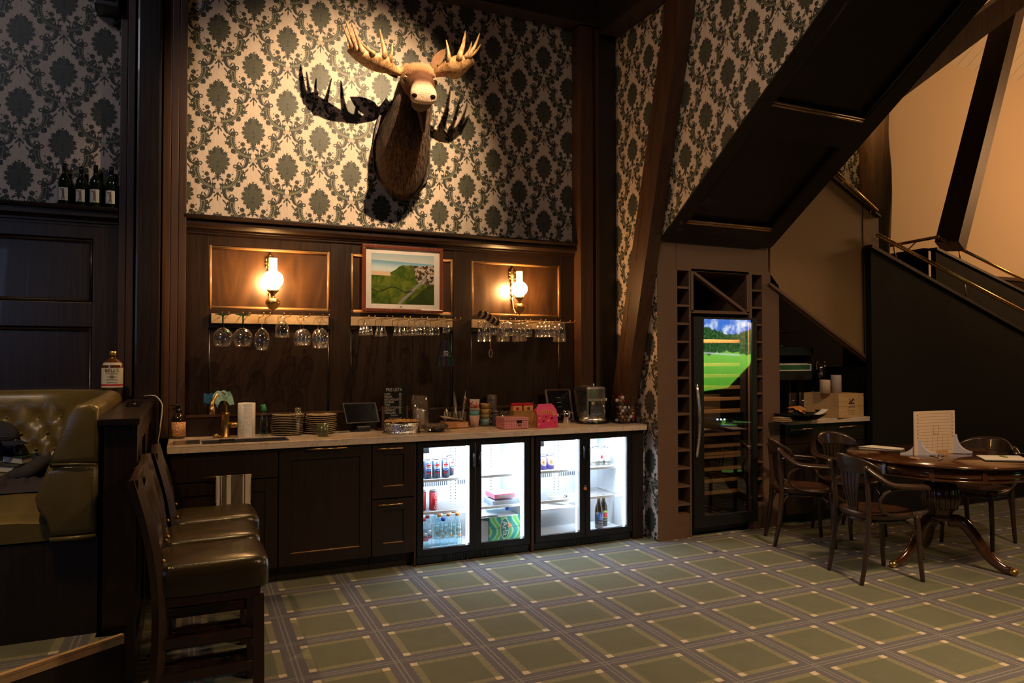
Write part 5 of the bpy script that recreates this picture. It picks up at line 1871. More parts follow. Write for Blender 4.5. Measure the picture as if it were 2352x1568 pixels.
for k, (p, lab) in enumerate(((1030, 'clear jar of spoons and tongs behind the napkin tray'), (1051, 'clear jar of knives behind the napkin tray'), (1066, 'clear jar of long knives at the cup side'))):
    o = on(p, 970, 0.08) + Vector((0, 0.03, 0))
    o.z = CT
    t = tumbler('cutlery_jar', lab, 'jar', o, 0.032, 0.036, 0.12, GLASS, 'cutlery jars')
    t['label'] = lab
    jars.append(o)
random.seed(3)
for k, o in enumerate(jars):
    for i in range(3 if k else 2):
        a = random.uniform(0, 2 * pi)
        dx, dy = cos(a) * 0.028, sin(a) * 0.012
        p0 = o + Vector((-dx * 0.6, -dy * 0.5, 0.012))
        p1 = o + Vector((dx * 1.3, dy * 1.5, 0.25 + 0.02 * i))
        side = 'first second third'.split()[i]
        t = thing('table_knife' if k else 'serving_tongs', ('%s steel %s in the %s cutlery jar' % (side, 'knife' if k else 'serving tong', ('spoon', 'middle', 'cup-side')[k])), 'cutlery', p0, 0, 'cutlery standing in the jars')
        d = p1 - p0
        B().tube([p0, p0 + d * 0.5], [0.006, 0.005], 8).obj('handle', STEEL, t)
        q = B()
        n__ = 10
        for j in range(n__ + 1):
            f = 0.5 + 0.5 * j / n__
            wv = 0.011 * (1 - (j / n__) ** 3)
            b_ = p0 + d * f
            q.v += [b_ + Vector((wv, 0, 0)), b_ + Vector((-wv * .6, 0, 0)), b_ + Vector((wv, 0.002, 0)), b_ + Vector((-wv * .6, 0.002, 0))]
        for j in range(n__):
            q.f += [[4 * j, 4 * j + 1, 4 * j + 5, 4 * j + 4], [4 * j + 2, 4 * j + 6, 4 * j + 7, 4 * j + 3]]
            q.sm += [False, False]
        q.obj('blade', CHROME, t)

# cups
def beaker(c, r0, r1, z0, z1, mat, t, part='cup'):
    B().lathe([(r0, z0), (r1, z1), (r1 - 0.003, z1), (r0 - 0.003, z0 + 0.006), (0.001, z0 + 0.006)], c, 22).obj(part, mat, t)


c = on(1090, 979)
sc_ = 0.001
m = M('speckled_pink')
m.color(m.mix(vgt(m.noise(170.0, 2, 0.6), 0.62), (0.56, 0.38, 0.30), (0.10, 0.06, 0.05))).set(rough=0.5)
zz = lambda p: hz_of(1090, p, c) - CT
t = thing('cup', 'speckled pink beaker at the bottom of the cup tower', 'cup', c, 0, 'tower of cups')
beaker(c, 0.030, 0.041, 0.0005, zz(953), m.m, t)
t = thing('cup', 'teal and grey beaker in the middle of the cup tower', 'cup', c + Vector((0, 0, zz(953) - 0.03)), 0, 'tower of cups')
beaker(c, 0.034, 0.0395, zz(953) - 0.012, zz(943), plain('teal_cup', (0.10, 0.30, 0.34), 0.5), t)
beaker(c, 0.0395, 0.038, zz(943), zz(936), plain('grey_cup', (0.30, 0.27, 0.21), 0.5), t, 'rim')
m = M('white_red_cup')
n1 = m.noise(30.0, 3, 0.5, dist=1.0)
m.color(m.ramp(n1, [(0.0, (0.03, 0.025, 0.02)), (0.40, (0.70, 0.62, 0.52)), (0.56, (0.60, 0.05, 0.03))], 'CONSTANT')).set(rough=0.45)
t = thing('cup', 'white paper cup with red and black pattern upside down on the cup tower', 'cup', c + Vector((0, 0, zz(936))), 0, 'tower of cups')
B().lathe([(0.0335, zz(936) + 0.0005), (0.0375, zz(925)), (0.0385, zz(920))], c, 22).obj('cup', m.m, t)
B().lathe([(0.040, zz(920)), (0.039, zz(917)), (0.001, zz(918))], c, 22).obj('rim', PAPER, t)
c = on(1116, 977) + Vector((0, 0.03, 0))
zz = lambda p: hz_of(1116, p, c) - CT
for i, (z0, z1, cl, lab) in enumerate(((975, 960, (0.16, 0.26, 0.26), 'blue-grey mug at the bottom of the mug stack'), (960, 950, (0.28, 0.20, 0.08), 'ochre mug second in the mug stack'), (950, 938, (0.40, 0.24, 0.08), 'amber mug third in the mug stack'), (938, 926, (0.30, 0.17, 0.05), 'brown mug on top of the mug stack'))):
    t = thing('mug', lab, 'mug', c + Vector((0, 0, zz(z0))), 0, 'stack of mugs')
    za_, zb_ = max(0.0005, zz(z0)), zz(z1) - 0.001
    beaker(c, 0.036, 0.040, za_, zb_, plain('mug_%d' % i, cl, 0.35, coat=0.3), t)
    zm = (za_ + zb_) / 2
    B().tube(arc(c + Vector((0.039, -0.01, zm)), 0.012, -pi / 2, pi / 2, 8, (1, -0.3, 0), (0, 0, 1)), 0.0035, 6).obj('handle', bpy.data.materials['mug_%d' % i], t)
c = on(1139, 977) + Vector((0, 0.03, 0))
zz = lambda p: hz_of(1139, p, c) - CT
t = thing('lidded_jar', 'dark violet lidded jar between the mugs and the pink tin', 'jar', c)
B().lathe([(0.032, 0.0005), (0.034, 0.004), (0.034, zz(950)), (0.030, zz(947))], c, 20).obj('jar', plain('violet_jar', (0.07, 0.05, 0.06), 0.4), t)
B().lathe([(0.036, zz(947)), (0.030, zz(943)), (0.006, zz(942)), (0.008, zz(938)), (0.001, zz(937))], c, 20).obj('lid', bpy.data.materials['violet_jar'], t)
c2 = c + Vector((0.01, 0.078, 0))
t = thing('canister', 'plain dark canister behind the violet jar', 'canister', c2)
B().lathe([(0.040, 0.0005), (0.041, 0.003), (0.041, 0.235), (0.038, 0.24), (0.001, 0.24)], c2, 22).obj('can', plain('canister_dark', (0.085, 0.06, 0.05), 0.45), t)
B().lathe([(0.0415, 0.20), (0.0415, 0.206)], c2, 22).obj('band', bpy.data.materials['violet_jar'], t)
for i, p in enumerate((1155, 1168)):
    o = on(p, 972, 0.05) + Vector((0, 0.0, 0))
    o.z = CT
    tumbler('drinking_glass', ('small clear tumbler behind the pink tin, nearer the jar', 'small clear tumbler behind the pink tin, nearer the brown box')[i], 'glass', o, 0.028, 0.034, 0.11, GLASS, 'small tumblers behind the tin')

# pink tin
c = on(1186, 985, 0.24)
t = thing('pink_tin', 'pink checkered tin box with a rounded lid and dark clasp', 'tin', c)
x0, x1 = Y(1158, 985, c.y).x, Y(1214, 983, c.y).x
m = M('pink_check')
q = m.pos()[1]
k1 = vgt(vfrac(q[0] * 70.0), 0.72)
k2 = vgt(vfrac(q[2] * 70.0), 0.72)
m.color(m.mix(vmax(k1, k2), (0.55, 0.13, 0.15), (0.78, 0.42, 0.42)))
m.set(rough=0.3, coat=0.4)
B().box(x0, x1, c.y, c.y + 0.16, CT + 0.001, CT + 0.060, 0.010).obj('body', m.m, t)
B().box(x0 - 0.003, x1 + 0.003, c.y - 0.003, c.y + 0.163, CT + 0.060, CT + 0.088, 0.012).obj('lid', m.m, t)
o = Vector(((x0 + x1) / 2 + 0.025, c.y - 0.002, CT + 0.055))
B().box(o.x - 0.02, o.x + 0.02, o.y - 0.004, o.y, o.z - 0.010, o.z + 0.010, 0.004).obj('clasp', BLACK, t)
B().box(o.x - 0.013, o.x + 0.013, o.y - 0.003, o.y, o.z - 0.030, o.z - 0.024).obj('print_line', INK, t)
# brown box and red packs
c = on(1205, 974, 0.19)
yk = c.y + 0.05
x0, x1 = Y(1179, 970, yk).x, Y(1232, 968, yk).x
t = thing('sweet_box', 'ochre card box with pale lettering between pink tin and pink bag', 'box', ((x0 + x1) / 2, yk, CT))
z1 = Y(1200, 943, yk).z
q = B().box(x0, x1, yk, yk + 0.003, CT + 0.001, z1)
q.box(x0, x0 + .003, yk, yk + 0.12, CT + 0.001, z1)
q.box(x1 - .003, x1, yk, yk + 0.12, CT + 0.001, z1)
q.box(x0, x1, yk + 0.117, yk + 0.12, CT + 0.001, z1)
q.obj('box', plain('ochre_card', (0.36, 0.19, 0.05), 0.6), t)
lettering('DOLLE', 0.030, plain('gold_print', (0.75, 0.50, 0.22), 0.5), t, ((x0 + x1) / 2 - 0.005, yk, CT + (z1 - CT) * 0.42), squash=1.0)
for i in range(2):
    xa = x0 + 0.004 + i * (x1 - x0 - 0.01) / 2
    xb = xa + (x1 - x0) / 2 - 0.016
    zt2 = Y(1200, 926, yk + .04).z
    t = thing('snack_pack', ('gold snack pack with red top, nearer the pink tin', 'gold snack pack with red top, nearer the pink bag')[i], 'packet', ((xa + xb) / 2, yk + .03, CT + .01), 0, 'snack packs in the ochre box')
    B().box(xa, xb, yk + 0.02, yk + 0.07, CT + 0.004, zt2 - 0.018, 0.010).obj('pack', plain('gold_pack_%d' % i, (0.70, 0.36, 0.12), 0.3), t)
    B().box(xa - 0.004, xb + 0.004, yk + 0.025, yk + 0.065, zt2 - 0.018, zt2 + 0.004, 0.004).obj('top', RED, t)
    B().ball(((xa + xb) / 2, yk + 0.02, zt2 - 0.04), 0.014, 10, 6, (1, 0.15, 1)).obj('print', RED if i == 0 else BROWN_PAINT, t)
# pink bag
c = on(1257, 982)
t = thing('coffee_bag', 'bright pink paper bag with yellow lettering and bean prints', 'bag', c)
x0, x1 = Y(1233, 981, c.y).x, Y(1281, 979, c.y).x
wd, dp = x1 - x0, 0.07
zt2 = Y(1257, 927, c.y + 0.03).z
H_ = zt2 - CT
sec = [(0.0008, 1.0, 1.0), (0.02, 1.01, 1.02), (H_ * 0.55, 1.0, 0.95), (H_ * 0.72, 0.96, 0.65), (H_ * 0.9, 0.80, 0.25), (H_, 0.66, 0.10)]
PINK = plain('bag_pink', (0.75, 0.045, 0.17), 0.55, var=0.08)
rings = []
for z, sw, sd in sec:
    cxm = (x0 + x1) / 2
    rr = []
    for a, d in ((-1, -1), (-.3, -1.02), (.3, -1.02), (1, -1), (1.02, -.3), (1.02, .3), (1, 1), (.3, 1), (-.3, 1), (-1, 1), (-1.02, .3), (-1.02, -.3)):
        rr.append(Vector((cxm + a * wd / 2 * sw + 0.004 * sin(z * 90 + a), c.y + dp / 2 + d * dp / 2 * sd, CT + z)))
    rings.append(rr)
B().loft(rings, smooth=False).obj('bag', PINK, t)
gus = plain('bag_gusset', (0.55, 0.24, 0.06), 0.55)
B().prism([Vector((x0 - 0.001, c.y, CT + 0.001)), Vector((x0 - 0.028, c.y + 0.05, CT + 0.001)), Vector((x0 - 0.026, c.y + 0.05, CT + H_ * 0.55)), Vector((x0 + 0.012, c.y + 0.02, CT + H_ * 0.75)), Vector((x0 - 0.001, c.y, CT + H_ * 0.55))], (0, 0.004, 0)).obj('gusset', gus, t)
GOLDY = plain('bag_yellow', (0.85, 0.48, 0.04), 0.5)
o = Vector(((x0 + x1) / 2, c.y + 0.0006, CT + H_ * 0.60))
for k, ch in enumerate('COTTON'):
    lettering(ch, 0.042, GOLDY, t, o + Vector(((k - 2.5) * 0.0235, 0.001, 0.012 - 0.0022 * (k - 2.5) ** 2)), right=(cos(0.06 * (2.5 - k)), 0, sin(0.06 * (2.5 - k))), up=(-sin(0.06 * (2.5 - k)), 0.08, cos(0.06 * (2.5 - k))), depth=0.003, squash=0.8)
for k, (a, z, cl) in enumerate(((-.36, .42, GOLDY), (-.05, .46, RED), (.22, .40, BLACK), (-.40, .16, PEACH), (-.18, .28, BLACK), (.06, .30, GOLDY), (-.02, .13, PEACH), (.36, .20, RED), (.1, .86, RED), (.33, .55, GOLDY))):
    p = Vector(((x0 + x1) / 2 + a * wd, c.y + (0.0005 if z < .56 else 0.028), CT + z * H_))
    B().prism([p + Vector((cos(j * 2 * pi / 12) * 0.0095, -0.0012, sin(j * 2 * pi / 12) * 0.0065 + cos(j * 2 * pi / 12) * 0.003)) for j in range(12)], (0, 0.002, 0)).obj('bean_print', cl, t)
c = on(1301, 971)
t = thing('milk_jug', 'small steel milk jug reflecting the worktop', 'jug', c)
h = hz_of(1301, 943, c) - CT
B().lathe([(0.034, 0.0005), (0.036, 0.003), (0.035, h * .6), (0.033, h), (0.031, h), (0.033, 0.008), (0.001, 0.006)], c, 26).obj('jug', CHROME, t)
B().tube([c + Vector((0.034, 0, h * .85)), c + Vector((0.060, 0, h * .8)), c + Vector((0.060, 0, h * .35)), c + Vector((0.035, 0, h * .25))], 0.004, 8).obj('handle', CHROME, t)
# framed picture leaning at the back
yk = 5.22
P = lambda x, y: Y(x, y, yk)
x0, x1, z1 = P(1261, 930).x, P(1319, 930).x, P(1290, 896).z
t = thing('leaning_frame', 'dark framed board leaning behind the coffee machine', 'frame', ((x0 + x1) / 2, yk, CT))
lean = 0.08
fb = lambda a, z: Vector((x0 + (x1 - x0) * a, yk + lean * z, CT + 0.001 + (z1 - CT) * z))
for a, z in (((0, 0), (1, 0)), ((0, 1), (1, 1)), ((0.03, 0), (0.03, 1)), ((0.97, 0), (0.97, 1))):
    p, q_ = fb(a[0], a[1]), fb(z[0], z[1])
    B().obox(p + Vector((0, 0, 0.009 if a[1] == 0 and z[1] == 0 else 0)), q_ + Vector((0, 0, 0.009 if a[1] == 0 and z[1] == 0 else 0)), 0.018, 0.016).obj('frame', W_POST, t)
B().prism([fb(0, 0), fb(1, 0), fb(1, 1), fb(0, 1)], (0, 0.006, 0)).obj('picture', BLACK_GLOSS, t)
for k in range(3):
    p = fb(0.42, 0.75 - 0.14 * k)
    B().box(p.x, p.x + 0.04, p.y - 0.0015, p.y, p.z, p.z + 0.003).obj('chalk_line', CHALK, t)

# coffee machine
c = on(1372, 974, 0.34)
yk = c.y
P = lambda x, y, d=0.0: Y(x, y, yk + d)
t = thing('espresso_machine', 'chrome fronted espresso machine with a rounded base', 'coffee machine', (P(1365, 974).x, yk + 0.1, CT))
x0, x1, xm = P(1351, 930, .03).x, P(1394, 930, .03).x, P(1330, 930, .2).x
z1 = P(1372, 890, .05).z
H_ = z1 - CT
w_ = x1 - x0
B().box(xm + 0.01, x0 + w_ * 0.45, yk + 0.12, yk + 0.30, CT + 0.012, CT + H_ * 0.98, 0.02).obj('tank', BLACK_GLOSS, t)
q = B()
q.box(x0, x0 + w_ * 0.10, yk + 0.05, yk + 0.27, CT + 0.04, CT + H_, 0.010)
q.box(x1 - w_ * 0.10, x1, yk + 0.05, yk + 0.27, CT + 0.04, CT + H_, 0.010)
q.box(x0 + 0.005, x1 - 0.005, yk + 0.05, yk + 0.27, CT + H_ * 0.62, CT + H_ + 0.01, 0.022)
q.box(x0 + w_ * 0.1, x1 - w_ * 0.1, yk + 0.15, yk + 0.27, CT + 0.04, CT + H_ * 0.7)
q.obj('body', SATIN, t)
xc = (x0 + x1) / 2
B().lathe([(w_ * 0.80, 0.001), (w_ * 0.82, 0.012), (w_ * 0.78, 0.018)], (xc + 0.005, yk + 0.11, CT), 34, sy=0.85).obj('base', BLACK_GLOSS, t)
B().lathe([(w_ * 0.70, 0.018), (w_ * 0.70, 0.034), (w_ * 0.60, 0.058), (w_ * 0.45, 0.062), (0.001, 0.062)], (xc, yk + 0.10, CT), 34, sy=0.8).obj('drip_tray', SATIN, t)
for k in range(4):
    B().box(xc - w_ * .36, xc + w_ * .36, yk + 0.02 + 0.022 * k, yk + 0.028 + 0.022 * k, CT + 0.0622, CT + 0.066).obj('grate_bar', STEEL, t)
B().lathe([(0.022, 0), (0.026, 0.03), (0.026, 0.055)], (xc - 0.012, yk + 0.09, CT + H_ * 0.50), 18).obj('brew_head', SATIN, t)
B().tube([(xc + w_ * .28, yk + 0.06, CT + H_ * .68), (xc + w_ * .34, yk + 0.03, CT + H_ * .45), (xc + w_ * .36, yk + 0.02, CT + H_ * .30)], 0.006, 8).obj('steam_wand', CHROME, t)
B().cyl((xc + w_ * 0.47, yk + 0.05, CT + H_ * 0.66), 0.014, 0.02, 14, axis=(0.5, -1, 0)).obj('steam_knob', CHROME, t)
B().tube([(xc + 0.03, yk + 0.14, CT + H_), (xc + 0.03, yk + 0.14, CT + H_ + 0.03)], 0.008, 10).obj('lever', STEEL, t)
B().lathe([(0.016, 0), (0.02, 0.012), (0.008, 0.02), (0.001, 0.022)], (xm + 0.05, yk + 0.2, CT + H_ * 0.98), 14).obj('tank_knob', BRASS, t)

# capsule box
c = on(1444, 972, 0.36)
P = lambda x, y: Y(x, y, c.y)
x0, x1, z1 = P(1424, 960).x, P(1463, 960).x, P(1444, 902).z
t = thing('capsule_box', 'clear acrylic box full of coloured coffee capsules', 'box', (c.x, c.y + .06, CT))
q = B()
q.box(x0, x1, c.y, c.y + 0.003, CT + 0.004, z1)
q.box(x0, x1, c.y + 0.117, c.y + 0.12, CT + 0.004, z1)
q.box(x0, x0 + 0.003, c.y + 0.003, c.y + 0.117, CT + 0.004, z1)
q.box(x1 - 0.003, x1, c.y + 0.003, c.y + 0.117, CT + 0.004, z1)
q.obj('case', ACRYL, t)
B().box(x0 - 0.01, x1 + 0.01, c.y - 0.01, c.y + 0.13, CT + 0.0005, CT + 0.006).obj('base', BLACK, t)
cols = [plain('capsule_white', (0.70, 0.70, 0.74), 0.3), RED, plain('capsule_brown', (0.20, 0.10, 0.05), 0.3, metal=.5), plain('capsule_gold', (0.45, 0.30, 0.15), 0.3, metal=.6), plain('capsule_violet', (0.18, 0.14, 0.25), 0.3, metal=.4)]
proto = None
random.seed(11)
for lay in range(2):
    for r in range(8):
        for k in range(4):
            p = Vector((x0 + 0.018 + (x1 - x0 - 0.036) * (k + 0.5 * (r % 2) * (1 if k < 3 else 0)) / 3.3, c.y + 0.024 + lay * 0.045, CT + 0.024 + r * 0.0265))
            if p.z > z1 - 0.015:
                continue
            mi = random.choice([0, 1, 2, 2, 3, 3, 4]) if not (r >= 6) else random.choice([1, 1, 0, 3])
            o = thing('coffee_capsule', 'small coloured coffee capsule piled inside the clear box', 'capsule', (0, 0, 0), 0, 'coffee capsules in the clear box')
            B().lathe([(0.009, -0.014), (0.013, 0.0), (0.0145, 0.010), (0.0165, 0.011), (0.0165, 0.0125), (0.001, 0.013)], (0, 0, 0), 12).obj('shell', cols[mi], o)
            move(o, p, euler=(random.uniform(-1.9, -1.2) * -1, random.uniform(-.5, .5), random.uniform(-0.6, 0.6)))


# ---------------------------------------------------------------- wall lamps
GLOBE = glow('lamp_globe', (1.0, 0.53, 0.18), 185.0)
CHIM = glow('lamp_chimney', (1.0, 0.60, 0.26), 4.5)


def sconce(label, gpx, gpy, rpx, yg):
    g = Y(gpx, gpy, yg)
    s_ = (g - Vector((0, 0, CAM_H))).dot(Vector((sin(YAW), cos(YAW), 0))) / FOC
    r = rpx * s_
    t = thing('wall_sconce', label, 'wall lamp', (g.x, 5.37, g.z), 0, 'brass oil lamp sconces')
    B().ball(g, r, 24, 14, (1, 1, 0.93)).obj('globe', GLOBE, t)
    B().lathe([(r * .42, r * .8), (r * .40, r * 1.3), (r * .40, r * 2.15), (r * .385, r * 2.15), (r * .385, r * .9)], g, 20).obj('chimney', CHIM, t)
    q = B().lathe([(r * .35, -r * .95), (r * .48, -r * 1.0), (r * .46, -r * 1.22), (r * .2, -r * 1.5), (r * .16, -r * 1.75), (r * .45, -r * 1.85), (r * .70, -r * 2.15), (r * .72, -r * 2.4), (r * .45, -r * 2.85), (r * .16, -r * 3.0), (r * .10, -r * 3.2), (0.001, -r * 3.25)], g, 22)
    q.obj('font', OLD_BRASS, t)
    q = B().tube(arc(g + Vector((0, 0, -r * 1.12)), r * .52, 0, 2 * pi, 20, (1, 0, 0), (0, 1, 0))[:-1], r * .06, 6, closed=True)
    for k in range(10):
        a = 2 * pi * k / 10
        q.tube([g + Vector((cos(a) * r * .52, sin(a) * r * .52, -r * 1.12)), g + Vector((cos(a) * r * .58, sin(a) * r * .58, -r * .80))], r * .04, 5)
    q.obj('gallery', BRASS, t)
    w_ = Vector((g.x - 0.005, 5.375, g.z))
    q = B()
    for k, (dz, rr) in enumerate(((2.6, .16), (2.25, .30), (1.9, .42), (1.5, .34), (1.1, .30), (.6, .24), (0.0, .20), (-.6, .22), (-1.2, .2))):
        q.ball(w_ + Vector((0, -0.012, dz * r)), rr * r, 10, 6, (1, .45, 1.2))
        if k in (1, 2, 3):
            for sx in (-1, 1):
                q.ball(w_ + Vector((sx * r * .36, -0.012, dz * r)), r * .15, 8, 5, (1, .6, 1))
    q.obj('wall_plate', OLD_BRASS, t)
    pts = spline([w_ + Vector((0, 0, -r * .5)), w_ + Vector((0, -0.03, -r * 2.2)), Vector((g.x, (5.37 + g.y) / 2, g.z - r * 3.05)), g + Vector((0, 0.0, -r * 2.7))], 6)
    B().tube(pts, 0.007, 8).obj('arm', OLD_BRASS, t)
    return t


sconce('brass oil lamp sconce with glowing globe over the six hanging stemware glasses', 627, 642, 23, 5.21)
sconce('brass oil lamp sconce with glowing globe between picture and corner post', 1193, 663, 18.5, 5.24)

# ---------------------------------------------------------------- framed golf links picture
t = thing('framed_picture', 'framed aerial picture of a green links course by the sea', 'picture', (1.53, 5.34, 2.05))
yf = 5.335
p00, p10, p11, p01 = (Y(x, y, yf) for x, y in ((830, 715), (1015, 719), (1018, 575), (834, 556)))
x0, x1, z0, z1 = (p00.x + p01.x) / 2, (p10.x + p11.x) / 2, (p00.z + p10.z) / 2, (p11.z + p01.z) / 2
fw = 0.026
FRAMEW = wood('cherry_frame', (0.07, 0.016, 0.010), (0.16, 0.045, 0.025), 0.25, coat=0.5)
for a in ((x0, x1, z0, z0 + fw), (x0, x1, z1 - fw, z1), (x0, x0 + fw, z0 + fw, z1 - fw), (x1 - fw, x1, z0 + fw, z1 - fw)):
    B().box(a[0], a[1], yf - 0.014, 5.362, a[2], a[3], 0.006).obj('frame', FRAMEW, t)
B().box(x0 + fw, x1 - fw, yf, yf + 0.01, z0 + fw, z1 - fw).obj('mount', plain('mount_card', (0.66, 0.58, 0.52), 0.8), t)
ix0, ix1 = Y(853, 640, yf).x, Y(997, 640, yf).x
iz0, iz1 = Y(920, 698, yf).z, Y(920, 584, yf).z
m = M('links_painting')
c = m.xyz(m.obj())
u = (c[0] + (-(ix0 - 1.53))) * (1 / (ix1 - ix0))
v = (c[2] + (-(iz0 - 2.05))) * (1 / (iz1 - iz0))
pv = m.obj()
n1 = m.noise(6.5, 6, 0.65, vec=pv, dist=0.8)
n2 = m.noise(45.0, 3, 0.6, vec=pv)
n3 = m.noise(18.0, 4, 0.6, vec=pv, dist=1.0)
green = m.ramp(n1 * 0.7 + n3 * 0.4, [(0.36, (0.012, 0.028, 0.006)), (0.5, (0.050, 0.085, 0.010)), (0.64, (0.13, 0.155, 0.022))])
hz_ = n3 * 0.06 + (u * 0.04 + 0.60)
sea = m.mix(vss(v + u * 0.04, 0.70, 0.86), (0.52, 0.60, 0.62), (0.16, 0.34, 0.47))
sky = m.mix(vss(v + n1 * 0.12, 0.88, 1.08), (0.50, 0.52, 0.52), (0.33, 0.42, 0.47))
a = m.mix(vgt(v + u * 0.04, 0.865), sea, sky)
sand = vlt(u + v * 0.35 + n1 * 0.3, 0.66) * vgt(v, 0.56)
land = m.mix(sand, green, (0.60, 0.42, 0.27))
rock = vss(n2, 0.45, 0.58)
town = vgt(u + (v + -0.42) * 0.30 + n3 * 0.10, 0.80) * vgt(v, 0.40)
land = m.mix(town, land, m.mix(rock, (0.05, 0.035, 0.025), (0.46, 0.36, 0.28)))
rd = vabs((u + -0.46) + (v * -0.78) + n1 * 0.05)
land = m.mix(vlt(rd, 0.030) * vlt(v, 0.55), land, (0.22, 0.21, 0.20))
dk = vgt(u - v * 0.9, 0.55) * vlt(v, 0.42)
land = m.mix(dk * 0.8, land, (0.018, 0.030, 0.010))
br = vlt(vabs(v + (-0.33) + vsin(u * 14.0) * 0.05 + n1 * 0.08), 0.010) * vlt(u, 0.65)
land = m.mix(br, land, (0.02, 0.03, 0.015))
shore = vgt(v, hz_ + vss(u, 0.25, 0.02) * 0.02 + vss(u, 0.30, 0.5) * 0.13)
m.color(m.mix(shore, land, a))
m.set(rough=0.25, coat=0.3)
B().box(ix0, ix1, yf - 0.002, yf + 0.002, iz0, iz1).obj('print', m.m, t)
o = Vector((Y(921, 706, yf).x, yf, Y(921, 706, yf).z))
B().prism([o + Vector((-.012, -.001, .000)), o + Vector((.012, -.001, .004)), o + Vector((0.0, -.001, .010))], (0, 0.001, 0)).obj('crest', INK, t)
B().box(o.x - 0.03, o.x + 0.03, yf - 0.001, yf, o.z - 0.012, o.z - 0.009).obj('caption_line', INK, t)
B().box(x0 + fw, x1 - fw, yf - 0.007, yf - 0.005, z0 + fw, z1 - fw).obj('glazing', clear('picture_glass', gloss=0.03, edge=0.3), t)

# ---------------------------------------------------------------- glass racks
RZ = 1.738
RACKX = ((0.155, 0.950), (1.118, 1.913), (2.078, 2.885))
GRAIN = W_PALE
for i, (a, c_) in enumerate(RACKX):
    t = thing('glass_rack', ('pale board glass rack under the first sconce', 'pale board glass rack under the framed picture', 'pale board glass rack under the corner sconce')[i], 'rack', ((a + c_) / 2, 5.35, 1.72), 0, 'hanging glass racks')
    B().box(a, c_, 5.338, 5.361, 1.690, 1.757, 0.003).obj('board', GRAIN, t)
    for k in range(6):
        xs = a + 0.075 + (c_ - a - 0.15) * k / 5
        for s_ in (-1, 1):
            B().tube([(xs + s_ * 0.021, 5.34, RZ - 0.004), (xs + s_ * 0.021, 5.02, RZ - 0.004), (xs + s_ * 0.021, 5.00, RZ + 0.012)], 0.0028, 6).obj('wire', BRASS, t)


def goblet(name, label, prof, mat_bowl=GLASS, mat_stem=None, group=None):
    """prof: foot radius, stem radius, stem length, then (radius, depth) of the bowl from stem to mouth; hangs mouth down."""
    fr, sr, sl, bowl = prof
    t = thing(name, label, 'glass', (0, 0, 0), 0, group)
    B().lathe([(0.001, 0.0055), (fr, 0.004), (fr, 0.0015), (sr * 1.6, -0.006), (sr, -0.014), (sr, -sl), (sr * 1.5, -sl - 0.004), (0.001, -sl - 0.006)], seg=20).obj('stem', mat_stem or mat_bowl, t)
    out = [(max(r, 0.002), -sl - d) for r, d in bowl]
    inn = [(max(r - 0.0012, 0.001), -sl - d) for r, d in bowl[::-1]]
    B().lathe(out + inn, seg=26).obj('bowl', mat_bowl, t)
    return t


ROUND = (0.052, 0.005, 0.085, [(0.004, 0.0), (0.035, 0.012), (0.060, 0.040), (0.066, 0.065), (0.062, 0.095), (0.050, 0.125)])
TULIP = (0.038, 0.004, 0.080, [(0.004, 0.0), (0.018, 0.012), (0.045, 0.045), (0.056, 0.085), (0.052, 0.120), (0.036, 0.155)])
BELL = (0.036, 0.008, 0.035, [(0.012, 0.0), (0.034, 0.015), (0.045, 0.045), (0.050, 0.080), (0.049, 0.112)])
WINE = (0.036, 0.0035, 0.085, [(0.004, 0.0), (0.030, 0.012), (0.050, 0.045), (0.053, 0.075), (0.045, 0.115)])
TALL = (0.036, 0.0035, 0.080, [(0.004, 0.0), (0.028, 0.014), (0.046, 0.048), (0.048, 0.080), (0.040, 0.140)])
xof = lambda p, y: Y(p, 740, y).x
specs = [(512, 5.12, ROUND, 1, 'round bowled glass with dark green stem at the sink end of the rack'), (558, 5.12, ROUND, 1, 'round bowled glass with dark green stem, second on the rack'),
         (602, 5.12, TULIP, 0, 'tulip shaped glass with pointed base, third on the rack'), (648, 5.14, BELL, 0, 'bell shaped cut glass with knobbed stem on the first rack'),
         (690, 5.24, WINE, 0, 'clear wine glass at the back of the fifth slot'), (697, 5.10, WINE, 0, 'clear wine glass at the front of the fifth slot'),
         (730, 5.24, TALL, 0, 'tall clear wine glass at the back of the last slot'), (740, 5.09, TALL, 0, 'tall clear wine glass at the front of the last slot')]
for p, y, pr, gs, lab in specs:
    t = goblet('hanging_glass', lab, pr, GLASS, GLASS_G if gs else None, 'stemware hanging on the first rack')
    move(t, (xof(p, y), y, RZ))
CORD = (0.024, 0.004, 0.040, [(0.004, 0), (0.012, 0.006), (0.022, 0.030), (0.028, 0.055), (0.033, 0.085)])
FLARE = (0.024, 0.004, 0.045, [(0.004, 0), (0.010, 0.01), (0.016, 0.035), (0.026, 0.065), (0.036, 0.085)])
CUPG = (0.030, 0.006, 0.040, [(0.006, 0), (0.026, 0.008), (0.040, 0.03), (0.044, 0.06), (0.043, 0.080)])
TINY = (0.022, 0.004, 0.032, [(0.004, 0), (0.018, 0.01), (0.027, 0.035), (0.028, 0.07)])
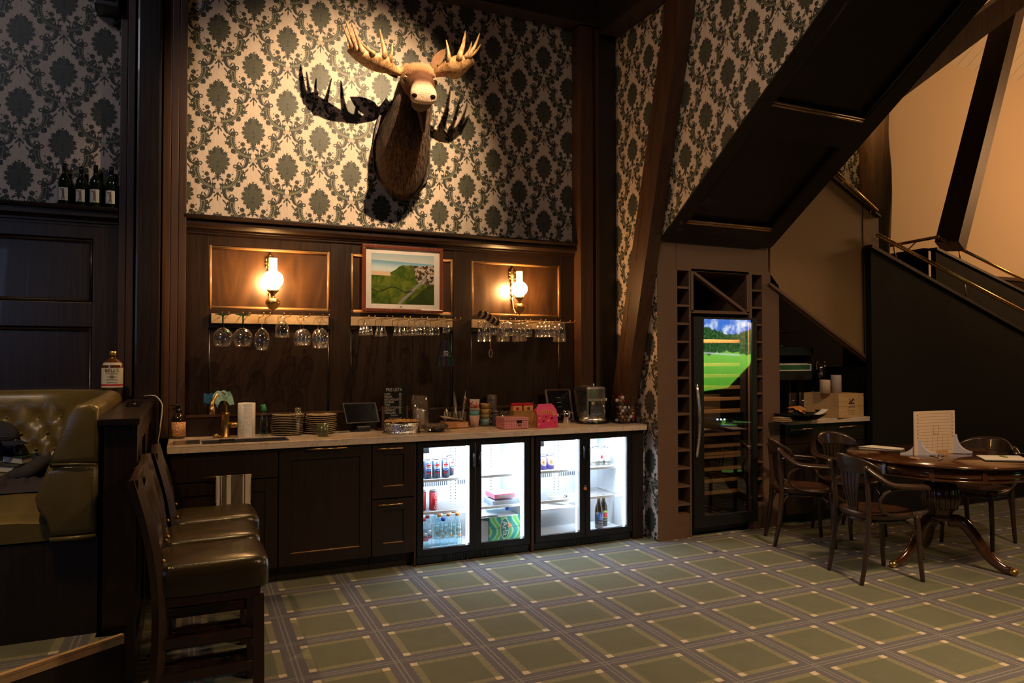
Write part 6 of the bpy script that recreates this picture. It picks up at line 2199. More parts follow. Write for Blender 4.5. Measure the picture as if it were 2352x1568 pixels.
specs = [(832, 5.24, CORD, 'small cordial glass at the back of the first slot under the picture'), (839, 5.16, CORD, 'small cordial glass in the middle of the first slot under the picture'), (847, 5.06, CORD, 'small cordial glass at the front of the first slot under the picture'),
         (869, 5.22, FLARE, 'flared small glass at the back of the second slot under the picture'), (880, 5.10, FLARE, 'flared small glass at the front of the second slot under the picture'),
         (912, 5.22, CORD, 'small fluted glass at the back of the third slot under the picture'), (923, 5.10, CORD, 'small fluted glass at the front of the third slot under the picture'),
         (944, 5.25, CUPG, 'wide cup glass at the back of the fourth slot under the picture'), (955, 5.16, CUPG, 'wide cup glass in the middle of the fourth slot under the picture'), (964, 5.07, CUPG, 'wide cup glass at the front of the fourth slot under the picture'),
         (984, 5.22, CUPG, 'wide cup glass at the back of the fifth slot under the picture'), (997, 5.10, CUPG, 'wide cup glass at the front of the fifth slot under the picture'),
         (1025, 5.10, TINY, 'single tiny glass hanging above the dark green apron')]
for p, y, pr, lab in specs:
    t = goblet('hanging_glass', lab, pr, GLASS, None, 'small glasses hanging on the picture rack')
    move(t, (xof(p, y), y, RZ))
PINT = (0.026, 0.014, 0.010, [(0.022, 0), (0.030, 0.006), (0.034, 0.07), (0.040, 0.150)])
SHORT = (0.022, 0.006, 0.022, [(0.006, 0), (0.034, 0.010), (0.037, 0.05), (0.038, 0.10)])
SLIM = (0.022, 0.006, 0.014, [(0.006, 0), (0.026, 0.008), (0.028, 0.07), (0.033, 0.145)])
MUG = (0.030, 0.010, 0.012, [(0.010, 0), (0.045, 0.012), (0.060, 0.045), (0.060, 0.075), (0.048, 0.105)])
GC = clear('cut_crystal', (0.94, 0.94, 0.96), 0.14, 0.9, 0.08)
specs = [(1106, 5.22, PINT, GLASS, 'tall beer glass behind the cut crystal mug'), (1118, 5.12, PINT, GLASS, 'tall beer glass beside the cut crystal mug'), (1128, 5.03, MUG, GC, 'round cut crystal mug hanging beside the fur tail'),
         (1150, 5.24, PINT, GLASS, 'tall beer glass at the back of the slot past the fur tail'), (1160, 5.14, PINT, GLASS, 'tall beer glass in the middle of the slot past the fur tail'), (1168, 5.06, MUG, GLASS, 'round clear mug at the front of the slot past the fur tail'),
         (1184, 5.24, SLIM, GLASS, 'slim tall glass at the back below the sconce'), (1192, 5.16, SLIM, GLASS, 'slim tall glass in the middle below the sconce'), (1201, 5.07, SLIM, GLASS, 'slim tall glass at the front below the sconce'),
         (1212, 5.18, SHORT, GLASS, 'short straight tumbler hanging just past the sconce'),
         (1238, 5.24, SHORT, GLASS, 'short straight tumbler at the back, first of the corner group'), (1248, 5.20, SHORT, GLASS, 'short straight tumbler, second of the corner group'), (1258, 5.14, SHORT, GLASS, 'short straight tumbler, third of the corner group'), (1267, 5.08, SHORT, GLASS, 'short straight tumbler at the front of the corner group'),
         (1278, 5.20, SLIM, GLASS, 'slim tall glass second from the corner post'), (1289, 5.10, PINT, GLASS, 'tall beer glass nearest the corner post')]
for p, y, pr, ma, lab in specs:
    t = goblet('hanging_glass', lab, pr, ma, None, 'beer glasses and tumblers on the corner rack')
    move(t, (xof(p, y), y, RZ))

# striped fur tail with a strap
yt = 5.0
P = lambda x, y: Y(x, y, yt)
m = M('striped_fur')
c = m.xyz(m.obj())
m.color(m.mix(vss(vsin((c[0] * 0.95 - c[2] * 0.45) * 150.0 + m.noise(40.0) * 3.0), -0.2, 0.5), (0.05, 0.022, 0.010), (0.50, 0.34, 0.18))).set(rough=0.9)
t = thing('fur_tail', 'striped brown and cream fur tail hung over the corner rack on a strap', 'fur tail', P(1125, 735))
pts = spline([P(1098, 722), P(1108, 722), P(1122, 728), P(1136, 738), P(1146, 742)], 6)
rad = [0.010 + 0.020 * sin(pi * (0.12 + 0.80 * k / (len(pts) - 1))) for k in range(len(pts))]
q = B().tube(pts, rad, 10)
random.seed(5)
for k in range(900):
    i = random.randrange(len(pts) - 1)
    p = pts[i].lerp(pts[i + 1], random.random())
    a = random.uniform(0, 2 * pi)
    e = Vector((0.2, cos(a), sin(a))).normalized()
    b_ = p + e * rad[i] * 0.9
    tip = b_ + e * 0.012 + Vector((-0.008, 0, -0.002))
    s_ = Vector((0.002, 0, 0.001))
    q.add([b_ - s_, b_ + s_, tip], [(0, 1, 2)])
q.obj('fur', m.m, t, recalc=False)
s0, s1 = P(1126, 745), P(1127, 800)
STRAP = plain('tan_strap', (0.36, 0.22, 0.11), 0.7)
B().tube([s0, s1], 0.004, 6).obj('strap', STRAP, t)
B().tube(arc(P(1127, 811), 0.030, 0, 2 * pi, 16, (0.42, 0, 0), (0, 0, 1))[:-1], 0.0035, 6, closed=True).obj('loop', STRAP, t)

# dark green apron
ya = 5.15
P = lambda x, y: Y(x, y, ya)
m = M('apron_green')
c = m.pos()[1]
xc = P(1022, 800).x
dxx = vabs(c[0] + (-xc + 0.006))
m.color(m.mix(vlt(dxx, 0.030), (0.012, 0.040, 0.022), (0.020, 0.012, 0.030))).set(rough=0.75)
t = thing('apron', 'folded dark green apron with a pale crest hanging from the glass rack', 'apron', P(1024, 770))
zt3, zb3 = P(1025, 779).z, P(1022, 841).z


def apr(u, v):
    w_ = 0.030 + 0.040 * v
    xx = xc + 0.004 + (u - .5) * 2 * w_
    return Vector((xx, ya + 0.010 * sin(u * 11) * (0.3 + v), zt3 + (zb3 - zt3) * v - 0.012 * abs(u - .5) * (1 - v)))


q = B().grid(apr, 26, 14)
q.grid(lambda u, v: apr(u, v) + Vector((0, 0.012, 0)), 26, 14)
q.obj('cloth', m.m, t, recalc=False)
hk = P(1024, 757)
B().tube([apr(0.1, 0) + Vector((0, .005, 0)), hk, apr(0.9, 0) + Vector((0, .005, 0))], 0.0025, 6).obj('string', plain('apron_string', (0.03, 0.06, 0.04), 0.8), t)
o = Vector((xc + 0.004, ya - 0.014, zt3 + (zb3 - zt3) * .50))
for s_ in (-1, 1):
    B().tube(arc(o, 0.016, -pi * .45, pi * .38, 10, (s_, 0, 0), (0, 0, 1)), 0.0016, 5).obj('crest_branch', WPRINT, t)
B().box(o.x - 0.0012, o.x + 0.0012, o.y, o.y + 0.001, o.z - .010, o.z + .012).obj('crest_stem', WPRINT, t)
B().box(o.x - 0.007, o.x + 0.007, o.y, o.y + 0.001, o.z + .008, o.z + .012).obj('crest_bar', WPRINT, t)
for k in range(11):
    xx = o.x - 0.032 + k * 0.0064
    B().obox((xx, o.y, o.z - 0.026), (xx + 0.0015 * (k % 3 - 1), o.y, o.z - 0.019 + 0.001 * (k % 2)), 0.0022, 0.0006).obj('crest_stroke', WPRINT, t)

# ---------------------------------------------------------------- moose head
FUR_D = fur('moose_coat', (0.010, 0.005, 0.003), (0.115, 0.048, 0.017))
m = M('antler_bone')
a = m.noise(1.0, 5, 0.65, sc=(30, 30, 12), dist=1.5)
m.color(m.ramp(a, [(0.30, (0.09, 0.038, 0.013)), (0.50, (0.30, 0.160, 0.065)), (0.74, (0.52, 0.34, 0.17))]))
m.set(rough=0.5)
m.bump(a, 0.5, 0.008)
BONE = m.m
t = thing('moose_head', 'mounted moose head with broad antlers above the panelled wall', 'trophy', Y(925, 365, 5.38))
out = [(872, 262), (862, 300), (857, 345), (860, 390), (870, 412), (898, 438), (912, 452), (928, 460), (944, 452), (958, 438), (978, 418), (986, 392), (987, 330), (984, 280), (965, 250), (900, 245)]
B().prism([Y(x, y, 5.372) for x, y in out], (0, 0.026, 0)).obj('plaque', W_POST, t)
B().tube([Y(x, y, 5.370) for x, y in out], 0.007, 6, closed=True).obj('plaque_edge', W_DARK, t)


def ring(c, ax, hw, hh, n=28, sq=1.0, drop=0.0):
    """An ellipse round c across direction ax."""
    ax = Vector(ax).normalized()
    r = ax.cross(Vector((0, 0, 1))).normalized()
    u = r.cross(ax)
    pts = []
    for k in range(n):
        a = 2 * pi * k / n
        ca, sa = cos(a), sin(a)
        pts.append(Vector(c) + r * (hw * abs(ca) ** sq * (1 if ca > 0 else -1)) + u * (hh * abs(sa) ** sq * (1 if sa > 0 else -1) * (1 + (drop if sa < 0 else 0))))
    return pts


neck = [(Y(923, 362, 5.372), (0, -1, 0.0), 0.190, 0.310), (Y(924, 352, 5.30), (0, -1, 0.0), 0.200, 0.315), (Y(927, 332, 5.21), (0, -1, 0.35), 0.188, 0.290), (Y(933, 300, 5.13), (0, -1, 0.75), 0.165, 0.235),
        (Y(943, 262, 5.06), (0.02, -0.9, 1.0), 0.145, 0.195), (Y(950, 226, 5.02), (0.05, -0.8, 1.2), 0.132, 0.170), (Y(954, 196, 5.03), (0.05, -0.8, 1.2), 0.120, 0.140), (Y(956, 176, 5.05), (0.05, -0.8, 1.2), 0.10, 0.10)]
rings = [ring(c, ax, hw, hh) for c, ax, hw, hh in neck]
nb = B().loft(rings)
nb.v = [p + Vector((noise.noise(p * 9) * 0.012, noise.noise(p * 9 + Vector((5, 0, 0))) * 0.012, 0)) for p in nb.v]
ne = nb.obj('neck', FUR_D, t)
# shaggy coat
random.seed(21)
q = B()
for k in range(9000):
    i = random.randrange(len(rings) - 2)
    j = random.randrange(28)
    f, g_ = random.random(), random.random()
    p = rings[i][j].lerp(rings[i][(j + 1) % 28], g_).lerp(rings[i + 1][j].lerp(rings[i + 1][(j + 1) % 28], g_), f)
    cc_ = neck[i][0].lerp(neck[i + 1][0], f)
    n_ = (p - cc_).normalized()
    ln = random.uniform(0.025, 0.055)
    d = (n_ * 0.35 + Vector((random.uniform(-.25, .25), 0.15, -1.0))).normalized() * ln
    s_ = n_.cross(d).normalized() * 0.0022
    q.add([p - s_, p + s_, p + d], [(0, 1, 2)])
for i in (0, 1):
    pass
q.obj('coat', FUR_D, ne, recalc=False, kind='stuff')

h0, h1 = Y(957, 186, 5.10), Y(974, 212, 4.62)
ax = (h1 - h0)
L = ax.length
m = M('moose_face')
a = m.noise(1.0, 5, 0.7, sc=(70, 25, 70), dist=0.6)
c = m.pos()[1]
e = ax / (L * L)
sl = c[0] * e.x + (c[1] * e.y + (c[2] * e.z + (-h0.dot(e))))
sl = sl + a * 0.12 + -0.06
col = m.ramp(sl, [(0.0, (0.30, 0.16, 0.08)), (0.22, (0.50, 0.30, 0.16)), (0.36, (0.36, 0.18, 0.08)), (0.48, (0.10, 0.040, 0.018)), (0.80, (0.09, 0.035, 0.016)), (0.95, (0.56, 0.37, 0.25)), (1.0, (0.62, 0.43, 0.31))])
m.color(m.mix(a, m.mix(0.55, col, (0.05, 0.02, 0.01)), col))
m.set(rough=0.75, spec=0.2)
m.bump(a, 0.7, 0.015)
FUR_F = MUZ = m.m
prof = [(0.0, 0.085, 0.085, 0.0), (0.08, 0.118, 0.115, 0.005), (0.20, 0.128, 0.125, 0.012), (0.32, 0.122, 0.118, 0.006), (0.46, 0.106, 0.106, -0.004), (0.60, 0.086, 0.096, -0.006), (0.74, 0.076, 0.084, -0.006)]
muz = [(0.73, 0.076, 0.084, -0.006), (0.81, 0.080, 0.074, -0.012), (0.90, 0.089, 0.064, -0.020), (0.96, 0.091, 0.056, -0.026), (0.99, 0.084, 0.046, -0.031), (1.008, 0.064, 0.031, -0.036), (1.012, 0.02, 0.010, -0.038)]
u_ax = ax.normalized()
up = u_ax.cross(Vector((0, 0, 1))).normalized().cross(u_ax)
if up.z < 0:
    up = -up
rt = u_ax.cross(up).normalized()
hd = B().loft([ring(h0 + ax * s + up * o_, ax, hw, hh, 28, 0.9) for s, hw, hh, o_ in prof])
hd.v = [p + noise.noise_vector(p * 14) * 0.006 for p in hd.v]
head = hd.obj('head', FUR_F, t)
q = B()
hr = [ring(h0 + ax * s + up * o_, ax, hw, hh, 28, 0.9) for s, hw, hh, o_ in prof]
for k in range(5000):
    i, j = random.randrange(len(hr) - 1), random.randrange(28)
    f, g_ = random.random(), random.random()
    p = hr[i][j].lerp(hr[i][(j + 1) % 28], g_).lerp(hr[i + 1][j].lerp(hr[i + 1][(j + 1) % 28], g_), f)
    n_ = (p - (h0 + ax * (prof[i][0] + (prof[i + 1][0] - prof[i][0]) * f))).normalized()
    d = (n_ * 0.45 - u_ax * 0.9 + Vector((random.uniform(-.3, .3), random.uniform(-.3, .3), random.uniform(-.3, .3)))).normalized() * random.uniform(0.012, 0.026)
    s_ = n_.cross(d).normalized() * 0.0016
    q.add([p - s_, p + s_, p + d], [(0, 1, 2)])
q.obj('face_fur', FUR_F, head, recalc=False, kind='stuff')
mz = B().loft([ring(h0 + ax * s + up * o_, ax, hw, hh, 28, 0.72) for s, hw, hh, o_ in muz])
muzzle = mz.obj('muzzle', MUZ, head)
B().ball(h0 + ax * 0.80 - up * 0.085, 0.068, 18, 10, (1, 1.7, 0.75)).obj('lower_jaw', FUR_D, head)
bl = h0 + ax * 0.62 - up * 0.10
B().tube(spline([bl, bl + Vector((0.02, 0.02, -0.06)), bl + Vector((0.03, 0.03, -0.14)), bl + Vector((0.035, 0.04, -0.20))], 4), [0.05, 0.047, 0.044, 0.04, 0.036, 0.032, 0.028, 0.024, 0.021, 0.018, 0.014, 0.010, 0.005], 10).obj('bell', FUR_D, head)
DARKN = plain('nostril_dark', (0.006, 0.003, 0.002), 0.9, spec=0.05)
EYE = plain('glass_eye', (0.012, 0.007, 0.004), 0.05, coat=1.0)
LIDS = plain('eye_lid', (0.40, 0.23, 0.12), 0.7)
for s_ in (-1, 1):
    nn = h0 + ax * 0.992 + rt * (0.060 * s_) - up * 0.024
    B().ball(nn, 0.021, 14, 8, (1.0, 0.75, 0.72)).obj('nostril', DARKN, head)
    e = h0 + ax * 0.44 + rt * (0.100 * s_) + up * 0.030
    B().ball(e, 0.025, 16, 10).obj('eye', EYE, head)
    B().ball(e - ax * 0.02 - rt * (0.008 * s_) + up * 0.006, 0.029, 16, 10, (0.9, 1.0, 1.0)).obj('eyelid', LIDS, head)
    B().ball(e + up * 0.030 - ax * 0.03 - rt * 0.030 * s_, 0.036, 12, 8, (1, 1.3, 0.7)).obj('brow', FUR_F, head)
lip = h0 + ax * 0.985 - up * 0.072
B().tube([lip - rt * 0.07 + ax * -0.06, lip - rt * 0.03, lip + rt * 0.03, lip + rt * 0.07 + ax * -0.06], 0.006, 8).obj('lip', plain('lip_line', (0.10, 0.05, 0.03), 0.6), head)
B().tube([h0 + ax * 1.010 - up * 0.025, lip], 0.005, 6).obj('philtrum', plain('philtrum_tone', (0.42, 0.20, 0.10), 0.6), head)


def ear(base, tip, wid, nrm, name='ear'):
    q = B()
    d = tip - base
    sd = d.cross(Vector(nrm)).normalized()
    nv = sd.cross(d).normalized()
    prof_ = [(0, .35), (.15, .75), (.35, 1.0), (.6, .85), (.82, .5), (1, .04)]
    rr = []
    for f, w_ in prof_:
        ce = base + d * f
        rr.append([ce + sd * (cos(2 * pi * k / 12) * wid * w_) + nv * (0.018 * w_ * sin(2 * pi * k / 12) + 0.03 * w_ * abs(cos(2 * pi * k / 12))) for k in range(12)])
    return q.loft(rr).obj(name, FUR_F, head)


ear(Y(912, 178, 5.06), Y(858, 140, 5.04), 0.050, (0.1, -1, 0.3))
ear(Y(992, 160, 5.06), Y(1023, 112, 5.06), 0.040, (-0.1, -1, 0.3))


def antler(rear, front_, tines, beam, mid_sag=0.0):
    """rear and front_: the palm's two edges, 3D points from the beam outward; tines: (where along the front edge, tip, bend)."""
    n = 12

    def along(pl, f):
        x = f * (len(pl) - 1)
        k = min(int(x), len(pl) - 2)
        return pl[k].lerp(pl[k + 1], x - k)
    rear_s, front_s = spline(rear, 4), spline(front_, 4)
    rr = []
    for i in range(n + 1):
        f = i / n
        a, c_ = along(rear_s, f), along(front_s, f)
        tang = (along(rear_s, min(1, f + .05)) + along(front_s, min(1, f + .05))) - (along(rear_s, max(0, f - .05)) + along(front_s, max(0, f - .05)))
        wv = (c_ - a)
        nv = tang.cross(wv).normalized()
        if nv.z < 0:
            nv = -nv
        th = 0.016
        cup = -0.16 * wv.length
        ringp = []
        for k in range(7):
            s_ = k / 6
            ringp.append(a + wv * s_ + nv * (th * sin(pi * s_) ** .5 + cup * sin(pi * s_)))
        for k in range(5, 0, -1):
            s_ = k / 6
            ringp.append(a + wv * s_ + nv * (-th * sin(pi * s_) ** .5 + cup * sin(pi * s_)))
        rr.append(ringp)
    pb = B().loft(rr)
    pb.v = [p + noise.noise_vector(p * 16) * 0.005 for p in pb.v]
    an = pb.obj('antler', BONE, t)
    B().tube(spline(beam, 5), [0.045, 0.042, 0.040, 0.037, 0.035, 0.033, 0.032, 0.031, 0.031, 0.032, 0.032][:len(spline(beam, 5))], 12).obj('beam', BONE, an)
    for f, tip, r0 in tines:
        b_ = along(front_s, f) if f <= 1 else along(rear_s, f - 1)
        inw = (along(rear_s, f) - b_) * 0.25 if f <= 1 else (along(front_s, f - 1) - b_) * .25
        md = b_.lerp(tip, 0.5) + Vector((0, -0.012, -0.014))
        pts = spline([b_ + inw, b_, md, tip], 5)
        nn = len(pts)
        B().tube(pts, [r0 * (1.0 - 0.93 * (k / (nn - 1)) ** 1.3) + 0.002 for k in range(nn)], 9, sq=(1, 0.8)).obj('tine', BONE, an)


Lr = [Y(917, 172, 5.02), Y(893, 170, 5.01), Y(862, 165, 5.01), Y(836, 151, 5.01), Y(814, 132, 5.00), Y(799, 113, 4.98)]
Lf = [Y(912, 156, 4.97), Y(898, 136, 4.88), Y(884, 123, 4.84), Y(858, 122, 4.83), Y(832, 116, 4.84), Y(810, 106, 4.87)]
antler(Lr, Lf, [(0.22, Y(901, 99, 4.86), .018), (0.40, Y(872, 67, 4.86), .024), (0.60, Y(827, 95, 4.86), .018), (0.80, Y(808, 53, 4.88), .020), (0.90, Y(793, 45, 4.90), .020), (1.0, Y(787, 58, 4.92), .020), (1.92, Y(797, 98, 5.02), .014), (1.75, Y(812, 116, 5.10), .014)],
       [Y(936, 158, 5.05), Y(922, 165, 5.02), Y(902, 160, 4.99)])
Rr = [Y(998, 176, 5.00), Y(1026, 178, 4.94), Y(1050, 182, 4.90), Y(1066, 168, 4.87), Y(1084, 140, 4.85)]
Rf = [Y(998, 158, 4.96), Y(1024, 140, 4.82), Y(1042, 128, 4.76), Y(1062, 127, 4.72), Y(1080, 128, 4.72)]
antler(Rr, Rf, [(0.35, Y(1025, 92, 4.80), .020), (0.68, Y(1069, 71, 4.79), .026), (0.86, Y(1084, 95, 4.84), .016), (0.95, Y(1102, 76, 4.70), .020), (1.0, Y(1104, 102, 4.74), .018)],
       [Y(978, 158, 5.05), Y(992, 168, 5.01), Y(1010, 166, 4.96)])


# ---------------------------------------------------------------- bottles on the ledge and the booth
def wine_bottle(x, y, z, h, lab):
    t = thing('wine_bottle', lab, 'bottle', (x, y, z), 0, 'wine bottles on the high ledge')
    r = h * 0.128
    B().lathe([(r * .9, 0.0006), (r, 0.006), (r, h * .58), (r * .85, h * .66), (r * .42, h * .76), (r * .36, h * .80), (r * .36, h * .985), (r * .40, h)], (x, y, z), 22).obj('glass', DGLASS, t)
    B().lathe([(r * .40, h * .86), (r * .40, h * 1.003), (0.001, h * 1.004)], (x, y, z), 18).obj('foil', BLACK_GLOSS, t)
    q = B()
    n = 10
    a0 = -0.05
    for i in range(n + 1):
        a = a0 + (-0.95 + 1.75 * i / n)
        for zz_ in (h * .10, h * .41):
            q.v.append(Vector((x + sin(a) * (r + .0006), y - cos(a) * (r + .0006), z + zz_)))
    q.f = [[2 * i, 2 * i + 2, 2 * i + 3, 2 * i + 1] for i in range(n)]
    q.sm = [True] * n
    q.obj('paper_label', CREAM_LAB, t)
    g = B()
    P2 = lambda u, v: Vector((x + sin(a0 - 0.1 + u / r) * (r + .0012), y - cos(a0 - 0.1 + u / r) * (r + .0012), z + h * .255 + v))
    for u0, v0, u1, v1, w_ in ((-.004, -.038, .004, -.004, .007), (.010, -.038, .006, -.004, .007), (.004, -.006, .003, .022, .013), (.002, .018, -.014, .030, .005), (.004, .018, -.010, .034, .005), (.004, .026, .005, .034, .009), (-.014, .030, .010, .040, .003)):
        g.obox(P2(u0, v0), P2(u1, v1), w_, 0.0006, up=(0, 1, 0.01))
    g.obj('figure_print', FIGP, t)
    return t


CREAM_LAB = plain('cream_label', (0.62, 0.58, 0.48), 0.7)
FIGP = plain('golfer_print', (0.16, 0.075, 0.05), 0.7, var=0.5, scale=60)
RS = Vector((0, 0, 2.4285))
for p, ptop, lab in ((147, 376, 'dark wine bottle with a golfer label, first from the wall panelling'), (186, 383, 'dark wine bottle with a golfer label, second along the ledge'), (219, 380, 'dark wine bottle with a golfer label, third along the ledge'), (255, 384, 'dark wine bottle with a golfer label next to the timber post')):
    o = Y(p, 470, 5.345)
    wine_bottle(o.x, 5.345, 2.4285, Y(p, ptop, 5.345).z - 2.4285, lab)

# ---------------------------------------------------------------- booth platform, partition
struct('floor_platform', B().prism([(-0.239, 3.55, 0.0), (-0.63, 3.29, 0.0), (-4.3, 0.85, 0.0), (-4.3, 5.35, 0.0), (-0.345, 5.35, 0.0), (-0.345, 3.56, 0.0)], (0, 0, 0.255)), CARPET)
t = thing('platform_nosing', 'pale oak nosing along the edge of the booth platform', 'nosing', (-1, 3, 0.2))
d = (Vector((-4.3, 0.85, 0)) - Vector((-0.239, 3.55, 0))).normalized()
sd = Vector((-d.y, d.x, 0))
if sd.y > 0:
    sd = -sd
p0, p1 = Vector((-0.239, 3.55, 0.245)), Vector((-4.3, 0.85, 0.245))
B().prism([p0 + sd * 0.012, p1 + sd * 0.012, p1 - sd * 0.012, p0 - sd * 0.012], (0, 0, 0.014)).obj('strip', W_NOSE, t)
B().prism([p0 + sd * 0.012 - Vector((0, 0, 0.025)), p1 + sd * 0.012 - Vector((0, 0, 0.025)), p1 + sd * 0.002 - Vector((0, 0, 0.025)), p0 + sd * 0.002 - Vector((0, 0, 0.025))], (0, 0, 0.028)).obj('lip', W_NOSE, t)
B().prism([p0 + sd * 0.002, p1 + sd * 0.002, p1 + sd * 0.0, p0 + sd * 0.0], (0, 0, -0.24)).obj('riser', W_BLACK, t)
t = thing('booth_partition', 'dark panelled partition with a ledge between the booth and the bar stools', 'partition', (-0.27, 4.4, 0))
B().box(-0.325, -0.21, 3.61, 5.24, 0.0, 1.16, 0.003).obj('core', W_DARK, t)
B().box(-0.345, -0.185, 3.585, 5.25, 1.158, 1.186, 0.004).obj('cap', W_DARK, t)
for y0, y1 in ((3.61, 3.69), (4.36, 4.46), (5.14, 5.24)):
    B().box(-0.211, -0.195, y0, y1, 0.0, 1.15, 0.002).obj('stile', W_DARK, t)
for z0, z1 in ((0.0, 0.16), (1.05, 1.15)):
    for y0, y1 in ((3.69, 4.36), (4.46, 5.14)):
        B().box(-0.211, -0.196, y0, y1, z0, z1, 0.002).obj('rail', W_DARK, t)
t = thing('ledge_socket', 'black socket plate set in the partition ledge', 'socket', Z(306, 929, 1.186))
q0, q1, q2, q3 = (Z(x, y, 1.1865) for x, y in ((288, 934), (320, 933), (327, 923), (294, 924)))
B().prism([q0, q1, q2, q3], (0, 0, 0.004)).obj('plate', BLACK_GLOSS, t)
B().cyl((q0 + q1 + q2 + q3) / 4 + Vector((0, 0, 0.004)), 0.010, 0.002, 12).obj('button', STEEL, t)
t = thing('white_cable', 'thin white cable looping off the partition ledge to the worktop', 'cable', Z(330, 914, 1.19))
P = lambda x, y, yy: Y(x, y, yy)
cab = spline([Z(307, 913, 1.192), Z(325, 911, 1.195), P(345, 908, 4.95), P(360, 911, 4.92), P(371, 925, 4.90), P(373, 938, 4.89), P(370, 965, 4.87), P(366, 995, 4.84), P(363, 1012, 4.79), P(363, 1029, 4.765)], 6)
B().tube(cab, 0.004, 8).obj('cord', plain('cable_white', (0.62, 0.58, 0.52), 0.5), t)
B().tube([Z(316, 909, 1.19), Z(317, 903, 1.19)], 0.003, 6).obj('plug_tail', bpy.data.materials['cable_white'], t)

# ---------------------------------------------------------------- olive leather booth
zs = 0.0


def path_pt(s):
    """Inner path of the bench back: along the partition, round the corner, along the wall. Returns point and inward direction."""
    y0, y1, r = 3.62, 4.85, 0.48
    x0 = -0.345
    la = y1 - y0
    lc = r * pi / 2
    if s < la:
        return Vector((x0, y0 + s, 0)), Vector((-1, 0, 0))
    if s < la + lc:
        a = (s - la) / r
        c = Vector((x0 - r, y1, 0))
        return c + Vector((cos(a), sin(a), 0)) * r, -Vector((cos(a), sin(a), 0))
    return Vector((x0 - r - (s - la - lc), y1 + r, 0)), Vector((0, -1, 0))


LT = 1.23 + 0.754 + 2.2
FACE_P = [(0.135, 0.76), (0.205, 0.80), (0.215, 0.86), (0.185, 0.98), (0.145, 1.10), (0.118, 1.20), (0.09, 1.243), (0.05, 1.255), (0.012, 1.235), (0.0, 1.20)]
fp = spline([Vector((a, 0, b_)) for a, b_ in FACE_P], 4)


def tuft(s, z):
    """How far a point of the upholstery sinks toward its button."""
    sp_, rh = 0.165, 0.105
    best = 9
    for r in range(-1, 3):
        zz_ = 0.90 + r * rh * 0.9
        off = 0.5 * (r % 2)
        k = round(s / sp_ - off)
        for kk in (k - 1, k, k + 1):
            dd = sqrt((s - (kk + off) * sp_) ** 2 + ((z - zz_) * 1.1) ** 2)
            best = min(best, dd)
    u = (s / sp_) * 2
    w_ = (z - 0.90) / (rh * 0.9)
    l1 = abs(((u + w_) / 2 + 0.5) % 1 - 0.5)
    l2 = abs(((u - w_) / 2 + 0.5) % 1 - 0.5)
    crease = math.exp(-(min(l1, l2) / 0.10) ** 2) * 0.012
    return 0.032 * math.exp(-(best / 0.035) ** 2) + crease


t = thing('booth_sofa', 'olive green leather booth with a button-tufted curved back', 'sofa', (-1, 4.6, 0.26))
NU, NV = 230, len(fp) - 1


def back_pt(u, v):
    s = u * LT
    o, n_ = path_pt(s)
    q = fp[min(int(round(v * NV)), NV)]
    d_ = q.x
    z = q.z
    if s > 0.35 and 0.82 < z < 1.19:
        k = min(1, (s - 0.35) / 0.15) * min(1, (z - 0.82) / 0.05) * min(1, (1.19 - z) / 0.05)
        d_ -= tuft(s, z) * k
    return o + n_ * d_ + Vector((0, 0, z))


B().grid(back_pt, NU, NV).obj('back', LEATHER_G, t, recalc=False)
btn = B()
for r in range(0, 3):
    zz_ = 0.90 + r * 0.0945
    off = 0.5 * (r % 2)
    for k in range(4, 24):
        s = (k + off) * 0.165
        if s > LT - 0.05:
            continue
        o, n_ = path_pt(s)
        d_ = min(fp, key=lambda p: abs(p.z - zz_) + (0 if p.x > 0.05 else 9)).x
        B().ball(o + n_ * (d_ - 0.030) + Vector((0, 0, zz_)), 0.010, 8, 5).obj('button', LEATHER_G, t)
SEAT_P = [(0.10, 0.665), (0.10, 0.755), (0.30, 0.792), (0.55, 0.790), (0.66, 0.775), (0.70, 0.745), (0.70, 0.69), (0.68, 0.665)]
sp_ = spline([Vector((a, 0, b_)) for a, b_ in SEAT_P], 3)


def seat_pt(u, v):
    s = 0.0 + u * LT
    o, n_ = path_pt(s)
    q = sp_[min(int(round(v * (len(sp_) - 1))), len(sp_) - 1)]
    e = 0.0
    if s < 0.06:
        e = -(0.035 * (1 - s / 0.06) ** 2) * (1 if q.z > 0.70 else -0.3)
    return o + n_ * min(q.x, 0.70) + Vector((0, 0, q.z + e))


sb = B().grid(seat_pt, 90, len(sp_) - 1)
end = [path_pt(0)[0] + path_pt(0)[1] * q.x + Vector((0, 0, q.z - (0.035 if q.z > .70 else -0.01))) for q in sp_]
sb.prism(end, (0, -0.004, 0))
sb.obj('seat', LEATHER_G, t, recalc=False)
# upholstered end of the bench back, in two padded panels
prof = [(0.0, 0.665), (0.0, 1.235), (0.03, 1.258), (0.085, 1.250), (0.120, 1.205), (0.150, 1.10), (0.190, 0.98), (0.232, 0.86), (0.222, 0.81), (0.190, 0.76), (0.165, 0.665)]


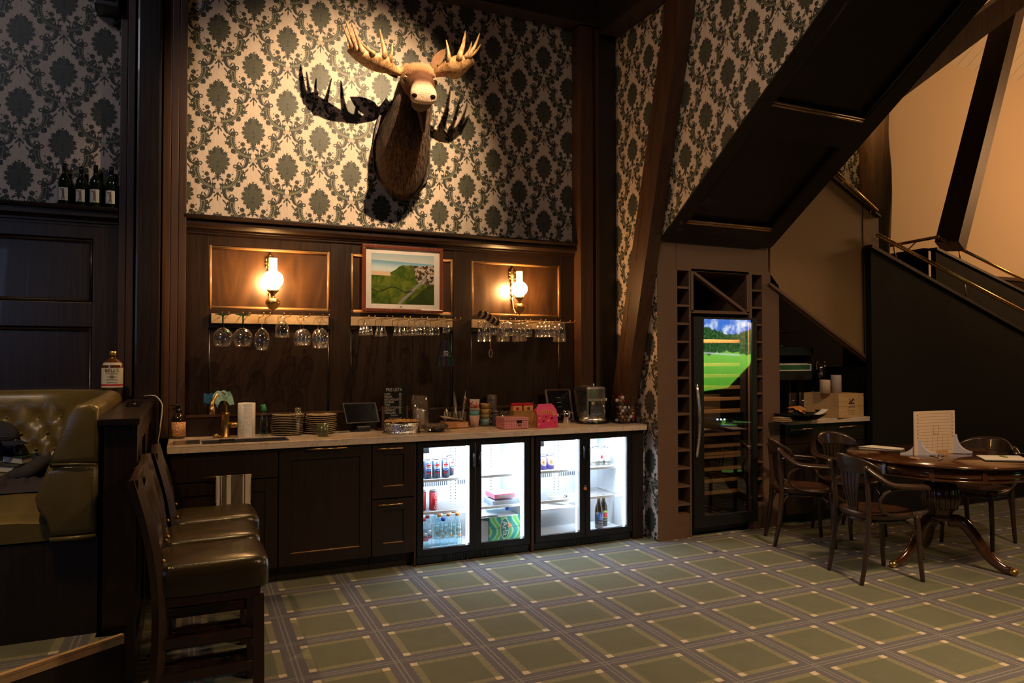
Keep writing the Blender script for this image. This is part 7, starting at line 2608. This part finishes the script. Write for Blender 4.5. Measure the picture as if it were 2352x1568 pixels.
def end_panel(z0, z1, name):
    pr = [p for p in prof if z0 - 1e-6 <= p[1] <= z1 + 1e-6]

    def edge(z):
        for a, b_ in zip(prof[3:], prof[4:]):
            if b_[1] <= z <= a[1]:
                f = (a[1] - z) / (a[1] - b_[1])
                return a[0] + (b_[0] - a[0]) * f
        return 0.16
    pts = [(0.0, z0), (0.0, min(z1, 1.235))] + [p for p in prof[2:] if z0 < p[1] < z1 or (p[1] == 1.258 and z1 > 1.25)]
    if z1 < 1.2:
        pts = [(0.0, z0), (0.0, z1), (edge(z1), z1)] + [p for p in prof[3:] if z0 < p[1] < z1] + [(edge(z0), z0)]
    else:
        pts = pts + [(edge(z0), z0)]
    cx_ = sum(p[0] for p in pts) / len(pts)
    cz_ = sum(p[1] for p in pts) / len(pts)
    rings = []
    for dy, sc_ in ((0.03, 1.0), (0.0, 1.0), (-0.018, 0.985), (-0.030, 0.93), (-0.034, 0.80)):
        rings.append([Vector((-0.345 - (cx_ + (p[0] - cx_) * sc_), 3.62 + dy, cz_ + (p[1] - cz_) * sc_)) for p in pts])
    B().loft(rings, smooth=True).obj(name, LEATHER_G, t)


end_panel(0.690, 0.992, 'end_panel')
end_panel(0.998, 1.258, 'end_panel')
B().tube([(-0.350, 3.588, 0.992), (-0.42, 3.583, 0.998), (-0.515, 3.588, 1.000)], 0.005, 8).obj('piping', LEATHER_G, t)
B().tube([(-0.350, 3.592, 0.682), (-0.42, 3.588, 0.682), (-0.52, 3.592, 0.682)], 0.010, 8).obj('piping', LEATHER_G, t)
q = B()
rings = []
for i in range(60):
    o, n_ = path_pt(LT * i / 59)
    rings.append([o + n_ * a + Vector((0, 0, z)) for a, z in ((0.0, 0.256), (0.58, 0.256), (0.58, 0.665), (0.0, 0.665))])
q.loft(rings, smooth=False)
q.obj('base', W_BLACK, t)
rings = []
for i in range(60):
    o, n_ = path_pt(LT * i / 59)
    rings.append([o + n_ * a + Vector((0, 0, z)) for a, z in ((0.0, 0.665), (0.10, 0.665), (0.10, 1.20), (0.0, 1.20))])
B().loft(rings, smooth=False).obj('back_frame', W_BLACK, t)

# whisky bottle on top of the booth back
o = Y(258, 902, 5.06)
zb_ = 1.258
xw, yw = o.x, 5.06
hw_ = Y(258, 806, yw).z - zb_
t = thing('whisky_bottle', 'whisky bottle with gold cap and cream label on top of the booth back', 'bottle', (xw, yw, zb_))
r = 0.0615
AMB = plain('amber_whisky', (0.10, 0.035, 0.008), 0.06, coat=0.6)
B().lathe([(r * .94, 0.0004), (r, 0.008), (r, hw_ * .62), (r * .93, hw_ * .68), (r * .50, hw_ * .77), (r * .28, hw_ * .82), (r * .27, hw_ * .90)], (xw, yw, zb_), 26, sy=0.75).obj('glass', AMB, t)
B().lathe([(r * .32, hw_ * .87), (r * .32, hw_ * .995), (r * .28, hw_), (0.001, hw_)], (xw, yw, zb_), 20).obj('cap', plain('gold_cap', (0.65, 0.42, 0.12), 0.3, metal=.8), t)


def wrap_lab(z0, z1, mat, nm, d=0.0006, a0=-1.25, a1=1.25, k1=1.0):
    q = B()
    n = 14
    for i in range(n + 1):
        a = a0 + (a1 - a0) * i / n
        for zz_, kk in ((z0, 1.0), (z1, k1)):
            q.v.append(Vector((xw + sin(a) * (r * kk + d), yw - cos(a) * (r * .75 * kk + d), zb_ + zz_)))
    q.f = [[2 * i, 2 * i + 2, 2 * i + 3, 2 * i + 1] for i in range(n)]
    q.sm = [True] * n
    return q.obj(nm, mat, t)


wrap_lab(0.012, hw_ * .56, CREAM_LAB, 'paper_label')
wrap_lab(0.022, 0.032, RED, 'red_stripe', 0.0012)
wrap_lab(hw_ * .635, hw_ * .70, CREAM_LAB, 'shoulder_label', 0.001, -1.0, 1.0, 0.86)
lettering("BELL'S", 0.030, INK, t, (xw, yw - r * .75 - 0.0016, zb_ + hw_ * .495), depth=0.002, squash=0.95)
B().ball((xw, yw - r * .75 - 0.001, zb_ + hw_ * .33), 0.012, 12, 8, (1, .1, 1)).obj('emblem', plain('emblem_grey', (0.25, 0.18, 0.14), 0.6), t)
for k in range(4):
    B().box(xw - 0.032 + 0.004 * (k % 2), xw + 0.032 - 0.004 * (k % 2), yw - r * .75 - 0.0035, yw - r * .75 - 0.0025, zb_ + hw_ * (.41 - .075 * k), zb_ + hw_ * (.41 - .075 * k) + 0.002).obj('print_line', FIGP, t)

# books, cap, tumbler and jacket on the booth seat
zs_ = 0.795
ZB = lambda x, y: Z(x, y, zs_)


def book(label, corners, z0, h, cover):
    c = sum(corners, Vector()) / 4
    t = thing('book', label, 'book', (c.x, c.y, z0), 0, 'books on the booth seat')
    at_z = lambda p, z: Vector((p.x, p.y, z))
    sc_ = lambda p, k: c + (p - c) * k
    B().prism([at_z(p, z0 + 0.0005) for p in corners], (0, 0, 0.004)).obj('cover', cover, t)
    B().prism([at_z(p, z0 + h - 0.004) for p in corners], (0, 0, 0.004)).obj('cover', cover, t)
    B().prism([at_z(sc_(p, 0.96), z0 + 0.0045) for p in corners], (0, 0, h - 0.0085)).obj('pages', PAPER, t)


b0, b1 = Z(-30, 1083, zs_), Z(34, 1087, zs_)
dx_ = (b1 - b0)
dyv = Vector((0.35, 0.94, 0)).normalized() * 0.24
w1 = plain('book_slate', (0.05, 0.06, 0.05), 0.5)
book('lower dark covered book lying on the booth seat', [b0, b1, b1 + dyv, b0 + dyv], zs_, 0.040, w1)
b0, b1 = Z(5, 1062, zs_ + 0.041), Z(50, 1067, zs_ + 0.041)
book('upper dark green book lying on another book on the booth seat', [b0, b1, b1 + dyv, b0 + dyv], zs_ + 0.041, 0.042, plain('book_green', (0.025, 0.050, 0.030), 0.5))
ct_ = b0.lerp(b1, 0.4) + dyv * 0.5
ct_.z = zs_ + 0.084
NAVYC = plain('navy_cloth', (0.010, 0.014, 0.035), 0.8, var=0.3, scale=60)
t = thing('navy_tumbler', 'navy insulated cup lying on the books with a white ring at its end', 'cup', ct_)
e = Z(36, 1012, ct_.z + 0.05)
e = Vector((e.x, ct_.y - 0.02, 0))
e = Y(36, 1010, ct_.y - 0.03)
e.z = ct_.z + 0.052
ax_ = Vector((-1, -0.12, 0))
B().lathe([(0.050, 0), (0.050, 0.20), (0.042, 0.22)], e, 24, axis=ax_).obj('body', plain('navy_enamel', (0.010, 0.016, 0.08), 0.35), t)
B().tube([e + Vector((0.002, cos(2 * pi * k / 24) * 0.047, sin(2 * pi * k / 24) * 0.047)) for k in range(24)], 0.0035, 6, closed=True).obj('ring', WPRINT, t)
B().lathe([(0.040, -0.002), (0.030, -0.006), (0.001, -0.006)], e, 20, axis=ax_).obj('lid', BLACK_GLOSS, t)
t = thing('black_cap', 'black cap resting on the navy cup at the booth back', 'cap', e + Vector((-0.06, 0.1, 0.04)))
o = e + Vector((-0.10, 0.02, 0.030))
B().lathe([(0.115, 0.0), (0.118, 0.02), (0.105, 0.065), (0.07, 0.10), (0.03, 0.115), (0.001, 0.117)], o, 26).obj('crown', NAVYC, t)
B().grid(lambda u, v: o + Vector((cos(-1.2 + 2.0 * u) * (0.11 + 0.07 * v), sin(-1.9 + 2.0 * u) * (0.10 + 0.07 * v) - 0.01, 0.008 - 0.02 * v * v)), 14, 4).obj('brim', NAVYC, t)
B().tube([o + Vector((cos(-2.4 + 1.6 * k / 9) * 0.117, sin(-2.4 + 1.6 * k / 9) * 0.117, 0.03)) for k in range(10)], 0.003, 6).obj('strap', STEEL, t)

t = thing('dark_jacket', 'dark grey jacket thrown over the booth seat edge', 'jacket', Z(60, 1110, 0.80))
JK = plain('jacket_wool', (0.035, 0.030, 0.040), 0.9, var=0.3, scale=120, bump=0.4)
random.seed(9)


ja, jb, jc, jd = Z(30, 1082, 0.797), Z(126, 1052, 0.797), Z(112, 1128, 0.797), Z(-60, 1140, 0.797)


def jacket(u, v):
    # from the far crumple by the sofa corner out to the near seat edge
    p = ja.lerp(jb, u).lerp(jd.lerp(jc, u), v)
    e = min(1, u / .12, (1 - u) / .08, v / .10, (1 - v) / .06)
    h = 0.012 + 0.030 * abs(noise.noise((u * 6, v * 5, 5))) + 0.10 * max(0, u - 0.25) * max(0, 1 - 1.5 * v) + 0.018 * sin(v * 11 + u * 5) ** 2
    p.z += 0.003 + h * max(0, e)
    return p


B().grid(jacket, 44, 40).obj('body', JK, t)
sv = spline([Z(112, 1062, 0.86), Z(92, 1066, 0.88), Z(62, 1086, 0.85), Z(36, 1098, 0.82)], 6)
B().tube(sv, [0.040 + 0.008 * noise.noise((k * .7, 0, 0)) for k in range(len(sv))], 12).obj('sleeve', JK, t)
st_ = spline([Z(80, 1080, 0.86), Z(82, 1048, 0.90), Z(90, 1044, 0.91), Z(100, 1062, 0.88)], 6)
B().tube(st_, 0.016, 8, sq=(1, .35)).obj('hood_strap', plain('navy_strap', (0.016, 0.022, 0.045), 0.8), t)

# ---------------------------------------------------------------- bar stools
def bar_stool():
    t = thing('bar_stool', 'wooden bar stool with brown leather seat', 'bar stool', (0, 0, 0), 0, 'bar stools along the partition')
    hw, hd = 0.188, 0.222
    lg = W_CHAIR2
    # seat cushion with a soft crown
    rings = []
    for z, k in ((0.505, 0.97), (0.515, 1.0), (0.585, 1.005), (0.610, 0.985), (0.626, 0.93), (0.634, 0.80), (0.638, 0.45), (0.639, 0.05)):
        rr = []
        for j in range(36):
            a = 2 * pi * j / 36
            ca, sa = cos(a), sin(a)
            x = (abs(ca) ** 0.28) * (1 if ca > 0 else -1) * hd * k
            y = (abs(sa) ** 0.28) * (1 if sa > 0 else -1) * hw * k
            rr.append(Vector((x, y, z + 0.006 * noise.noise((x * 9, y * 9, 1)))))
        rings.append(rr)
    B().loft(rings).obj('seat', LEATHER_D, t)
    B().box(-0.185, 0.185, -0.180, 0.180, 0.470, 0.506, 0.004).obj('seat_frame', lg, t)
    for sy in (-1, 1):
        B().obox((0.180, sy * 0.172, 0.0), (0.176, sy * 0.172, 0.475), 0.042, 0.042, up=(0, 1, 0)).obj('leg', lg, t)
        y = sy * 0.176
        pts = spline([Vector((-0.215, y, 0.0)), Vector((-0.195, y, 0.30)), Vector((-0.195, y, 0.52)), Vector((-0.225, y, 0.75)), Vector((-0.285, y, 0.985))], 5)
        B().tube(pts, 0.028, 4, smooth=False, sq=(0.95, 0.95)).obj('leg', lg, t)
        for z in (0.085, 0.195, 0.330):
            B().box(-0.19, 0.175, y - 0.011, y + 0.011, z - 0.019, z + 0.019, 0.003).obj('stretcher', lg, t)
    B().box(0.166, 0.190, -0.165, 0.165, 0.200, 0.240, 0.003).obj('footrest', lg, t)
    B().box(-0.208, -0.185, -0.165, 0.165, 0.13, 0.165, 0.003).obj('stretcher', lg, t)

    def pad(sg):
        def f(u, v):
            z = 0.655 + 0.29 * v
            xb = -0.205 - 0.070 * ((z - 0.62) / 0.36) ** 1.4
            bul = 0.018 * (sin(pi * u) * sin(pi * v)) ** .5
            return Vector((xb + sg * (0.014 + bul), (u - .5) * 0.32, z))
        return f
    q = B().grid(pad(1), 14, 12)
    q.grid(pad(-1), 14, 12)
    q.obj('backrest', LEATHER_D, t, recalc=False)
    B().box(-0.300, -0.268, -0.20, 0.20, 0.935, 0.985, 0.008).obj('top_rail', lg, t)
    for sy in (-1, 1):
        B().ball((-0.178, sy * 0.176, 0.655), 0.008, 8, 5).obj('stud', BRASS, t)
    return t


W_CHAIR2 = wood('stool_wood', (0.014, 0.005, 0.003), (0.040, 0.014, 0.008), 0.35, grain=(30, 30, 5), bump=0.08, coat=0.2)
s0 = bar_stool()
for i, (x, y, r_, lab) in enumerate(((0.105, 3.325, 0.00, 'bar stool with brown-black leather seat nearest the platform nosing, its three side rails showing'), (0.108, 3.742, 0.02, 'middle bar stool of the row along the partition'), (0.140, 4.160, 0.03, 'bar stool farthest from the platform, in front of the sink cabinet towel'))):
    if i == 0:
        move(s0, (x, y, 0), r_)
        s0['label'] = lab
    else:
        dup(s0, (x, y, 0), r_, lab)

# ---------------------------------------------------------------- round table
TC = Vector((4.90, 3.40, 0))
t = thing('round_table', 'round polished mahogany pedestal table with three curved feet', 'table', TC)
B().lathe([(0.001, 0.738), (0.575, 0.738), (0.60, 0.744), (0.606, 0.752), (0.598, 0.760), (0.001, 0.760)], TC, 64).obj('tabletop', W_TABLE, t)
q = B().lathe([(0.555, 0.655), (0.565, 0.655), (0.570, 0.738), (0.545, 0.738), (0.545, 0.655)], TC, 64)
q.lathe([(0.573, 0.655), (0.577, 0.661), (0.573, 0.667)], TC, 64)
q.obj('apron', W_TABLE, t)
for k in range(12):
    a0 = 2 * pi * k / 12
    fr = [TC + Vector((cos(a) * 0.5735, sin(a) * 0.5735, 0)) for a in (a0 + 0.04, a0 + 0.48)]
    B().tube([fr[0] + Vector((0, 0, 0.684))] + [TC + Vector((cos(a0 + .04 + .44 * j / 6) * .5735, sin(a0 + .04 + .44 * j / 6) * .5735, 0.684)) for j in range(1, 7)], 0.003, 5).obj('bead', W_TABLE, t)
    a = a0
    o = TC + Vector((cos(a) * 0.569, sin(a) * 0.569, 0.697))
    B().obox(o - Vector((0, 0, .038)), o + Vector((0, 0, .038)), 0.03, 0.014, up=(cos(a), sin(a), 0)).obj('apron_block', W_TABLE, t)
B().lathe([(0.06, 0.30), (0.085, 0.305), (0.095, 0.325), (0.075, 0.345), (0.088, 0.365), (0.105, 0.40), (0.115, 0.45), (0.108, 0.52), (0.085, 0.565), (0.070, 0.585), (0.095, 0.60), (0.095, 0.615), (0.07, 0.63), (0.20, 0.655)], TC, 32).obj('column', W_TABLE, t)
q = B()
for k in range(20):
    a = 2 * pi * k / 20
    e = Vector((cos(a), sin(a), 0))
    q.tube([TC + e * 0.098 + Vector((0, 0, .385)), TC + e * 0.116 + Vector((0, 0, .45)), TC + e * 0.106 + Vector((0, 0, .52)), TC + e * 0.088 + Vector((0, 0, .56))], 0.010, 6)
q.obj('fluting', W_TABLE, t, kind='stuff')
for ad in (-73, 174, 50):
    a = radians(ad)
    e = Vector((cos(a), sin(a), 0))
    pts = spline([TC + e * 0.05 + Vector((0, 0, .300)), TC + e * 0.13 + Vector((0, 0, .305)), TC + e * 0.21 + Vector((0, 0, .22)), TC + e * 0.29 + Vector((0, 0, .10)), TC + e * 0.38 + Vector((0, 0, .035)), TC + e * 0.43 + Vector((0, 0, .030))], 5)
    n_ = len(pts)
    f = B().tube(pts, [0.040 - 0.016 * (k / (n_ - 1)) for k in range(n_)], 12, sq=(0.8, 1.15)).obj('foot', W_TABLE, t)
    B().ball(TC + e * 0.435 + Vector((0, 0, .025)), 0.025, 12, 8, (1.1, 1.1, 1)).obj('toe_cap', BRASS if ad == 174 else OLD_BRASS, f)

# score board and papers on the table
TT = 0.7605
g0, g1 = Z(2101, 1046, TT), Z(2194, 1040, TT)
ub = (g1 - g0)
ub.z = 0
wb_ = ub.length
ub.normalize()
nb_ = Vector((ub.y, -ub.x, 0))
hb = Y(2145, 943, g0.y).z - TT
t = thing('score_board', 'upright cream scoring board held by two pale stand feet on the table', 'board', g0)
BOARD = plain('board_card', (0.66, 0.50, 0.36), 0.8, var=0.04)
B().prism([g0, g1, g1 + Vector((0, 0, hb)), g0 + Vector((0, 0, hb))], -nb_ * 0.008).obj('sheet', BOARD, t)
LINE = plain('grid_line', (0.30, 0.19, 0.12), 0.8)
q = B()
for k in range(13):
    z = hb * (0.10 + 0.84 * k / 12)
    p = g0 + ub * wb_ * .08 + Vector((0, 0, z)) + nb_ * 0.0004
    q.obox(p, p + ub * wb_ * .84, 0.0006, 0.0014)
q.obj('ruled_lines', LINE, t, kind='stuff')
q = B()
for k in range(5):
    p = g0 + ub * wb_ * (0.3 + 0.13 * k) + nb_ * 0.0004
    q.obox(p + Vector((0, 0, hb * .1)), p + Vector((0, 0, hb * .46)), 0.0010, 0.0006)
q.obj('ruled_columns', LINE, t, kind='stuff')
for k in range(7):
    for s_ in (0.08, 0.93):
        p = g0 + ub * wb_ * s_ + Vector((0, 0, hb * (0.40 + 0.085 * k))) + nb_ * 0.001
        B().box(p.x - .004, p.x + .004, p.y - .001, p.y + .0005, p.z - .004, p.z + .004).obj('tick', LINE, t)
bx = [g0 + ub * wb_ * a + Vector((0, 0, hb * z)) + nb_ * 0.001 for a, z in ((.46, .47), (.59, .47), (.59, .66), (.46, .66))]
B().tube(bx, 0.0014, 5, closed=True).obj('box_outline', LINE, t)
STAND = plain('pale_stand', (0.46, 0.44, 0.52), 0.4)
for f in (0.10, 0.97):
    o = g0 + ub * wb_ * f
    pr = []
    hh, hl = hb * (0.36 if f < .5 else .44), 0.115
    for k in range(9):
        a = k / 8
        pr.append((hl * (1 - a) ** 1.0 if False else 0.016 + (hl - 0.016) * (1 - sin(pi / 2 * a)), 0.016 + (hh - 0.016) * (1 - cos(pi / 2 * a))))
    poly = [(hl, 0.0)] + pr + [(-x, z) for x, z in pr[::-1]] + [(-hl, 0.0)]
    dr = Vector((0.80, -0.60, 0))
    B().prism([o + dr * x + Vector((0, 0, z + 0.0005)) - ub * 0.009 for x, z in poly], ub * 0.018).obj('stand', STAND, t)
lab_ = g0 + ub * wb_ * 0.56 + nb_ * 0.04
B().prism([lab_ - ub * .055, lab_ + ub * .055, lab_ + ub * .055 + Vector((0, 0.006, .032)), lab_ - ub * .055 + Vector((0, 0.006, .032))], nb_ * 0.003).obj('name_tag', W_SHELF, t)


def sheet(name, label, cat, px_, mat=PAPER, h=0.001, z=TT):
    pts = [Z(x, y, z) for x, y in px_]
    c = sum(pts, Vector()) / len(pts)
    t = thing(name, label, cat, c)
    B().prism(pts, (0, 0, h)).obj('sheet', mat, t)
    return t


sheet('paper_sheet', 'long pale sheet lying at the chair side of the round table', 'paper', [(1972, 1025), (2003, 1022), (2078, 1029), (2072, 1034)])
t = sheet('paper_stack', 'white sheets of paper on a dark clipboard at the table edge', 'paper', [(2242, 1046), (2340, 1047), (2365, 1058), (2262, 1056)], h=0.004, z=TT + 0.006)
pts = [Z(x, y, TT) for x, y in ((2244, 1050), (2342, 1050), (2370, 1062), (2264, 1060))]
B().prism(pts, (0, 0, 0.005)).obj('clipboard', BLACK, t)
o = Z(2302, 1048, TT + 0.012)
t = thing('green_marker', 'pale green marker lying on the white paper', 'pen', o)
B().tube([Z(2296, 1045.5, TT + 0.0155), Z(2314, 1049.5, TT + 0.0155)], 0.005, 8).obj('body', plain('marker_green', (0.30, 0.42, 0.12), 0.5), t)
t = thing('marker_pen', 'dark marker pen lying at the table rim past the paper', 'pen', Z(2320, 1038, TT))
B().tube([Z(2318, 1039, TT + .007), Z(2334, 1042, TT + .007), Z(2356, 1043, TT + .007)], 0.008, 8).obj('body', BLACK, t)
B().tube([Z(2330, 1041, TT + .008), Z(2336, 1042, TT + .008)], 0.0086, 8).obj('band', STEEL, t)
t = thing('scissors', 'grey handled scissors lying on the table in front of the board', 'scissors', Z(2150, 1048, TT))
q0, q1, q2, q3 = Z(2146, 1047, TT + .004), Z(2166, 1055, TT + .004), Z(2160, 1046, TT + .006), Z(2158, 1056, TT + .006)
B().obox(q0, q1, 0.010, 0.003).obj('blade', STEEL, t)
B().obox(q2, q3, 0.010, 0.003).obj('blade', STEEL, t)
for c_ in (Z(2143, 1045.5, TT + .005), Z(2162, 1045, TT + .005)):
    B().tube(arc(c_, 0.020, 0, 2 * pi, 14, (1, 0, 0), (0, 0.7, 0))[:-1], 0.005, 6, closed=True).obj('handle', plain('scissor_grey', (0.14, 0.14, 0.16), 0.5), t)
sheet('card_strip', 'narrow tan card strip at the table edge below the board', 'card', [(2087, 1051), (2092, 1049.5), (2115, 1052.5), (2110, 1054.5)], W_SHELF, 0.002)
sheet('wood_tray', 'flat wooden tray lying on the table behind the board foot', 'tray', [(2222, 1031), (2262, 1031), (2266, 1038), (2226, 1037)], W_SEAT, 0.006)


# ---------------------------------------------------------------- bentwood armchairs (built facing +x)
def armchair():
    t = thing('bentwood_armchair', 'dark bentwood armchair with slatted back', 'chair', (0, 0, 0), 0, 'bentwood armchairs round the table')
    c = W_CHAIR
    sh = 0.45
    pts = []
    for k in range(32):
        a = 2 * pi * k / 32
        x, y = cos(a), sin(a)
        pts.append(Vector((abs(x) ** .75 * (1 if x > 0 else -1) * 0.205, abs(y) ** .75 * (1 if y > 0 else -1) * 0.20, 0)))
    rings = [[p * k + Vector((0, 0, z)) for p in pts] for z, k in ((sh - 0.040, 0.98), (sh - 0.012, 1.0), (sh - 0.002, 0.985), (sh - 0.006, 0.85), (sh - 0.012, 0.5), (sh - 0.013, 0.05))]
    B().loft(rings).obj('seat', W_SEAT, t)
    for sy in (-1, 1):
        p = spline([Vector((0.205, sy * .180, 0)), Vector((0.192, sy * .175, 0.15)), Vector((0.185, sy * .168, 0.33)), Vector((0.178, sy * .160, sh - .03))], 5)
        B().tube(p, [0.014 + 0.005 * k / (len(p) - 1) for k in range(len(p))], 10).obj('leg', c, t)
        p = spline([Vector((-0.235, sy * .165, 0)), Vector((-0.205, sy * .166, 0.16)), Vector((-0.183, sy * .166, 0.36)), Vector((-0.180, sy * .166, 0.55)), Vector((-0.200, sy * .168, 0.76))], 5)
        B().tube(p, [0.0135 + 0.005 * sin(pi * k / (len(p) - 1)) for k in range(len(p))], 10).obj('leg', c, t)
        # arm: flat top running on from the back band
        arm = spline([Vector((-0.195, sy * .175, .745)), Vector((-0.15, sy * .225, .695)), Vector((-0.08, sy * .265, .648)), Vector((0.06, sy * .270, .634)), Vector((0.16, sy * .262, .628)), Vector((0.185, sy * .245, .618))], 5)
        B().tube(arm, [0.024] * (len(arm) - 1) + [0.018], 10, sq=(1.15, .62)).obj('arm', c, t)
        # bent loop under the arm down to the seat
        lp = spline([Vector((0.15, sy * .262, .614)), Vector((0.02, sy * .266, .622)), Vector((-0.09, sy * .258, .612)), Vector((-0.145, sy * .240, .560)), Vector((-0.13, sy * .215, .490)), Vector((-0.05, sy * .205, .445)), Vector((0.08, sy * .200, .430)), Vector((0.14, sy * .185, .428))], 5)
        B().tube(lp, 0.0095, 8).obj('arm_loop', c, t)
        # curved knee brace under the seat
        kb = spline([Vector((0.215, sy * .180, .14)), Vector((0.19, sy * .168, .27)), Vector((0.13, sy * .150, .37)), Vector((0.04, sy * .140, .405))], 5)
        B().tube(kb, 0.008, 8).obj('brace', c, t)
        kb = spline([Vector((-0.20, sy * .164, .20)), Vector((-0.175, sy * .155, .31)), Vector((-0.13, sy * .145, .385)), Vector((-0.04, sy * .140, .408))], 5)
        B().tube(kb, 0.008, 8).obj('brace', c, t)
    B().tube([Vector((cos(2 * pi * k / 28) * .175, sin(2 * pi * k / 28) * .170, sh - .055)) for k in range(28)], 0.014, 8, closed=True).obj('seat_ring', c, t)

    # wide curved back band
    def band(u, v, off):
        a = -1.15 + 2.30 * u
        hgt = 0.115 * (1 - 0.62 * abs(2 * u - 1) ** 2.4)
        z0 = 0.700 - 0.005 * abs(2 * u - 1) ** 2
        x = -0.005 - (0.205 + off) * cos(a) - 0.020 * v
        y = (0.232 + off) * sin(a) * 0.90
        return Vector((x, y, z0 + hgt * v + (0.004 if off else 0) * (1 if v > .99 else 0)))
    q = B().grid(lambda u, v: band(u, v, 0.0), 22, 6)
    q.grid(lambda u, v: band(u, v, 0.014), 22, 6)
    n0 = 23 * 7
    for i in range(22):
        q.f += [[i, i + 1, n0 + i + 1, n0 + i], [6 * 23 + i, n0 + 6 * 23 + i, n0 + 6 * 23 + i + 1, 6 * 23 + i + 1]]
        q.sm += [True, True]
    q.obj('back_band', c, t)
    for k in range(5):
        y1 = (k - 2) * 0.042
        y0 = (k - 2) * 0.016
        pr = [Vector((-0.162 - 0.026 * f - 0.010 * sin(pi * f), y0 + (y1 - y0) * f ** 0.8, 0.44 + 0.27 * f)) for f in (0, .2, .4, .6, .8, 1)]
        q = B()
        rr = []
        for i, p in enumerate(pr):
            w_ = 0.0065 + 0.008 * (i / 5)
            rr.append([p + Vector((-.004, -w_, 0)), p + Vector((-.004, w_, 0)), p + Vector((.004, w_, 0)), p + Vector((.004, -w_, 0))])
        q.loft(rr, smooth=False).obj('slat', c, t)
    B().loft([[Vector((-0.164 + dx, y, z)) for dx, y in ((-.006, -w_), (-.006, w_), (.006, w_), (.006, -w_))] for z, w_ in ((0.385, 0.026), (0.40, 0.036), (0.47, 0.040), (0.49, 0.038))], smooth=False).obj('splat_foot', c, t)
    return t


a0 = armchair()
chairs = [(4.205, 3.375, radians(-13), 'dark bentwood armchair drawn up to the table, its slatted back turned to the room'),
          (4.42, 4.22, radians(-32), 'dark bentwood armchair standing before the nook cabinet'),
          (5.02, 4.28, radians(-95), 'dark bentwood armchair behind the table, its back against the nook worktop'),
          (5.66, 3.62, radians(190), 'dark bentwood armchair in the shade beyond the table column')]
for i, (x, y, r_, lab) in enumerate(chairs):
    if i == 0:
        move(a0, (x, y, 0), r_)
        a0['label'] = lab
    else:
        dup(a0, (x, y, 0), r_, lab)
